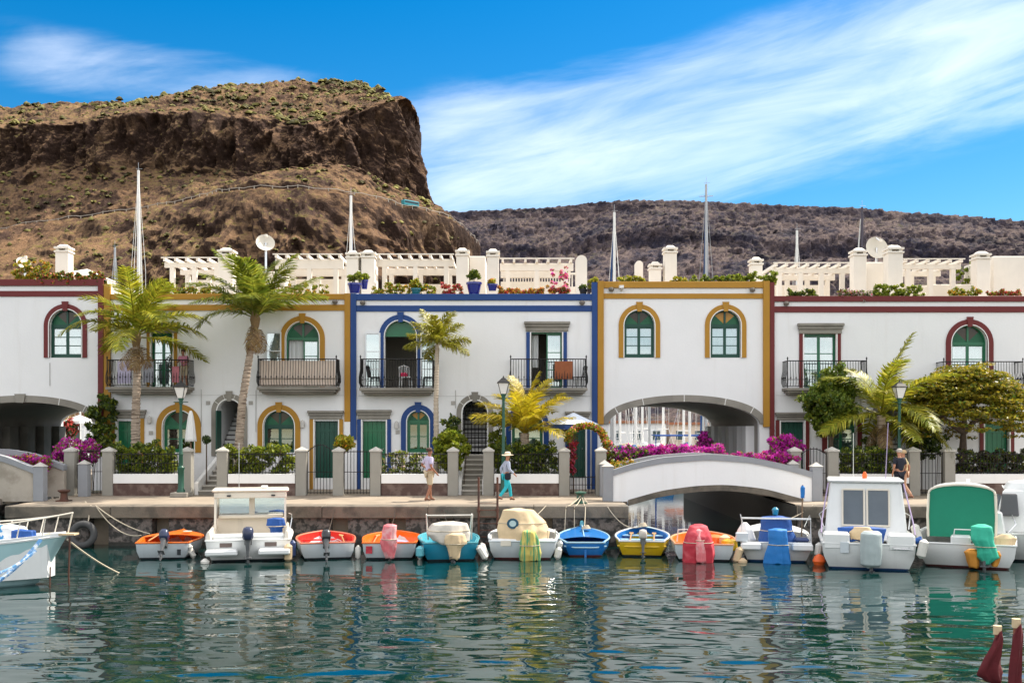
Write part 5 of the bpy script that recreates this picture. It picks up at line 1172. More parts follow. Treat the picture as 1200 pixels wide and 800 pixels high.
    def thwart(s, t, z, m, w=.24):
        b = s.hb(t) - .06; s.part('thwart', MB().box(-b, b, s.L * t - w / 2, s.L * t + w / 2, z - .03, z), m)
    def foredeck(s, t0, m, z=.02):
        rg = []
        for i in range(9):
            t = t0 + (.995 - t0) * i / 8; b = max(.005, s.hb(t) - .03); zz = s.sh(t) + z; rg.append([(b, s.L * t, zz), (b * .5, s.L * t, zz + .05), (0, s.L * t, zz + .07), (-b * .5, s.L * t, zz + .05), (-b, s.L * t, zz)])
        s.part('foredeck', MB().rings(rg, cap=False, closed=False), m, smooth=True, recalc=False)
    def motor(s, x, cowl=MOTORB, sc=1.0, tilt=0.0, z=None, leg=MOTORG, cov=None, hide=False):
        m = thing_part('outboard_motor', s.t); z = s.fs if z is None else z; M_ = Matrix.Translation((x, -.06, z)) @ Matrix.Rotation(R(-tilt), 4, 'X') @ Matrix.Scale(sc, 4)
        def rb(prof, y0): return [[M_ @ Vector((a * hx, y0 + b * hy, zz)) for a, b in ((1, .6), (.6, 1), (-.6, 1), (-1, .6), (-1, -.6), (-.6, -1), (.6, -1), (1, -.6))] for zz, hx, hy in prof]
        if not hide: MB().rings(rb([(.02, .12, .17), (.08, .15, .21), (.25, .15, .22), (.34, .12, .18), (.37, .05, .08)], -.2)).build('cowl', cov or cowl, m, smooth=True, angle=60)
        MB().rings(rb([(-.62, .035, .07), (-.3, .05, .09), (.02, .09, .13)], -.2)).build('leg', leg, m)
        mb = MB(); mb.box(-.10, .10, -.36, -.10, -.50, -.48, M=M_); mb.rings(rb([(-.80, .01, .03), (-.72, .03, .06), (-.63, .04, .12)], -.2)); mb.build('gearcase', leg, m)
        MB().box(-.10, .10, -.09, .07, -.15, .12, M=M_).build('bracket', leg, m)
        mb = MB()
        for k in range(3):
            a = 2 * pi * k / 3; mb.add([M_ @ Vector((0, -.34, -.66)), M_ @ Vector((.09 * math.cos(a), -.35, -.66 + .09 * math.sin(a))), M_ @ Vector((.08 * math.cos(a + .8), -.31, -.66 + .08 * math.sin(a + .8)))], [(0, 1, 2)])
        mb.build('propeller', leg, m)
        return m
    def cloth(s, name, c, prof, m, n=16, fold=.10, seed=1, par=None):
        """draped cloth: rings (z, rx, ry, dx, dy)"""
        rs = random.Random(seed); ph = [rs.uniform(0, 6.28) for _ in range(4)]; rg = []; n = 52
        zs = [p[0] for p in prof]; K = max(16, 6 * len(prof)); us = np.linspace(0, len(prof) - 1, K); pr_ = [[float(np.interp(u, range(len(prof)), [p[j] for p in prof])) for j in range(5)] for u in us]
        size = max(p[1] for p in prof)
        for k, (z, rx, ry, dx_, dy_) in enumerate(pr_):
            f_ = fold * min(1, .25 + 1.5 * k / (K - 1)); ring = []
            for i in range(n):
                a = 2 * pi * i / n; dn = k / (K - 1)
                g_ = (abs(math.sin(2.5 * a + ph[0] + .5 * math.sin(a + ph[2]))) - .55) * 1.1 + (abs(math.sin(5.5 * a + ph[1] + .8 * dn)) - .5) * .7 * dn + .35 * math.sin(2 * a + ph[3] + 2.2 * dn)
                w_ = 1 + f_ * 1.25 * g_
                q = Vector((c[0] + dx_ + rx * math.cos(a) * w_, c[1] + dy_ + ry * math.sin(a) * w_, c[2] + z))
                nz = abs(noise.noise(q * (1.7 / size ** .5) + Vector((seed * 3.1, 0, 0)))) * -2 + .4
                q += Vector((math.cos(a), math.sin(a), .5 if k < K // 2 else 0)) * nz * min(fold, .1) * size ** .6 * .42
                ring.append(q)
            if k == K - 1: ring = [q + Vector((0, 0, .07 * size * math.sin(3 * 2 * pi * i / n + ph[3]) + .05 * size * math.sin(7 * 2 * pi * i / n))) for i, q in enumerate(ring)]
            rg.append(ring)
        o_ = s.part(name, MB().rings(rg), m, par, smooth=True, angle=0)
        if fold > .09 and par is None and len(prof) > 3:
            kk = int(K * .55); s.part('lashing', MB().tube([p + Vector((math.cos(2 * pi * i / n), math.sin(2 * pi * i / n), 0)) * .012 for i, p in enumerate(rg[kk])] + [rg[kk][0]], .011, 4), ROPE, o_)
        return o_
    def rail(s, pts, r=.014, m=STEEL, name='rail'): return s.part(name, MB().tube(pts, r, 6), m, smooth=True)
    def fender(s, x, y, z, m=FENDW, r=.085, h=.4, lean=0):
        o = s.part('fender', MB().tube([(x, y, z), (x + lean * .1, y, z + .07), (x + lean * .5, y, z + h * .5), (x + lean * .9, y, z + h - .07), (x + lean, y, z + h)], [r * .35, r, r, r, r * .3], 9), m, smooth=True); return o
# 1 orange dinghy
b = Boat('leftmost small white dinghy, bright orange inside with a round white patch', 190, 655, 2.9, 1.72, .46, .5, rot=-10, side=GGREY, inner=ORANGE, gun=ORANGE)
b.foredeck(.45, ORANGE, .03); b.thwart(.3, .36, ORANGE); b.motor(.08, sc=.85, tilt=38, cowl=NAVY); b.part('round_patch', MB().lathe([(0, 0), (.13, 0), (.13, .012), (0, .012)], (.35, 1.75, .62), 16), GWHITE)
b.part('number_plate', MB().box(.42, .52, -.02, .0, .12, .28), BOOT); b.fender(.86, .1, .0, lean=-.12)
bt1 = b
# 2 white cruiser
b = Boat('white motor cruiser with open wheelhouse and a blue cloth on its coaming', 291, 657, 3.3, 2.45, .58, .85, tr=.95, side=GWHITE, inner=GCREAM, floor=.25)
for sx in (-1, 1):
    b.part('stern_platform', MB().box(sx * .28, sx * 1.15, -.42, .02, .20, .36), GWHITE, bevel=.04); b.part('vent', MB().box(sx * .45 + .0, sx * .78, -.012, -.002, .40, .52), mat('brown_vent', (.12, .09, .08), .6))
    b.part('coaming', MB().box(sx * .98, sx * 1.16, .0, 2.6, .58, .86, taper=.05), GCREAM, bevel=.04)
    b.part('wheelhouse_side', MB().rings([[(sx * 1.04, y, z), (sx * .98, y, z), (sx * .98, y + .5, z), (sx * 1.04, y + .5, z)] for y, z in ((1.5, .6), (1.62, 1.3), (1.75, 1.9))]), GCREAM)
b.part('transom_seat', MB().box(-1.0, 1.0, .06, .5, .5, .74), GWHITE, bevel=.05)
b.part('bulkhead', MB().box(-1.0, 1.0, 2.3, 2.4, .3, 1.02), GCREAM, bevel=.02); b.part('dashboard', MB().box(-.95, .95, 2.0, 2.35, 1.03, 1.13), GCREAM, bevel=.03)
b.part('wheelhouse_roof', MB().box(-1.12, 1.12, 1.6, 2.75, 1.84, 1.93), GCREAM, bevel=.04); b.part('roof_beam', MB().box(-1.05, 1.05, 1.66, 1.8, 1.66, 1.838), GCREAM, bevel=.02)
b.part('centre_post', MB().box(-.06, .1, 2.3, 2.4, 1.13, 1.84), GCREAM); b.part('windscreen', MB().box(-.98, .98, 2.45, 2.47, 1.13, 1.84), PANE)
for x in (-.62, .66): b.part('roof_light', MB().lathe([(0, -.02), (.06, -.02), (.06, .02), (0, .02)], (x, 1.64, 1.74), 10), BOOT)
b.foredeck(.72, GWHITE, .05); b.motor(.0, sc=1.0, cowl=NAVY, z=.62); b.cloth('blue_cloth', (.72, 1.0, .5), [(.62, .12, .1, 0, 0), (.6, .24, .16, 0, 0), (.4, .26, .15, .02, 0), (.3, .16, .13, .03, 0), (0, .16, .12, .04, 0)], DBLUEC, seed=4)
b.rail([(1.15, .3, .85), (1.2, .4, 1.15), (1.2, 1.2, 1.2), (1.12, 1.6, 1.2)]); b.fender(1.22, .1, .05, FENDN, .1, .5); b.fender(1.1, -.18, -.02, CANVAS, .12, .5); b.fender(-1.15, -.3, -.06, FENDW, .12, .2)
b.rail([(-.35, 2.1, 1.93), (-.35, 2.1, 3.3)], .01, STEEL, 'antenna'); b.part('roof_hailer', MB().box(.3, .5, 1.9, 2.0, 1.93, 2.02), GWHITE, bevel=.02)
# 3 red dinghy
b = Boat('small white dinghy painted red inside with a black outboard motor', 384, 655, 2.9, 1.72, .46, .52, tr=.88, rot=4, side=GGREY, inner=REDP, gun=gel('salmon_paint', (.72, .22, .13)))
b.thwart(.35, .33, REDP); b.thwart(.7, .36, REDP); b.motor(-.05, sc=.85, tilt=32); b.fender(.86, -.02, -.02)
bt3 = b
# 4 orange dinghy with pink cover
b = Boat('small white dinghy orange inside with a pink cloth over its motor', 456, 655, 2.9, 1.72, .46, .52, tr=.88, rot=-3, side=GGREY, inner=ORANGE, gun=ORANGE)
b.thwart(.35, .33, ORANGE); b.motor(.04, sc=.8, z=.5, hide=True); b.cloth('motor_cloth', (.04, -.24, .05), [(.98, .08, .08, 0, .02), (.94, .19, .18, 0, .02), (.7, .19, .2, -.02, 0), (.5, .23, .22, -.03, 0), (.25, .19, .2, -.03, 0), (.02, .11, .14, 0, 0)], PINKC, seed=2)
b.part('registration_patch', MB().box(-.66, -.48, -.022, -.004, .17, .38), REDC); b.cloth('purple_bundle', (.1, .55, .28), [(.22, .1, .1, 0, 0), (.18, .38, .2, 0, 0), (0, .42, .22, 0, 0)], mat('lilac_cloth', (.42, .28, .5), .8), seed=9); b.fender(.88, 0, -.02, lean=.05)
bt4 = b
# 5 turquoise boat
b = Boat('turquoise motor boat with sun bleached canvas heaped over its motor', 528, 657, 3.0, 1.78, .50, .58, tr=.86, rot=3, side=TURQ, inner=LTURQ, gun=LTURQ)
b.motor(.05, sc=.9, z=.6, hide=True); b.cloth('canvas_cover', (.02, .25, .42), [(.66, .2, .2, -.05, 0), (.62, .5, .4, -.05, 0), (.35, .62, .5, -.08, 0), (.12, .5, .5, 0, -.05)], GREYCAN, seed=3); b.cloth('motor_cloth', (.1, -.26, .0), [(.82, .1, .1, 0, .05), (.78, .26, .22, 0, .05), (.55, .3, .2, .02, 0), (.4, .2, .18, 0, 0), (.1, .13, .14, 0, 0)], CANVAS, seed=6)
b.rail([(-.62, .5, .55), (-.66, .5, 1.25), (.66, .5, 1.25), (.62, .5, .55)], .022, FENDW, 'canopy_frame'); b.rail([(-.62, 1.4, .55), (-.66, .9, 1.25)], .02, FENDW, 'canopy_strut'); b.rail([(.62, 1.4, .55), (.66, .9, 1.25)], .02, FENDW, 'canopy_strut')
b.fender(-.86, -.02, .1, LTURQ, .12, .34); b.fender(1.0, -.05, .02, FENDW, .10, .42, -.22)
# 6 white boat with beige canvas
b = Boat('white motor boat with a big beige canvas bundle and a striped towel on the stern', 612, 655, 3.0, 2.1, .5, .66, tr=.9, rot=-2, side=GGREY, inner=GWHITE, boot=BOOTRED, floor=.2)
b.foredeck(.5, GWHITE, .08); b.part('stern_seat', MB().box(-.92, .92, .06, .45, .3, .56), GWHITE, bevel=.05); b.motor(.18, sc=.95, z=.5, hide=True)
b.cloth('canvas_cover', (-.05, .7, .45), [(.95, .1, .12, -.1, 0), (.9, .42, .3, -.1, 0), (.6, .6, .42, 0, 0), (.3, .66, .5, .05, -.1), (.02, .62, .5, .05, -.15)], CANVAS, seed=7, fold=.14); b.cloth('striped_towel', (.2, -.27, .0), [(.86, .08, .1, 0, .05), (.82, .2, .2, 0, .05), (.5, .28, .2, .02, 0), (.2, .3, .2, .02, 0), (.0, .27, .17, .02, 0)], STRIPE, seed=8, fold=.16)
p = b.part('round_emblem', MB().rings([[Vector((-.28 + .17 * math.cos(a), .22 + e, 1.0 + .15 * math.sin(a))) for a in np.linspace(0, 2 * pi, 18, endpoint=False)] for e in (-.03, .0)]), mat('emblem_navy', (.02, .08, .13), .6)); b.part('emblem_ring', MB().rings([[Vector((-.28 + .10 * math.cos(a), .19 + e, 1.0 + .09 * math.sin(a))) for a in np.linspace(0, 2 * pi, 18, endpoint=False)] for e in (-.008, .0)]), mat('emblem_pale', (.45, .58, .6), .6), p)
b.part('name_plate', MB().box(-.62, -.32, -.03, -.004, .38, .53), GCREAM); b.fender(-1.02, -.1, .04, FENDW, .1, .44, -.15); b.rail([(.72, .3, .55), (.72, .3, .8), (.95, .5, .8), (.95, .5, .55)], .012); b.fender(1.0, .0, .0, FENDW, .1, .36, .05)
# 7 blue double-ended boat
b = Boat('bright blue pointed rowing boat with light blue gunwale', 686, 652, 2.6, 1.55, .40, .62, side=SKYB, inner=SKYB, gun=PALEB, boot=BOOTRED, tr=.72, rot=2)
b.foredeck(.28, SKYB, .02); b.rail([(0, .8, .5), (0, 2.55, .72)], .02, PALEB, 'centre_rib'); b.rail([(-.62, .1, .30), (-.3, -.02, .27), (.3, -.02, .27), (.62, .1, .30)], .022, PALEB, 'rubbing_strake'); b.part('keel_fin', MB().box(-.03, .03, -.06, .1, -.2, .2), SKYB); b.fender(-.78, .1, .08, FENDW, .09, .38, .05); b.part('bow_block', MB().lathe([(0, 0), (.07, 0), (.06, .14), (0, .18)], (0, 2.5, .66), 8), LTURQ)
bt7 = b
# 8 yellow and blue rowing boat
b = Boat('yellow rowing boat with blue inside and white gunwale', 752, 652, 2.7, 1.62, .44, .62, side=YEL, inner=SKYB, gun=GWHITE, tr=.80, rot=-2)
b.thwart(.2, .34, GWHITE); b.thwart(.45, .38, PALEB, .3); b.thwart(.7, .44, PALEB); b.foredeck(.82, PALEB, .02); b.motor(.04, sc=.78, z=.5, tilt=10, cov=GREYCAN)
b.rail([(-.7, .1, .30), (-.4, -.02, .29), (.4, -.02, .29), (.7, .1, .30)], .03, YEL, 'rubbing_strake')
bt8 = b
# 9 white and orange boat with red cloth
b = Boat('small white boat with orange gear and a red pink cloth draped over the motor', 825, 657, 3.0, 1.85, .46, .55, side=GGREY, inner=ORANGE, gun=gel('peach_paint', (.72, .38, .2)), tr=.88)
b.thwart(.35, .33, ORANGE); b.motor(-.15, sc=.9, z=.52, hide=True); b.cloth('motor_cloth', (-.16, -.22, -.02), [(1.06, .1, .1, 0, .3), (1.0, .24, .25, 0, .2), (.75, .34, .28, 0, .05), (.5, .40, .28, 0, 0), (.2, .42, .26, 0, 0), (.0, .40, .24, 0, 0)], REDC, seed=5, fold=.14); b.cloth('pink_towel', (-.14, -.32, .0), [(.96, .06, .1, 0, .2), (.9, .14, .2, 0, .16), (.5, .17, .22, 0, .0), (.02, .15, .2, .02, -.03)], PINKC, seed=15, fold=.14)
b.cloth('orange_float', (.35, .9, .3), [(.36, .1, .1, 0, 0), (.3, .3, .25, 0, 0), (0, .34, .3, 0, 0)], ORANGE, seed=11, fold=.03); b.fender(.6, .5, .4, CANVAS, .16, .3); b.cloth('yellow_bag', (.72, .35, .3), [(.3, .08, .1, 0, 0), (.25, .2, .18, 0, 0), (0, .22, .2, 0, 0)], YEL, seed=12); b.rail([(-.75, .5, .48), (-.72, .5, .82), (-.45, .5, .84), (-.45, .5, .48)], .02, GWHITE); b.fender(.88, .0, -.04, CANVAS, .11, .46, .12); b.fender(1.06, -.1, -.08, CANVAS, .13, .2)
# 10 white boat under blue tarpaulin
b = Boat('white motor boat with a bright blue tarpaulin wrapped over console and motor', 910, 658, 3.3, 2.02, .52, .75, tr=.92, side=GWHITE, inner=GWHITE, boot=BOOTBLUE, floor=.2)
b.foredeck(.45, GWHITE, .1); b.motor(0, sc=1.0, z=.55, hide=True); b.cloth('tarpaulin', (0.02, .75, .2), [(1.02, .25, .2, 0, 0), (.98, .42, .3, 0, 0), (.7, .44, .34, 0, 0), (.3, .55, .4, .05, 0), (.02, .5, .38, .05, 0)], DBLUEC, seed=21, fold=.1); b.cloth('motor_cloth', (.02, -.26, -.02), [(.98, .12, .12, 0, .1), (.94, .26, .24, 0, .08), (.6, .24, .22, .02, 0), (.3, .30, .24, 0, 0), (.0, .36, .24, 0, 0)], BLUEC, seed=22, fold=.12)
b.rail([(-.95, .4, .5), (-.95, .4, 1.18), (.95, .4, 1.18), (.95, .4, .5)], .03, GWHITE, 'stern_arch'); b.rail([(-.95, .4, 1.1), (-.98, 1.3, 1.2), (-.9, 2.2, .8)], .018); b.rail([(.95, .4, 1.1), (.98, 1.3, 1.2), (.9, 2.2, .8)], .018)
for sx in (-1, 1): b.part('stern_locker', MB().box(sx * .42, sx * .98, -.18, .05, .34, .52), GWHITE, bevel=.03)
b.part('grill_box', MB().box(-1.12, -.78, -.06, .1, .55, .80), GGREY, bevel=.02); b.cloth('white_bundle', (-.85, 1.0, .5), [(.5, .06, .08, 0, 0), (.3, .2, .2, 0, 0), (0, .28, .25, 0, 0)], GWHITE, seed=23); b.part('cushion', MB().box(.5, .9, .1, .5, .55, .66), FENDN, bevel=.05)
b.rail([(.75, 1.2, .6), (.78, 1.2, 2.1)], .02, WOOD, 'flag_pole'); b.cloth('rolled_flag', (.78, 1.2, 1.72), [(.38, .02, .02, 0, 0), (.3, .06, .05, 0, 0), (0, .05, .05, 0, 0)], BLUEC, seed=24); b.cloth('horn', (0, .9, 1.24), [(.22, .04, .04, 0, 0), (.16, .1, .1, 0, 0), (0, .07, .07, 0, 0)], TURQ, seed=25, fold=0)
b.fender(1.1, -.05, .18, FENDW, .1, .4, .05); b.part('buoy', MB().lathe([(0, -.18), (.12, -.13), (.18, 0), (.13, .12), (.04, .19), (0, .2)], (1.12, -.35, .1), 12), FENDO, smooth=True)
# 11 white cabin boat
b = Boat('white cabin boat with two dark rear windows and a grey covered motor', 1018, 667, 4.6, 2.5, .66, .95, tr=.94, side=GWHITE, inner=GWHITE, boot=BOOTBLUE, floor=.3)
cab = b.part('cabin', MB().rings([[(x, y, z) for x, y in ((-hw, y0), (hw, y0), (hw * .8, y1), (-hw * .8, y1))] for z, hw, y0, y1 in ((.6, 1.12, 1.55, 4.0), (1.5, 1.04, 1.66, 3.6), (2.22, .95, 1.75, 3.1))]), GWHITE, bevel=.04)
b.part('cabin_roof', MB().box(-1.02, 1.02, 1.62, 3.25, 2.221, 2.31), GWHITE, bevel=.04)
for x0, x1 in ((-.62, -.04), (.04, .62)):
    f_ = MB(); y = lambda z: 1.55 + .124 * (z - .6) - .035
    f_.add([(x0, y(1.02), 1.02), (x1, y(1.02), 1.02), (x1, y(2.02), 2.02), (x0, y(2.02), 2.02)], [(0, 1, 2, 3)]); w_ = b.part('cabin_window', f_, mat('smoked_glass', (.10, .12, .14), .08, .3, 1.5), recalc=False)
    fr = MB()
    for p, q in (((x0, 1.02), (x1, 1.02)), ((x1, 1.02), (x1, 2.02)), ((x1, 2.02), (x0, 2.02)), ((x0, 2.02), (x0, 1.02))): fr.tube([(p[0], y(p[1]) - .01, p[1]), (q[0], y(q[1]) - .01, q[1])], .028, 5)
    b.part('frame', fr, GCREAM, w_)
for sx in (-1, 1):
    b.part('stern_locker', MB().box(sx * .48, sx * 1.16, -.02, .5, .5, .95), GWHITE, bevel=.05); b.rail([(sx * 1.0, 1.7, 2.2), (sx * 1.18, .9, 1.2), (sx * 1.2, .5, .9)], .02, mat('lilac_rope', (.35, .28, .42), .8), 'stay_rope')
b.part('grey_plate', MB().box(-.72, -.5, -.05, -.022, .42, .72), GGREY, bevel=.01); b.part('grab_rail', MB().tube([(.62, -.03, .62), (.62, -.09, .58), (1.0, -.09, .58), (1.0, -.03, .62)], .018, 6), STEEL); b.motor(.05, sc=1.15, z=.72, hide=True); b.cloth('motor_cover', (.05, -.28, .02), [(1.02, .2, .2, 0, .02), (.96, .27, .28, 0, .02), (.5, .28, .29, 0, 0), (.16, .27, .28, 0, 0), (.1, .2, .2, 0, 0)], mat('grey_motor_cover', (.36, .42, .42), .7, .2, 5, bump=.3, bscale=9), seed=31, fold=.05)
b.cloth('patterned_cushion', (-.15, .6, .72), [(.36, .3, .1, 0, 0), (.32, .62, .16, 0, 0), (0, .55, .16, 0, 0)], DBLUEC, seed=32, fold=.03); b.cloth('tan_cushion', (-.15, .5, .74), [(.34, .2, .1, 0, 0), (.2, .36, .14, 0, 0), (0, .3, .14, 0, 0)], CANVAS, seed=33, fold=.03)
b.rail([(-.3, 2.4, 2.3), (-.3, 2.4, 3.6)], .01, STEEL, 'antenna'); b.rail([(.55, 2.0, 2.3), (.62, 2.0, 3.9)], .012, mat('lilac_rope', (.35, .28, .42)), 'antenna'); b.cloth('anchor_light', (.0, 2.2, 2.3), [(.2, .03, .03, 0, 0), (.1, .07, .07, 0, 0), (0, .06, .06, 0, 0)], FENDO, seed=34, fold=0)
b.rail([(-1.12, 1.5, .95), (-1.24, 2.4, 1.25), (-1.0, 3.8, 1.35), (0, 4.5, 1.35), (1.0, 3.8, 1.35), (1.24, 2.4, 1.25), (1.12, 1.5, .95)], .016); b.fender(1.28, -.05, .35, FENDW, .12, .5, .1); b.fender(1.2, .2, .7, DBLUEC, .08, .2, .1)
# 12 green canopy boat
b = Boat('white motor boat under a tall green canvas canopy with a mint cloth on the motor', 1133, 665, 4.5, 2.55, .62, .9, tr=.94, side=GWHITE, inner=GWHITE, boot=BOOTRED, floor=.28, rot=-3)
rg = []
for i in range(13):
    a = pi * i / 12; 
cy = .95
def canopy_pt(u, z): return (u, cy, z)
out = [(-.98, .72), (.98, .72), (1.0, 1.3), (.97, 1.9)] + [(.95 * math.cos(a) ** 1 if False else .95 * math.cos(a), 1.95 + .2 * math.sin(a)) for a in np.linspace(.1, pi - .1, 11)] + [(-.97, 1.9), (-1.0, 1.3)]
out = [(x * .86 - .12, z) for x, z in out]
b.part('canopy_back', MB().prism(out, cy, cy + .03), GREENC)
b.part('canopy_top', MB().rings([[(x, cy + .031, z) for x, z in out[3:-1]], [(x * .97, cy + 1.6, z + .02) for x, z in out[3:-1]]], cap=False, closed=False), GWHITE, recalc=False); MB()
b.part('canopy_hoop', MB().tube([(x * 1.015, cy - .02, z + (.03 if z > 1.9 else 0)) for x, z in out[1:-1] + [out[-1], out[0]]], .035, 6), GCREAM, smooth=True)
b.part('canopy_side', MB().rings([[(-.98, cy + .032, z), (-1.02, cy + 1.5, z + .1)] for z in (1.35, 1.9)], cap=False, closed=False), GREENC, recalc=False); b.part('canopy_side', MB().rings([[(.74, cy + .032, z), (.76, cy + 1.5, z + .1)] for z in (.9, 1.9)], cap=False, closed=False), GREENC, recalc=False)
b.part('wheelhouse', MB().box(-1.05, 1.05, 2.3, 3.3, .7, 1.35, taper=.1), GWHITE, bevel=.05); b.foredeck(.7, GWHITE, .1)
b.motor(.42, sc=1.05, z=.62, cowl=NAVY, hide=True); b.cloth('motor_cloth', (.42, -.26, .0), [(1.2, .1, .1, -.06, .04), (1.14, .26, .24, -.06, .04), (.8, .27, .24, -.04, 0), (.55, .22, .2, .06, 0), (.35, .26, .18, .1, 0), (.15, .05, .1, .06, 0)], TEALC, seed=41, fold=.12); b.cloth('orange_bag', (.12, -.2, .05), [(.48, .08, .1, 0, 0), (.4, .18, .16, 0, 0), (0, .12, .12, .05, 0)], mat('ochre_cloth', (.52, .22, .03), .8, .2, 5), seed=42); b.cloth('ochre_bag', (.72, -.2, .1), [(.4, .06, .08, 0, 0), (.3, .12, .12, 0, 0), (0, .08, .1, -.05, 0)], mat('ochre_cloth', (.52, .22, .03)), seed=43)
b.rail([(-.35, .0, .64), (-.3, .02, 1.02), (.25, .02, 1.02)], .02, GWHITE); b.part('stern_locker', MB().box(-.4, .1, -.02, .4, .62, .85), GWHITE, bevel=.04); b.rail([(1.05, 1.0, .9), (1.25, 1.3, 1.1), (1.2, 3.0, 1.3), (.2, 4.4, 1.4)], .016); b.cloth('tan_bag', (.95, .5, .6), [(.3, .1, .1, 0, 0), (.2, .26, .2, 0, 0), (0, .22, .2, 0, 0)], CANVAS, seed=44); b.fender(-1.22, .9, .55, FENDW, .12, .5, -.12); b.fender(-1.15, .2, .35, FENDN, .09, .35, .05)
b.rail([(.05, 1.8, 2.15), (.05, 1.8, 2.3)], .05, GWHITE, 'roof_light')
# 13 boat cut by the frame edge
b = Boat('white cabin cruiser moored beyond the green canopy boat', 1222, 652, 4.2, 2.5, .75, 1.0, tr=.95, side=GWHITE, inner=GWHITE, boot=BOOT, floor=.3, d=28.6)
b.part('cabin', MB().rings([[(x, y, z) for x, y in ((-hw, y0), (hw, y0), (hw * .8, y1), (-hw * .8, y1))] for z, hw, y0, y1 in ((.7, 1.15, .9, 3.4), (1.45, 1.08, 1.0, 3.0), (1.95, .95, 1.15, 2.6))]), GWHITE, bevel=.05)
for sx in (-1, 1): b.part('cabin_window', MB().box(sx * 1.1, sx * 1.0, 1.3, 2.2, 1.35, 1.75), mat('smoked_glass', (.10, .12, .14)))
b.part('targa_hood', MB().box(-1.05, -.55, .75, 1.0, 1.2, 1.85, taper=.05), mat('grey_hood', (.10, .10, .11), .6), bevel=.03); b.cloth('roof_cover', (0, 1.8, 1.94), [(.3, .2, .2, 0, 0), (.22, .8, .6, 0, 0), (0, .95, .7, 0, 0)], GWHITE, seed=51, fold=.03); b.rail([(-1.18, .4, .8), (-1.3, .5, 1.2), (-1.3, 1.6, 1.25), (-1.18, 2.4, .95)], .018); b.fender(-1.3, .1, .1, FENDW, .12, .5); b.motor(0, z=.75)
# 14 big bow entering from the west edge
b = Boat('large white boat bow with steel pulpit rail and blue mooring lines', -20, 686, 6.2, 2.4, .86, 1.18, tr=.9, side=gel('aqua_white_gelcoat', (.40, .60, .63)), boot=mat('aqua_boot', (.25, .42, .44), .5), inner=GWHITE, gun=GWHITE, rot=-90, d=24.6, x=PX(79, 24.6) - 6.2)
b.foredeck(.55, GWHITE, .03); b.part('rubbing_band', MB().rings([[(sx * (b.hb(t) + .02), b.L * t, b.sh(t) - .02 + e) for sx, e in ((1, 0), (1, .1), (-1, .1), (-1, 0))] for t in np.linspace(.3, .985, 14)], cap=True), GWHITE)
pr = [(b.hb(t) * .95, b.L * t, b.sh(t)) for t in np.linspace(.62, 1.0, 6)]; tp = [(x + .02, y + .12 * (y / b.L), z + .42 + .12 * (y / b.L) ** 6) for x, y, z in pr]
b.rail(tp + [(-x, y, z) for x, y, z in reversed(tp)], .02, GCREAM, 'pulpit_rail')
for k in range(6):
    for sx in (-1, 1): b.rail([(sx * pr[k][0], pr[k][1], pr[k][2]), (sx * tp[k][0], tp[k][1], tp[k][2])], .014, GCREAM, 'stanchion')
b.cloth('rolled_awning', (.15, 4.6, 1.1), [(.36, .1, .3, 0, 0), (.3, .3, .6, 0, 0), (0, .34, .7, 0, 0)], mat('white_blue_awning', (.66, .68, .7), .8, .1, 3, col2=(.02, .22, .5), mscale=2.2, mix=(.52, .56)), seed=61); b.cloth('blue_sail_bag', (.3, 5.25, 1.12), [(.24, .05, .1, 0, 0), (.2, .12, .3, 0, 0), (0, .14, .32, 0, 0)], DBLUEC, seed=62)
b.part('bow_plank', MB().box(-.14, .14, 5.7, 6.42, 1.19, 1.23), CANVAS); b.rail([(.1, 6.3, 1.15), (.12, 6.28, .2), (.1, 6.3, -.3)], .02, RUST, 'anchor_chain')
def clutter(bt, items):
    """loose gear lying in a boat: oars, fuel tank, bucket, coiled line - each lifts out, so each is a thing"""
    M_ = Matrix.Translation(bt.t.location) @ Matrix.Rotation(bt.t.rotation_euler.z, 4, 'Z')
    for kind, x, y, z, lab, m in items:
        o = M_ @ Vector((x, y, z)); t = thing(kind, lab, kind.replace('_', ' '), tuple(o), bt.t.rotation_euler.z, rel=True)
        if kind == 'oar':
            MB().tube([(0, -1.0, 0), (0, .5, .06)], .022, 6).build('shaft', m, t); MB().rings([[(-.015, .5, .05), (.015, .5, .05), (.015, .5, .075), (-.015, .5, .075)], [(-.07, .75, .05), (.07, .75, .05), (.07, .75, .07), (-.07, .75, .07)], [(-.06, 1.0, .06), (.06, 1.0, .06), (.06, 1.0, .075), (-.06, 1.0, .075)]]).build('blade', m, t)
        elif kind == 'fuel_tank':
            MB().box(-.18, .18, -.13, .13, 0, .2, taper=.03).build('tank', m, t, bevel=.03); MB().lathe([(.0, .2), (.04, .2), (.04, .25), (0, .25)], (0, 0, 0), 8).build('filler_cap', BOOT, t)
        elif kind == 'bucket':
            MB().lathe([(0, 0), (.10, 0), (.14, .24), (.145, .25), (.125, .25), (.09, .03), (0, .03)], (0, 0, 0), 12).build('pail', m, t, smooth=True); MB().tube([(-.13, 0, .24), (-.1, .02, .33), (0, .03, .37), (.1, .02, .33), (.13, 0, .24)], .008, 4).build('handle', STEEL, t)
        elif kind == 'rope_coil':
            MB().tube([((.14 - .0012 * k) * math.cos(k * .45), (.14 - .0012 * k) * math.sin(k * .45), .02 + .0018 * k) for k in range(60)], .018, 5).build('coil', m, t, smooth=True)
CL = {}
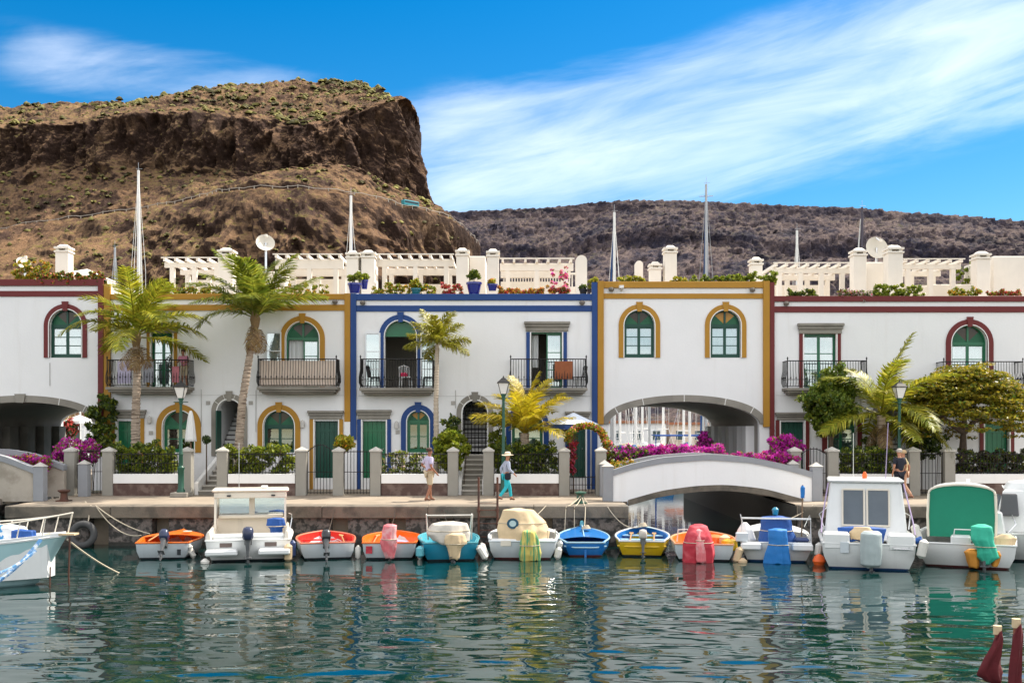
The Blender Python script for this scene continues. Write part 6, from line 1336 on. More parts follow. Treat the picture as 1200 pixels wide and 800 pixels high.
# mooring lines of the big bow, hung tyre
def rope(label, pts, r=.018, m=ROPE, sag=0.0, name='mooring_rope', n=14):
    P = [Vector(p) for p in pts]; q = []
    for i in range(len(P) - 1):
        for k in range(n): t = k / n; v = P[i].lerp(P[i + 1], t); v.z -= sag * 4 * t * (1 - t); q.append(v)
    q.append(P[-1]); o = MB().tube(q, r, 5).build(name, m, smooth=True); return tag(o, label, 'rope')
LBLUE = mat('blue_white_rope', (.10, .26, .5), .9, .1, 5, col2=(.6, .65, .7), mscale=9)
wx = lambda p, d: PX(p, d)
rope('blue and white mooring line slung down from the big bow', [(wx(48, 23.4), 23.4, PZ(632, 23.4)), (wx(-20, 22.4), 22.4, PZ(690, 22.4))], .045, LBLUE, .15)
rope('second blue and white mooring line with pale lashing by the big bow', [(wx(42, 23.2), 23.2, PZ(645, 23.2)), (wx(-22, 22.2), 22.2, PZ(676, 22.2))], .035, LBLUE, .12)
rope('pale anchor line running from the big bow down into the water', [(wx(79, 24.5), 24.5, PZ(632, 24.5)), (wx(150, 27.2), 26.6, -.02)], .022, ROPE, .06)
rope('thin chain dropping from the big bow into the water', [(wx(59, 24.0), 24.0, PZ(664, 24)), (wx(58, 24.0), 24.0, -.3)], .016, RUST)

REDTANK = mat('red_fuel_tank', (.45, .02, .02), .4, .1); OARW = mat('varnished_oar', (.42, .24, .10), .45, .2, 8)
clutter(bt1, [('oar', -.45, 1.3, .50, 'wooden oar lying across the leftmost orange dinghy', OARW), ('fuel_tank', .35, .4, .14, 'red fuel tank in the stern of the leftmost orange dinghy', REDTANK)])
clutter(bt3, [('oar', .5, 1.3, .40, 'wooden oar lying in the red dinghy', OARW), ('fuel_tank', -.4, .4, .14, 'black fuel tank in the stern of the red dinghy', BOOT), ('bucket', .3, .5, .14, 'white bucket in the red dinghy', GWHITE)])
clutter(bt4, [('oar', -.5, 1.4, .40, 'wooden oar lying in the pink covered dinghy', OARW), ('rope_coil', -.35, .45, .14, 'coiled rope in the pink covered dinghy', ROPE)])
clutter(bt8, [('oar', -.35, 1.2, .42, 'left wooden oar in the yellow rowing boat', OARW), ('oar', .35, 1.2, .42, 'right wooden oar in the yellow rowing boat', OARW), ('rope_coil', .0, 2.3, .64, 'coiled rope on the bow of the yellow rowing boat', ROPE)])
clutter(bt7, [('rope_coil', .1, 1.7, .62, 'coiled rope on the deck of the blue rowing boat', ROPE)])
# ------------------------------------------------------------------ lamps and small things on the quay
def street_lamp(label, px_, ytop, d=36.7):
    x = PX(px_, d); zt = PZ(ytop, d); t = thing('street_lamp', label, 'street lamp', (x, d, QZ), group='quay lamp posts')
    MB().box(x - .3, x + .3, d - .3, d + .3, QZ, QZ + .17).build('plinth', STONE, t, bevel=.015)
    zl = zt - .62
    MB().lathe([(.15, QZ + .17), (.15, QZ + .24), (.105, QZ + .3), (.105, QZ + .95), (.13, QZ + 1.0), (.13, QZ + 1.06), (.075, QZ + 1.12), (.07, QZ + 1.5), (.09, QZ + 1.54), (.06, QZ + 1.6), (.048, zl - .22), (.075, zl - .2), (.06, zl - .12), (.10, zl - .03), (.10, zl)], (x, d, 0), 12).build('post', LAMPGREEN, t, smooth=True)
    ln = thing_part('lantern', t); sq = lambda r, z: [(x - r, d - r, z), (x + r, d - r, z), (x + r, d + r, z), (x - r, d + r, z)]
    MB().rings([sq(.10, zl + .001), sq(.19, zl + .38)]).build('glass', LAMPGLASS, ln)
    mb = MB(); mb.rings([sq(.23, zl + .381), sq(.22, zl + .41), sq(.10, zl + .52), sq(.07, zl + .56)]); mb.lathe([(.05, zl + .56), (.03, zl + .59), (.02, zl + .62), (0, zl + .66)], (x, d, 0), 8); mb.build('roof', IRON, ln)
    mb = MB()
    for sx in (-1, 1):
        for sy in (-1, 1): mb.tube([(x + sx * .10, d + sy * .10, zl), (x + sx * .195, d + sy * .195, zl + .385)], .014, 4)
    mb.build('glazing_bars', IRON, ln)
    mb = MB(); mb.tube([(x - .26, d, zl - .14), (x + .26, d, zl - .14)], .015, 5); mb.build('ladder_bar', LAMPGREEN, t)
street_lamp('green lamp post with white glass lantern at the leftmost hedge', 212, 446)
street_lamp('green lamp post beside the golden palm', 590, 441)
street_lamp('green lamp post between the young palm and the umbrella tree', 1054, 446)
def bollard(label, px_, y, m, d):
    x = PX(px_, d); t = thing('bollard', label, 'bollard', (x, d, QZ)); MB().box(x - .2, x + .2, d - .2, d + .2, QZ, QZ + .04).build('base_plate', m, t)
    MB().lathe([(.15, QZ + .04), (.12, QZ + .1), (.11, QZ + .28), (.2, QZ + .34), (.2, QZ + .38), (.08, QZ + .4)], (x, d, 0), 14).build('post', m, t, smooth=True)
bollard('rusty brown iron bollard near the left end of the quay', 75, 586, RUST, 34.6); bollard('green topped iron bollard near the white footbridge', 680, 587, mat('green_bollard_paint', (.03, .10, .07), .6, .4, 8, col2=(.10, .07, .05), mscale=6), 33.6)
# iron ladder on the quay wall
x0, x1 = PX(561, 32.3), PX(583, 32.3); t = thing('quay_ladder', 'dark iron ladder rails standing above the quay edge', 'ladder', (x0, 32.25, .3))
for x in (x0, x1): MB().tube([(x, 32.25, -.3), (x, 32.25, 2.2)], .035, 6).build('rail', RUST, t)
for k in range(8): MB().tube([(x0, 32.25, -.1 + k * .21), (x1, 32.25, -.1 + k * .21)], .016, 5).build('rung', RUST, t)
MB().box(x0 - .05, x0 + .05, 32.25, 32.45, 1.1, 1.2).build('bracket', RUST, t); MB().box(x1 - .05, x1 + .05, 32.25, 32.45, 1.1, 1.2).build('bracket', RUST, t)
# tyre fender
t = thing('tyre_fender', 'old black tyre hung on the quay wall beside the big bow', 'tyre', (PX(93, 31.9), 32.0, .75)); mb = MB(); M_ = Matrix.Translation((PX(94, 31.9), 32.1, PZ(627, 31.9))) @ Euler((R(75), R(18), 0)).to_matrix().to_4x4()
mb.rings([[M_ @ Vector(((.34 + .11 * math.cos(b_)) * math.cos(a), (.34 + .11 * math.cos(b_)) * math.sin(a), .12 * math.sin(b_))) for b_ in np.linspace(0, 2 * pi, 10, endpoint=False)] for a in np.linspace(0, 2 * pi, 25)], cap=False); mb.build('tread', RUBBER, t, smooth=True)
MB().tube([M_ @ Vector((0, .4, 0)), (PX(94, 31.9), QY + .3, QZ + .01)], .02, 5).build('lashing', ROPE, t)
# mooring ropes from quay to bows
E_ = QY + .05
rope('slack pale mooring rope from the quay to the leftmost orange dinghy', [(PX(100, 34), 34, QZ + .03), (PX(112, E_), E_, QZ + .02), (PX(178, 31.5), 31.3, .52)], .018, ROPE, .12)
rope('second pale mooring rope below the first to the orange dinghy', [(PX(112, E_), E_, QZ + .02), (PX(168, 31.2), 31.0, .5)], .016, ROPE, .3)
rope('taut rope from the quay to the white boat with beige canvas', [(PX(640, E_), E_, QZ + .02), (PX(612, 31), 31.5, .72)], .014, ROPE, .05)
rope('rope drooping from the green bollard over the quay edge', [(PX(680, 33.6), 33.5, QZ + .25), (PX(663, E_), E_ - .08, QZ - .02), (PX(661, 32.2), 32.2, .2)], .016, ROPE, .05)
rope('second rope hanging beside the green bollard', [(PX(681, 33.6), 33.5, QZ + .2), (PX(673, E_), E_ - .08, QZ - .02), (PX(673, 32.2), 32.2, .1)], .016, ROPE, .04)
rope('rope from the green bollard toward the yellow rowing boat', [(PX(684, 33.6), 33.5, QZ + .2), (PX(712, E_), E_ - .06, QZ - .02), (PX(752, 31.6), 31.9, .68)], .016, ROPE, .25)
rope('rope from the bollard side down to the blue rowing boat', [(PX(682, 33.6), 33.4, QZ + .2), (PX(686, E_), E_ - .06, QZ - .02), (PX(686, 31.2), 31.6, .65)], .014, ROPE, .05)
for i, (p, q) in enumerate(((384, 392), (456, 464), (528, 520))): rope(['thin rope from the quay to the red dinghy', 'thin rope from the quay to the pink covered dinghy', 'thin rope from the quay to the turquoise boat'][i], [(PX(q, E_), E_ - .05, QZ - .1), (PX(p, 31.9), 31.9, .5)], .012, ROPED, .08)
rope('rope from the quay to the cabin boat bow', [(PX(985, E_ ), E_ + .3, QZ + .02), (PX(1018, 31.7), 31.7, 1.0)], .016, ROPE, .1)
rope('rope from the quay to the blue tarpaulin boat', [(PX(955, E_), E_ + .2, QZ + .02), (PX(910, 31.7), 31.8, .82)], .014, ROPE, .1)
# parasols
def parasol_closed(label, px_, y0, y1, d, z0):
    x = PX(px_, d); zt, zb = PZ(y0, d), PZ(y1, d); t = thing('parasol', label, 'parasol', (x, d, z0)); MB().tube([(x, d, z0), (x, d, zt)], .03, 7).build('pole', WOOD, t)
    rg = []
    for k in range(12):
        u = k / 11; r = .03 + .15 * u ** .6; rg.append([Vector((x + r * (1 + .25 * math.sin(6 * a)) * math.cos(a), d + r * (1 + .25 * math.sin(6 * a)) * math.sin(a), zt - (zt - zb) * u)) for a in np.linspace(0, 2 * pi, 28, endpoint=False)])
    MB().rings(rg).build('folded_canopy', WHITE, t, smooth=True, angle=0); MB().lathe([(.3, z0), (.3, z0 + .08), (.06, z0 + .12)], (x, d, 0), 12).build('base', STONE, t)
def parasol_open(label, px_, ytop, yrim, w, d, z0, top, rim, n=8):
    x = PX(px_, d); zt, zr = PZ(ytop, d), PZ(yrim, d); r = w * d / F / 2; t = thing('parasol', label, 'parasol', (x, d, z0)); MB().tube([(x, d, z0), (x, d, zt + .05)], .03, 7).build('pole', WOOD, t)
    A_ = [2 * pi * (k + .5) / n for k in range(n)]; P = [Vector((x + r * math.cos(a), d + r * math.sin(a), zr)) for a in A_]; top_p = Vector((x, d, zt))
    for k in range(n):
        p, q = P[k], P[(k + 1) % n]; MB().add([top_p, p, q, top_p - Vector((0, 0, .02)), p - Vector((0, 0, .02)), q - Vector((0, 0, .02))], [(0, 1, 2), (5, 4, 3), (1, 4, 5, 2)]).build('canopy_panel', top, t)
        MB().add([p, q, q - Vector((0, 0, .18)), p - Vector((0, 0, .18))], [(0, 1, 2, 3)]).build('valance', rim, t, recalc=False)
        MB().tube([top_p - Vector((0, 0, .05)), p - Vector((0, 0, .03))], .012, 4).build('rib', WOOD, t)
parasol_closed('closed white parasol before the arched window of the mustard house', 223.5, 481, 517, 39.6, QZ)
parasol_open('open white and blue parasol beside the shaded door of the blue house', 672, 483, 497, 62, 39.3, QZ, mat('pale_blue_canvas', (.62, .68, .78), .8), mat('blue_valance', (.03, .08, .30), .7))
# maroon marker flags on poles in the near corner
MAROON = mat('maroon_flag', (.10, .008, .012), .8, .3, 6, bump=.4, bscale=10)
def marker(label, px_, ytop, d, cloth_pts, seed, ln_):
    x = PX(px_, d); zt = PZ(ytop, d); t = thing('marker_pole', label, 'marker pole', (x, d, -1.5)); MB().tube([(x, d, -1.5), (x, d, zt - .05), (x + .005, d, zt)], [.03, .028, .02], 8).build('pole', mat('red_brown_pole', (.22, .07, .04), .7, .3, 8), t); MB().tube([(x, d, zt - .06), (x, d, zt + .02)], .04, 8).build('pole_top', CANVAS, t)
    rs = random.Random(seed); rg = []
    for k in range(15):
        u = k / 14; wv = np.interp(u, [c[0] for c in cloth_pts], [c[1] for c in cloth_pts]); off = np.interp(u, [c[0] for c in cloth_pts], [c[2] for c in cloth_pts]); zz = zt - .05 - ln_ * u; rg.append([Vector((x + off + wv * math.cos(a) * (1 + .25 * math.sin(3 * a + k * .5 + seed)), d - .03 + .045 * math.sin(a) * (1 + .4 * math.sin(4 * a + k * .6)), zz + (.22 * wv + .03) * math.cos(a + .4) + .012 * math.sin(5 * a + k))) for a in np.linspace(0, 2 * pi, 18, endpoint=False)])
    MB().rings(rg).build('furled_flag', MAROON, t, smooth=True, angle=0)
marker('pole with hanging maroon flag flaring sideways in the near corner', 1169, 735, 9.6, [(0, .02, 0), (.15, .045, -.02), (.4, .07, -.055), (.7, .105, -.09), (.86, .075, -.05), (1, .02, -.005)], 1, .46)
marker('pole with tightly furled maroon flag at the very edge of view', 1191, 727, 9.3, [(0, .02, 0), (.1, .045, -.01), (.4, .05, -.02), (.7, .058, -.02), (.9, .05, -.01), (1, .02, 0)], 2, .85)
# ------------------------------------------------------------------ things on the balconies
def chair(label, x, y, z, rot, m, sc=1.0):
    t = thing('chair', label, 'chair', (x, y, z), rot, rel=True); s = sc
    MB().box(-.21 * s, .21 * s, -.2 * s, .22 * s, .42 * s, .45 * s).build('seat', m, t, bevel=.01)
    for sx in (-1, 1):
        for sy in (-1, 1): MB().tube([(sx * .19 * s, sy * .18 * s, .42 * s), (sx * .21 * s, sy * .21 * s, 0)], .016 * s, 5).build('leg', m, t)
    mb = MB(); mb.tube([(-.2 * s, .2 * s, .45 * s), (-.2 * s, .26 * s, .85 * s), (0, .28 * s, .92 * s), (.2 * s, .26 * s, .85 * s), (.2 * s, .2 * s, .45 * s)], .018 * s, 5); mb.build('back_frame', m, t)
    for k in range(4): MB().tube([((-.12 + .08 * k) * s, .2 * s, .45 * s), ((-.12 + .08 * k) * s, .27 * s, .88 * s)], .013 * s, 4).build('spindle', m, t)
def towel(label, p0, p1, y0, y1, d, m, name='towel'):
    X0, X1, Z1, Z0 = PX(p0, d), PX(p1, d), PZ(y0, d), PZ(y1, d); xs = np.linspace(X0, X1, 14); f_ = lambda i, k: d + .012 * math.sin(i * 1.1) * k
    r = [[(x, f_(i, 1) - .035, Z0) for i, x in enumerate(xs)], [(x, f_(i, .4) - .03, Z1) for i, x in enumerate(xs)], [(x, d, Z1 + .03) for x in xs], [(x, d + .03, Z1) for x in xs], [(x, d + .035, Z0 + .15) for x in xs]]
    o = MB().rings(r, cap=False, closed=False).build(name, m, smooth=True, recalc=False); tag(o, label, 'towel')
BF = FD - .70
zb = fz(454)
towel('brown towel hung over the rail of the blue house right balcony', 650, 671, 424, 444, BF, mat('brown_towel', (.27, .09, .04), .95, .15, 6, bump=.5, bscale=40))
towel('lilac cloth hung on the rail of the mustard house left balcony', 138, 154, 424, 449, BF, mat('lilac_towel', (.5, .46, .62), .9, .1, 5))
towel('grey patterned cloth hung on the mustard left balcony beside the palm trunk', 168, 180, 424, 448, BF, mat('patterned_towel', (.35, .36, .42), .9, .3, 12))
towel('red and pink cloth on the rail of the mustard left balcony', 202, 210, 430, 448, BF, mat('pink_print', (.5, .18, .22), .9, .4, 12))
chair('black bentwood chair on the blue house right balcony', PX(679, 41), FD - .38, fz(455), R(-70), IRON)
chair('white garden chair on the blue house left balcony', PX(475, 41), FD - .35, fz(455), R(20), GWHITE)
chair('dark garden chair at the end of the blue house left balcony', PX(502, 41), FD - .36, fz(455), R(-80), IRON)
chair('dark garden chair at the shutter end of the blue house left balcony', PX(438, 41), FD - .36, fz(455), R(80), IRON)
t = thing('cushion', 'red cushion on the white chair of the blue house balcony', 'cushion', (PX(473, 41), FD - .34, fz(455) + .45)); MB().box(PX(469, 41), PX(477, 41), FD - .42, FD - .12, fz(455) + .452, fz(455) + .62).build('pad', mat('crimson_cushion', (.45, .02, .07), .9), t, bevel=.05)
# ------------------------------------------------------------------ people
def skin_obj(name, V, Eg, rad, m, parent, root=0, sub=2):
    me = bpy.data.meshes.new(name); me.from_pydata([Vector(v) for v in V], Eg, []); ob = bpy.data.objects.new(name, me); C.objects.link(ob); ob.parent = parent
    md = ob.modifiers.new('skin', 'SKIN'); md.use_smooth_shade = True
    if not me.skin_vertices: bpy.context.view_layer.objects.active = ob
    for i, r in enumerate(rad):
        sv = me.skin_vertices[0].data[i]; sv.radius = (r, r) if not isinstance(r, tuple) else r; sv.use_root = (i == root)
    ob.modifiers.new('sub', 'SUBSURF').levels = 1; ob.modifiers['sub'].render_levels = sub
    me.materials.append(m); return ob
SKIN = mat('skin', (.42, .20, .12), .55, .08, 10); SKIN2 = mat('tanned_skin', (.30, .13, .075), .55, .08, 10)
def person(label, loc, rot, h, pose, cloth, hair, skin=SKIN, hat=None, long_sleeve=False, long_legs=False, bag=None, dress=None):
    """forward is +Y. pose: dict with joints la/ra (elbow, wrist), ll/rl (knee, ankle) in a 1.75 m figure"""
    k = h / 1.75; t = thing('person', label, 'person', loc, rot, rel=True); g = lambda v: (v[0] * k, v[1] * k, v[2] * k)
    lean = pose.get('lean', 0.0); J = {'pel': (0, 0, .96), 'wst': (0, .0 + lean * .3, 1.10), 'che': (0, lean * .8, 1.33), 'nck': (0, lean, 1.47), 'hdb': (0, lean + .01, 1.55), 'hdm': (0, lean + .02, 1.64), 'hdt': (0, lean + .01, 1.72), 'nos': (0, lean + .115, 1.62)}
    for s, nm in ((-1, 'l'), (1, 'r')):
        J[nm + 'sh'] = (s * .18, lean * .9, 1.41); el_, wr = pose[nm + 'a']; J[nm + 'el'] = el_; J[nm + 'wr'] = wr
        d_ = (Vector(wr) - Vector(el_)).normalized(); hp = Vector(wr) + d_ * .08; J[nm + 'pa'] = tuple(hp)
        sd_ = Vector((0, 1, 0)) if abs(d_.y) < .7 else Vector((0, 0, 1))
        for q in range(4): J[f'{nm}f{q}'] = tuple(hp + d_ * (.055, .075, .07, .05)[q] + sd_ * (.03 - .02 * q) + Vector((-s * .02, 0, 0)))
        J[nm + 'th'] = tuple(Vector(wr) + d_ * .05 + sd_ * .055)
        kn, an = pose[nm + 'l']; J[nm + 'hp'] = (s * .095, 0, .90); J[nm + 'kn'] = kn; J[nm + 'an'] = an; J[nm + 'to'] = (an[0] + s * .02, an[1] + .15, an[2] - .045); J[nm + 'he'] = (an[0], an[1] - .05, an[2] - .05)
    names = list(J); ix = {n: i for i, n in enumerate(names)}
    Rr = {'pel': .12, 'wst': (.125, .10), 'che': (.15, .11), 'nck': .052, 'hdb': .062, 'hdm': (.078, .092), 'hdt': .055, 'nos': .018}
    for s in 'lr':
        Rr.update({s + 'sh': .06, s + 'el': .04, s + 'wr': .027, s + 'pa': (.034, .02), s + 'th': .011, s + 'hp': .088, s + 'kn': .056, s + 'an': .038, s + 'to': (.036, .024), s + 'he': .032})
        for q in range(4): Rr[f'{s}f{q}'] = .0085
    ed = [('pel', 'wst'), ('wst', 'che'), ('che', 'nck'), ('nck', 'hdb'), ('hdb', 'hdm'), ('hdm', 'hdt'), ('hdm', 'nos')]
    for s in 'lr':
        ed += [('che', s + 'sh'), (s + 'sh', s + 'el'), (s + 'el', s + 'wr'), (s + 'wr', s + 'pa'), (s + 'wr', s + 'th'), ('pel', s + 'hp'), (s + 'hp', s + 'kn'), (s + 'kn', s + 'an'), (s + 'an', s + 'to'), (s + 'an', s + 'he')] + [(s + 'pa', f'{s}f{q}') for q in range(4)]
    sc_ = lambda r: tuple(x * k for x in r) if isinstance(r, tuple) else r * k
    skin_obj('body', [g(J[n]) for n in names], [(ix[a], ix[b_]) for a, b_ in ed], [sc_(Rr[n]) for n in names], skin, t, ix['pel'])
    def garment(nm, chain, edges, grow, m, root, over={}):
        V = []; rad = []
        for n in chain:
            if isinstance(n, tuple): a, b_, f_ = n; p = tuple(Vector(J[a]).lerp(Vector(J[b_]), f_)); ra = Rr[a] if not isinstance(Rr[a], tuple) else Rr[a][0]; rb_ = Rr[b_] if not isinstance(Rr[b_], tuple) else Rr[b_][0]; r = ra + (rb_ - ra) * f_
            else: p = J[n]; r = Rr[n]
            r = over.get(n, r); V.append(g(p)); rad.append(sc_(tuple(x + grow for x in r) if isinstance(r, tuple) else r + grow))
        return skin_obj(nm, V, edges, rad, m, t, root)
    arm = [('lsh', 'lel', .85), ('rsh', 'rel', .85)] if not long_sleeve else None
    top_ch = ['pel', 'wst', 'che', ('che', 'nck', .55), 'lsh', 'rsh'] + ([('lsh', 'lel', .8), ('rsh', 'rel', .8)] if not long_sleeve else ['lel', 'rel', ('lel', 'lwr', .95), ('rel', 'rwr', .95)])
    e_ = [(0, 1), (1, 2), (2, 3), (2, 4), (2, 5), (4, 6), (5, 7)] + ([(6, 8), (7, 9)] if long_sleeve else [])
    garment('shirt', top_ch, e_, .018, cloth[0], 0)
    if dress: pass
    leg_ch = ['pel', 'lhp', 'rhp'] + ([('lhp', 'lkn', .5), ('rhp', 'rkn', .5), ('lhp', 'lkn', .97), ('rhp', 'rkn', .97)] if not long_legs else ['lkn', 'rkn', ('lkn', 'lan', .9), ('rkn', 'ran', .9)])
    garment('trousers' if long_legs else 'shorts', leg_ch, [(0, 1), (0, 2), (1, 3), (2, 4), (3, 5), (4, 6)], .017, cloth[1], 0)
    for s in 'lr': garment('shoe', [s + 'he', s + 'an', s + 'to'], [(0, 1), (1, 2)], .012, cloth[2], 0, over={s + 'an': .034})
    hy = J['hdm'][1] * k; hz_ = J['hdm'][2] * k
    mb = MB(); n = 12
    mb.rings([[Vector((r * k * math.cos(a), hy - .02 * k + r * 1.15 * k * math.sin(a), hz_ + z * k)) for a in np.linspace(0, 2 * pi, n, endpoint=False)] for r, z in ((.082, .0), (.094, .045), (.085, .09), (.05, .118), (.01, .125))]); mb.build('hair', hair, t, smooth=True)
    if hat:
        mb = MB(); mb.rings([[Vector((r * k * math.cos(a), hy - .0 + r * k * math.sin(a), hz_ + (z + .012 * math.sin(2 * a) * (r > .15)) * k)) for a in np.linspace(0, 2 * pi, 20, endpoint=False)] for r, z in ((.22, .035), (.215, .045), (.115, .065), (.11, .13), (.07, .165), (.01, .17))]); mb.build('sun_hat', hat, t, smooth=True)
    if bag: MB().rings([[Vector((.17 * k + .05 * k * math.cos(a), .02 + .12 * k * math.sin(a) * q, .78 * k + zz * k)) for a in np.linspace(0, 2 * pi, 10, endpoint=False)] for q, zz in ((.5, 0), (1, .04), (1, .2), (.6, .26))]).build('shoulder_bag', bag, t, smooth=True)
    return t
STAND = dict(la=((-.25, -.04, 1.15), (-.22, .06, .93)), ra=((.25, -.04, 1.15), (.23, .06, .93)), ll=((-.10, .02, .50), (-.11, 0, .08)), rl=((.10, .02, .50), (.11, .02, .08)))
HIP = dict(la=((-.36, -.12, 1.18), (-.17, .04, 1.03)), ra=((.25, -.05, 1.14), (.26, .12, .95)), ll=((-.10, .06, .50), (-.10, .10, .08)), rl=((.10, .0, .50), (.11, -.16, .09)))
WALK = dict(la=((-.23, -.14, 1.17), (-.22, -.08, .93)), ra=((.23, .06, 1.16), (.22, .24, 1.0)), ll=((-.10, .16, .52), (-.10, .22, .09)), rl=((.10, -.02, .50), (.10, -.30, .13)), lean=.04)
WALK2 = dict(la=((-.23, .06, 1.17), (-.21, .22, 1.0)), ra=((.23, -.12, 1.16), (.22, -.1, .92)), ll=((-.10, .0, .50), (-.10, -.26, .12)), rl=((.10, .14, .52), (.10, .20, .09)), lean=.04)
LEAN = dict(la=((-.26, .1, 1.18), (-.2, .32, 1.12)), ra=((.26, .1, 1.18), (.2, .32, 1.12)), ll=((-.10, .02, .50), (-.11, 0, .08)), rl=((.10, .02, .50), (.11, .02, .08)), lean=.12)
W_LIL = mat('lavender_shirt', (.50, .46, .62), .85, .15, 8); W_KHA = mat('khaki_shorts', (.48, .40, .28), .85, .1, 8); W_SHO = mat('brown_shoe', (.14, .06, .035), .7); W_GRY = mat('blue_grey_blouse', (.36, .40, .50), .85, .25, 10); W_TUR = mat('turquoise_trousers', (.02, .40, .48), .8, .12, 8); W_HAT = mat('straw_hat', (.66, .56, .42), .85, .15, 20); W_NAV = mat('navy_clothes', (.012, .014, .025), .85, .2, 8); W_YEL = mat('pale_yellow_top', (.72, .58, .33), .85, .1, 8); H_BRN = mat('brown_hair', (.06, .03, .018), .7, .2, 20); H_GRY = mat('grey_hair', (.42, .38, .34), .7, .2, 20); H_BLN = mat('blond_hair', (.50, .36, .2), .7, .2, 20); W_PNK = mat('pink_print_top', (.55, .22, .32), .85, .4, 14); W_FLE = mat('flesh_trousers', (.52, .30, .2), .8)
pd = 34.7
person('man in lavender shirt and khaki shorts with a hand on his hip on the quay', (PX(503, pd), pd, QZ), R(-62), 1.80, HIP, (W_LIL, W_KHA, W_SHO), H_BRN, SKIN2)
person('woman in straw sun hat and turquoise trousers walking along the quay', (PX(593, pd), pd, QZ), R(-75), 1.62, WALK, (W_GRY, W_TUR, W_SHO), H_BLN, SKIN, hat=W_HAT, long_sleeve=True, long_legs=True, bag=W_NAV)
person('person in dark navy clothes walking behind the cabin boat', (PX(1054, 35), 35.0, QZ), R(20), 1.76, STAND, (W_NAV, W_NAV, W_SHO), H_GRY, SKIN, long_legs=True)
person('person in pale yellow top walking beside the one in navy', (PX(1061.5, 35.5), 35.6, QZ), R(60), 1.70, WALK2, (W_YEL, W_FLE, W_SHO), H_BLN, SKIN, long_legs=True)
person('person in pink leaning on the mustard house left balcony rail', (PX(216, 41), FD - .38, fz(454)), R(170), 1.50, LEAN, (W_PNK, W_KHA, W_SHO), H_BRN, SKIN2)
# ------------------------------------------------------------------ marina behind the houses
MASTW = mat('white_mast', (.72, .71, .68), .4, .08); MASTG = mat('grey_mast', (.34, .35, .36), .35, .1, metal=.4); SAILB = mat('blue_sail_cover', (.01, .05, .16), .8, .1)
def sailboat(label, px_, d, top, L=9.5, hullm=GWHITE, mast=MASTW, furl=None, rot=0, beam=3.0, cover=SAILB, spreaders=2, group='sailing boats in the marina'):
    x = PX(px_, d); zt = PZ(top, d); t = thing('sailing_boat', label, 'sailing boat', (x, d, 0), R(rot), group=group, rel=True)
    n = 11; rg = []
    for i in range(n):
        u = i / (n - 1); b = beam / 2 * (math.sin(pi * min(1, .18 + .82 * u)) ** .6 if u < .98 else .02); z = 1.0 + .3 * u * u; y = -L * .45 + L * u
        rg.append([(b, y, z), (b * .9, y, .35), (b * .4, y - .6 * u, -.3), (0, y - .8 * u, -.5), (-b * .4, y - .6 * u, -.3), (-b * .9, y, .35), (-b, y, z)])
    MB().rings(rg).build('hull', hullm, t, smooth=True, angle=40)
    MB().rings([[(s_ * b, y, z) for s_, b in ((1, bb), (.8, bb * .9), (-.8, bb * .9), (-1, bb))] if False else [(bb, y, 1.0), (bb * .85, y, z), (-bb * .85, y, z), (-bb, y, 1.0)] for y, bb, z in ((-L * .2, .95, 1.5), (L * .1, .95, 1.55), (L * .3, .6, 1.3))]).build('cabin', GWHITE, t)
    MB().tube([(0, L * .08, 1.0), (0, L * .08, zt * .6), (0, L * .08, zt)], [.10, .095, .08], 8).build('mast', mast, t, smooth=True)
    MB().tube([(0, L * .08, 2.2), (0, -L * .34, 2.3)], .06, 6).build('boom', mast, t)
    MB().tube([(0, L * .06, 2.38), (0, -L * .1, 2.48), (0, -L * .33, 2.42)], [.14, .17, .08], 8).build('sail_cover', cover, t, smooth=True)
    mb = MB(); mb.tube([(0, L * .54, 1.3), (0, L * .08, zt - .3)], .012, 4); mb.tube([(0, -L * .45, 1.0), (0, L * .08, zt - .1)], .012, 4)
    for k in range(spreaders):
        z = zt * (.4 + .28 * k); mb.tube([(-.45, L * .08, z), (.45, L * .08, z)], .03, 4)
    for s_ in (-1, 1): mb.tube([(s_ * beam * .45, L * .08, 1.05), (s_ * .45, L * .08, zt * .4), (s_ * .45, L * .08, zt * .68), (0, L * .08, zt - .2)], .012, 4)
    mb.build('rigging', mast, t)
    if furl: MB().tube([(0, L * .5, 1.6), (0, L * .28, zt * .5), (0, L * .1, zt - .8)], [.06, .085, .05], 7).build('furled_sail', furl, t, smooth=True)
    mb = MB(); mb.tube([(.0, L * .08, zt), (0, L * .08, zt + .5)], .012, 4); mb.tube([(-.15, L * .08, zt + .1), (.25, L * .08, zt + .1)], .01, 4); mb.build('masthead', MASTG, t)
    return t
sailboat('sailing boat with twin white spars rising behind the leftmost palm', 160, 66, 196, 10, furl=MASTW, rot=12, spreaders=1)
sailboat('sailing boat whose blue and white mast stands above the colour boundary of the roofs', 410, 64, 226, 9.5, rot=4, furl=mat('blue_luff', (.03, .12, .30), .7))
sailboat('sailing boat with pale mast behind the left end of the canal house', 723, 66, 246, 9, rot=8, furl=SAILB)
sailboat('sailing boat with the tallest grey mast behind the canal house', 829, 68, 212, 12, mast=MASTG, rot=-6, furl=SAILB, spreaders=3)
sailboat('sailing boat with a short thin mast behind the long roof pergola', 937, 70, 268, 8, rot=0, spreaders=1)
sailboat('sailing boat with dark mast and pennant behind the satellite dishes', 1016, 72, 240, 10, mast=mat('dark_mast', (.06, .05, .07), .5), furl=MASTW, rot=5)
sailboat('distant sailing boat with a bare mast left of the tallest one, seen over the roofs', 131, 76, 288, 7.5, mast=MASTG, rot=0, spreaders=1, furl=MASTG)
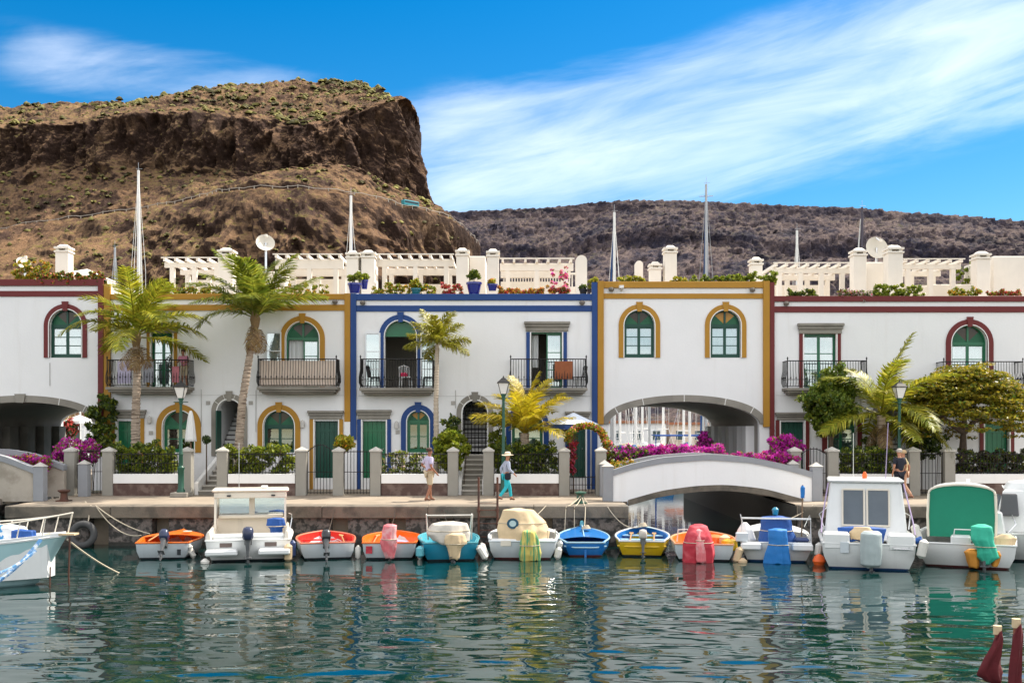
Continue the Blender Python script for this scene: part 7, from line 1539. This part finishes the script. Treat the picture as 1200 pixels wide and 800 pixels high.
for i, (p, d, tp, m_, c_, lab) in enumerate(((718, 66, 430, GWHITE, SAILB, 'leftmost sailing boat glimpsed through the canal arch'), (731, 74, 425, GCREAM, CANVAS, 'cream sailing boat glimpsed through the canal arch'), (744, 68, 418, GWHITE, SAILB, 'white sailing boat with blue sail cover through the canal arch'), (754, 80, 420, GWHITE, WHITE, 'slim white sailing boat in the middle of the canal arch'), (766, 72, 415, GCREAM, WHITE, 'sailing boat with thick white mast through the canal arch'), (777, 84, 425, GWHITE, CANVAS, 'far sailing boat beside the blue awning seen through the canal arch'), (803, 78, 424, GWHITE, SAILB, 'sailing boat right of the blue motor yacht through the canal arch'), (814, 67, 428, GWHITE, WHITE, 'sailing boat near the arcade pillars through the canal arch'), (824, 76, 430, GCREAM, SAILB, 'rightmost sailing boat glimpsed through the canal arch'), (90, 90, 432, GWHITE, WHITE, 'sailing boat glimpsed through the left canal arch'), (104, 100, 436, GWHITE, SAILB, 'farther sailing boat glimpsed through the left canal arch'))):
    sailboat(lab, p, d, tp, 8.5 + (i % 3), m_, MASTW if i % 4 else MASTG, None, [0, 15, -10][i % 3], 2.8, c_, 1)
# blue motor yacht with awning
d = 70; t = thing('motor_yacht', 'blue hulled motor yacht with dark blue awning frame inside the canal arch', 'motor yacht', (PX(789, d), d, 0), 0, rel=True)
rg = []
for i in range(9):
    u = i / 8; b_ = 1.7 * (1 - max(0, (u - .5) / .5) ** 2.2) + .01; rg.append([(b_, -3 + 8 * u, 1.1 + .3 * u), (b_ * .85, -3 + 8 * u, 0), (0, -3 + 8 * u, -.4), (-b_ * .85, -3 + 8 * u, 0), (-b_, -3 + 8 * u, 1.1 + .3 * u)])
MB().rings(rg).build('hull', SKYB, t, smooth=True, angle=40); MB().box(-1.3, 1.3, -.5, 2.5, 1.15, 2.3, taper=.15).build('cabin', GWHITE, t, bevel=.05); MB().box(-1.5, 1.5, -2.9, -2.7, 1.1, 1.6).build('stern_band', GWHITE, t)
MB().tube([(-1.5, -2.2, 1.2), (-1.5, -2.2, 3.2), (1.5, -2.2, 3.2), (1.5, -2.2, 1.2)], .06, 6).build('awning_frame', DBLUEC, t); MB().box(-1.5, 1.5, -2.2, 0, 3.2, 3.26).build('awning', DBLUEC, t); MB().box(-.9, .9, -2.3, -1.6, 1.3, 1.9).build('cockpit_cushion', ORANGE, t, bevel=.1)
# pontoon with market parasols seen through the west arch
o = MB().box(-48, -24.2, 62, 70, -.5, .9).build('pontoon_deck', CONC); o['kind'] = 'structure'; o['label'] = 'pale quay deck across the marina'
parasol_open('white market parasol on the far deck through the left arch', 93, 486, 493, 34, 63.5, .9, WHITE, WHITE); parasol_open('second white market parasol farther along the deck through the left arch', 112, 489, 495, 30, 66, .9, WHITE, WHITE)
bush('flowering_shrub', 'red flowering shrub on the far deck through the left arch', 'shrub', 77, 88, 492, 512, 62.8, 1.0, 60, .18, [L_RED, L_DARK], [.5, .5], n=14, boxy=False, base=.9, rad=.3)
# houses on the far shore of the marina
def far_house(label, x0, x1, y, h, m, roof):
    t = thing('harbour_house', label, 'house', ((x0 + x1) / 2, y, 1.0)); MB().box(x0, x1, y, y + 8, 1, 1 + h).build('wall', m, t); MB().box(x0 - .3, x1 + .3, y - .3, y + 8.3, 1 + h, 1.35 + h).build('roof', roof, t)
    n = int((x1 - x0) / 2.6)
    for fl in range(int(h // 2.9)):
        for k in range(n):
            x = x0 + (x1 - x0) * (k + .5) / n; w_ = MB().box(x - .5, x + .5, y - .03, y + .02, 1.9 + fl * 2.9, 3.2 + fl * 2.9).build('window', mat('far_window', (.05, .08, .09), .2), t); MB().box(x - .65, x + .65, y - .12, y - .031, 1.75 + fl * 2.9, 1.9 + fl * 2.9 - .002).build('sill', m, w_)
TILE = mat('terracotta_roof', (.36, .15, .08), .85, .2, 2)
far_house('long white harbour house on the far shore behind the masts of the canal arch', 8, 22, 146, 3.3, STUCCO, TILE); far_house('cream harbour house on the far shore beside the long white one', 23, 34, 149, 3.1, mat('cream_wall', (.66, .56, .46), .8), TILE); far_house('white harbour house on the far shore behind the left arch', -66, -50, 146, 3.3, STUCCO, TILE)
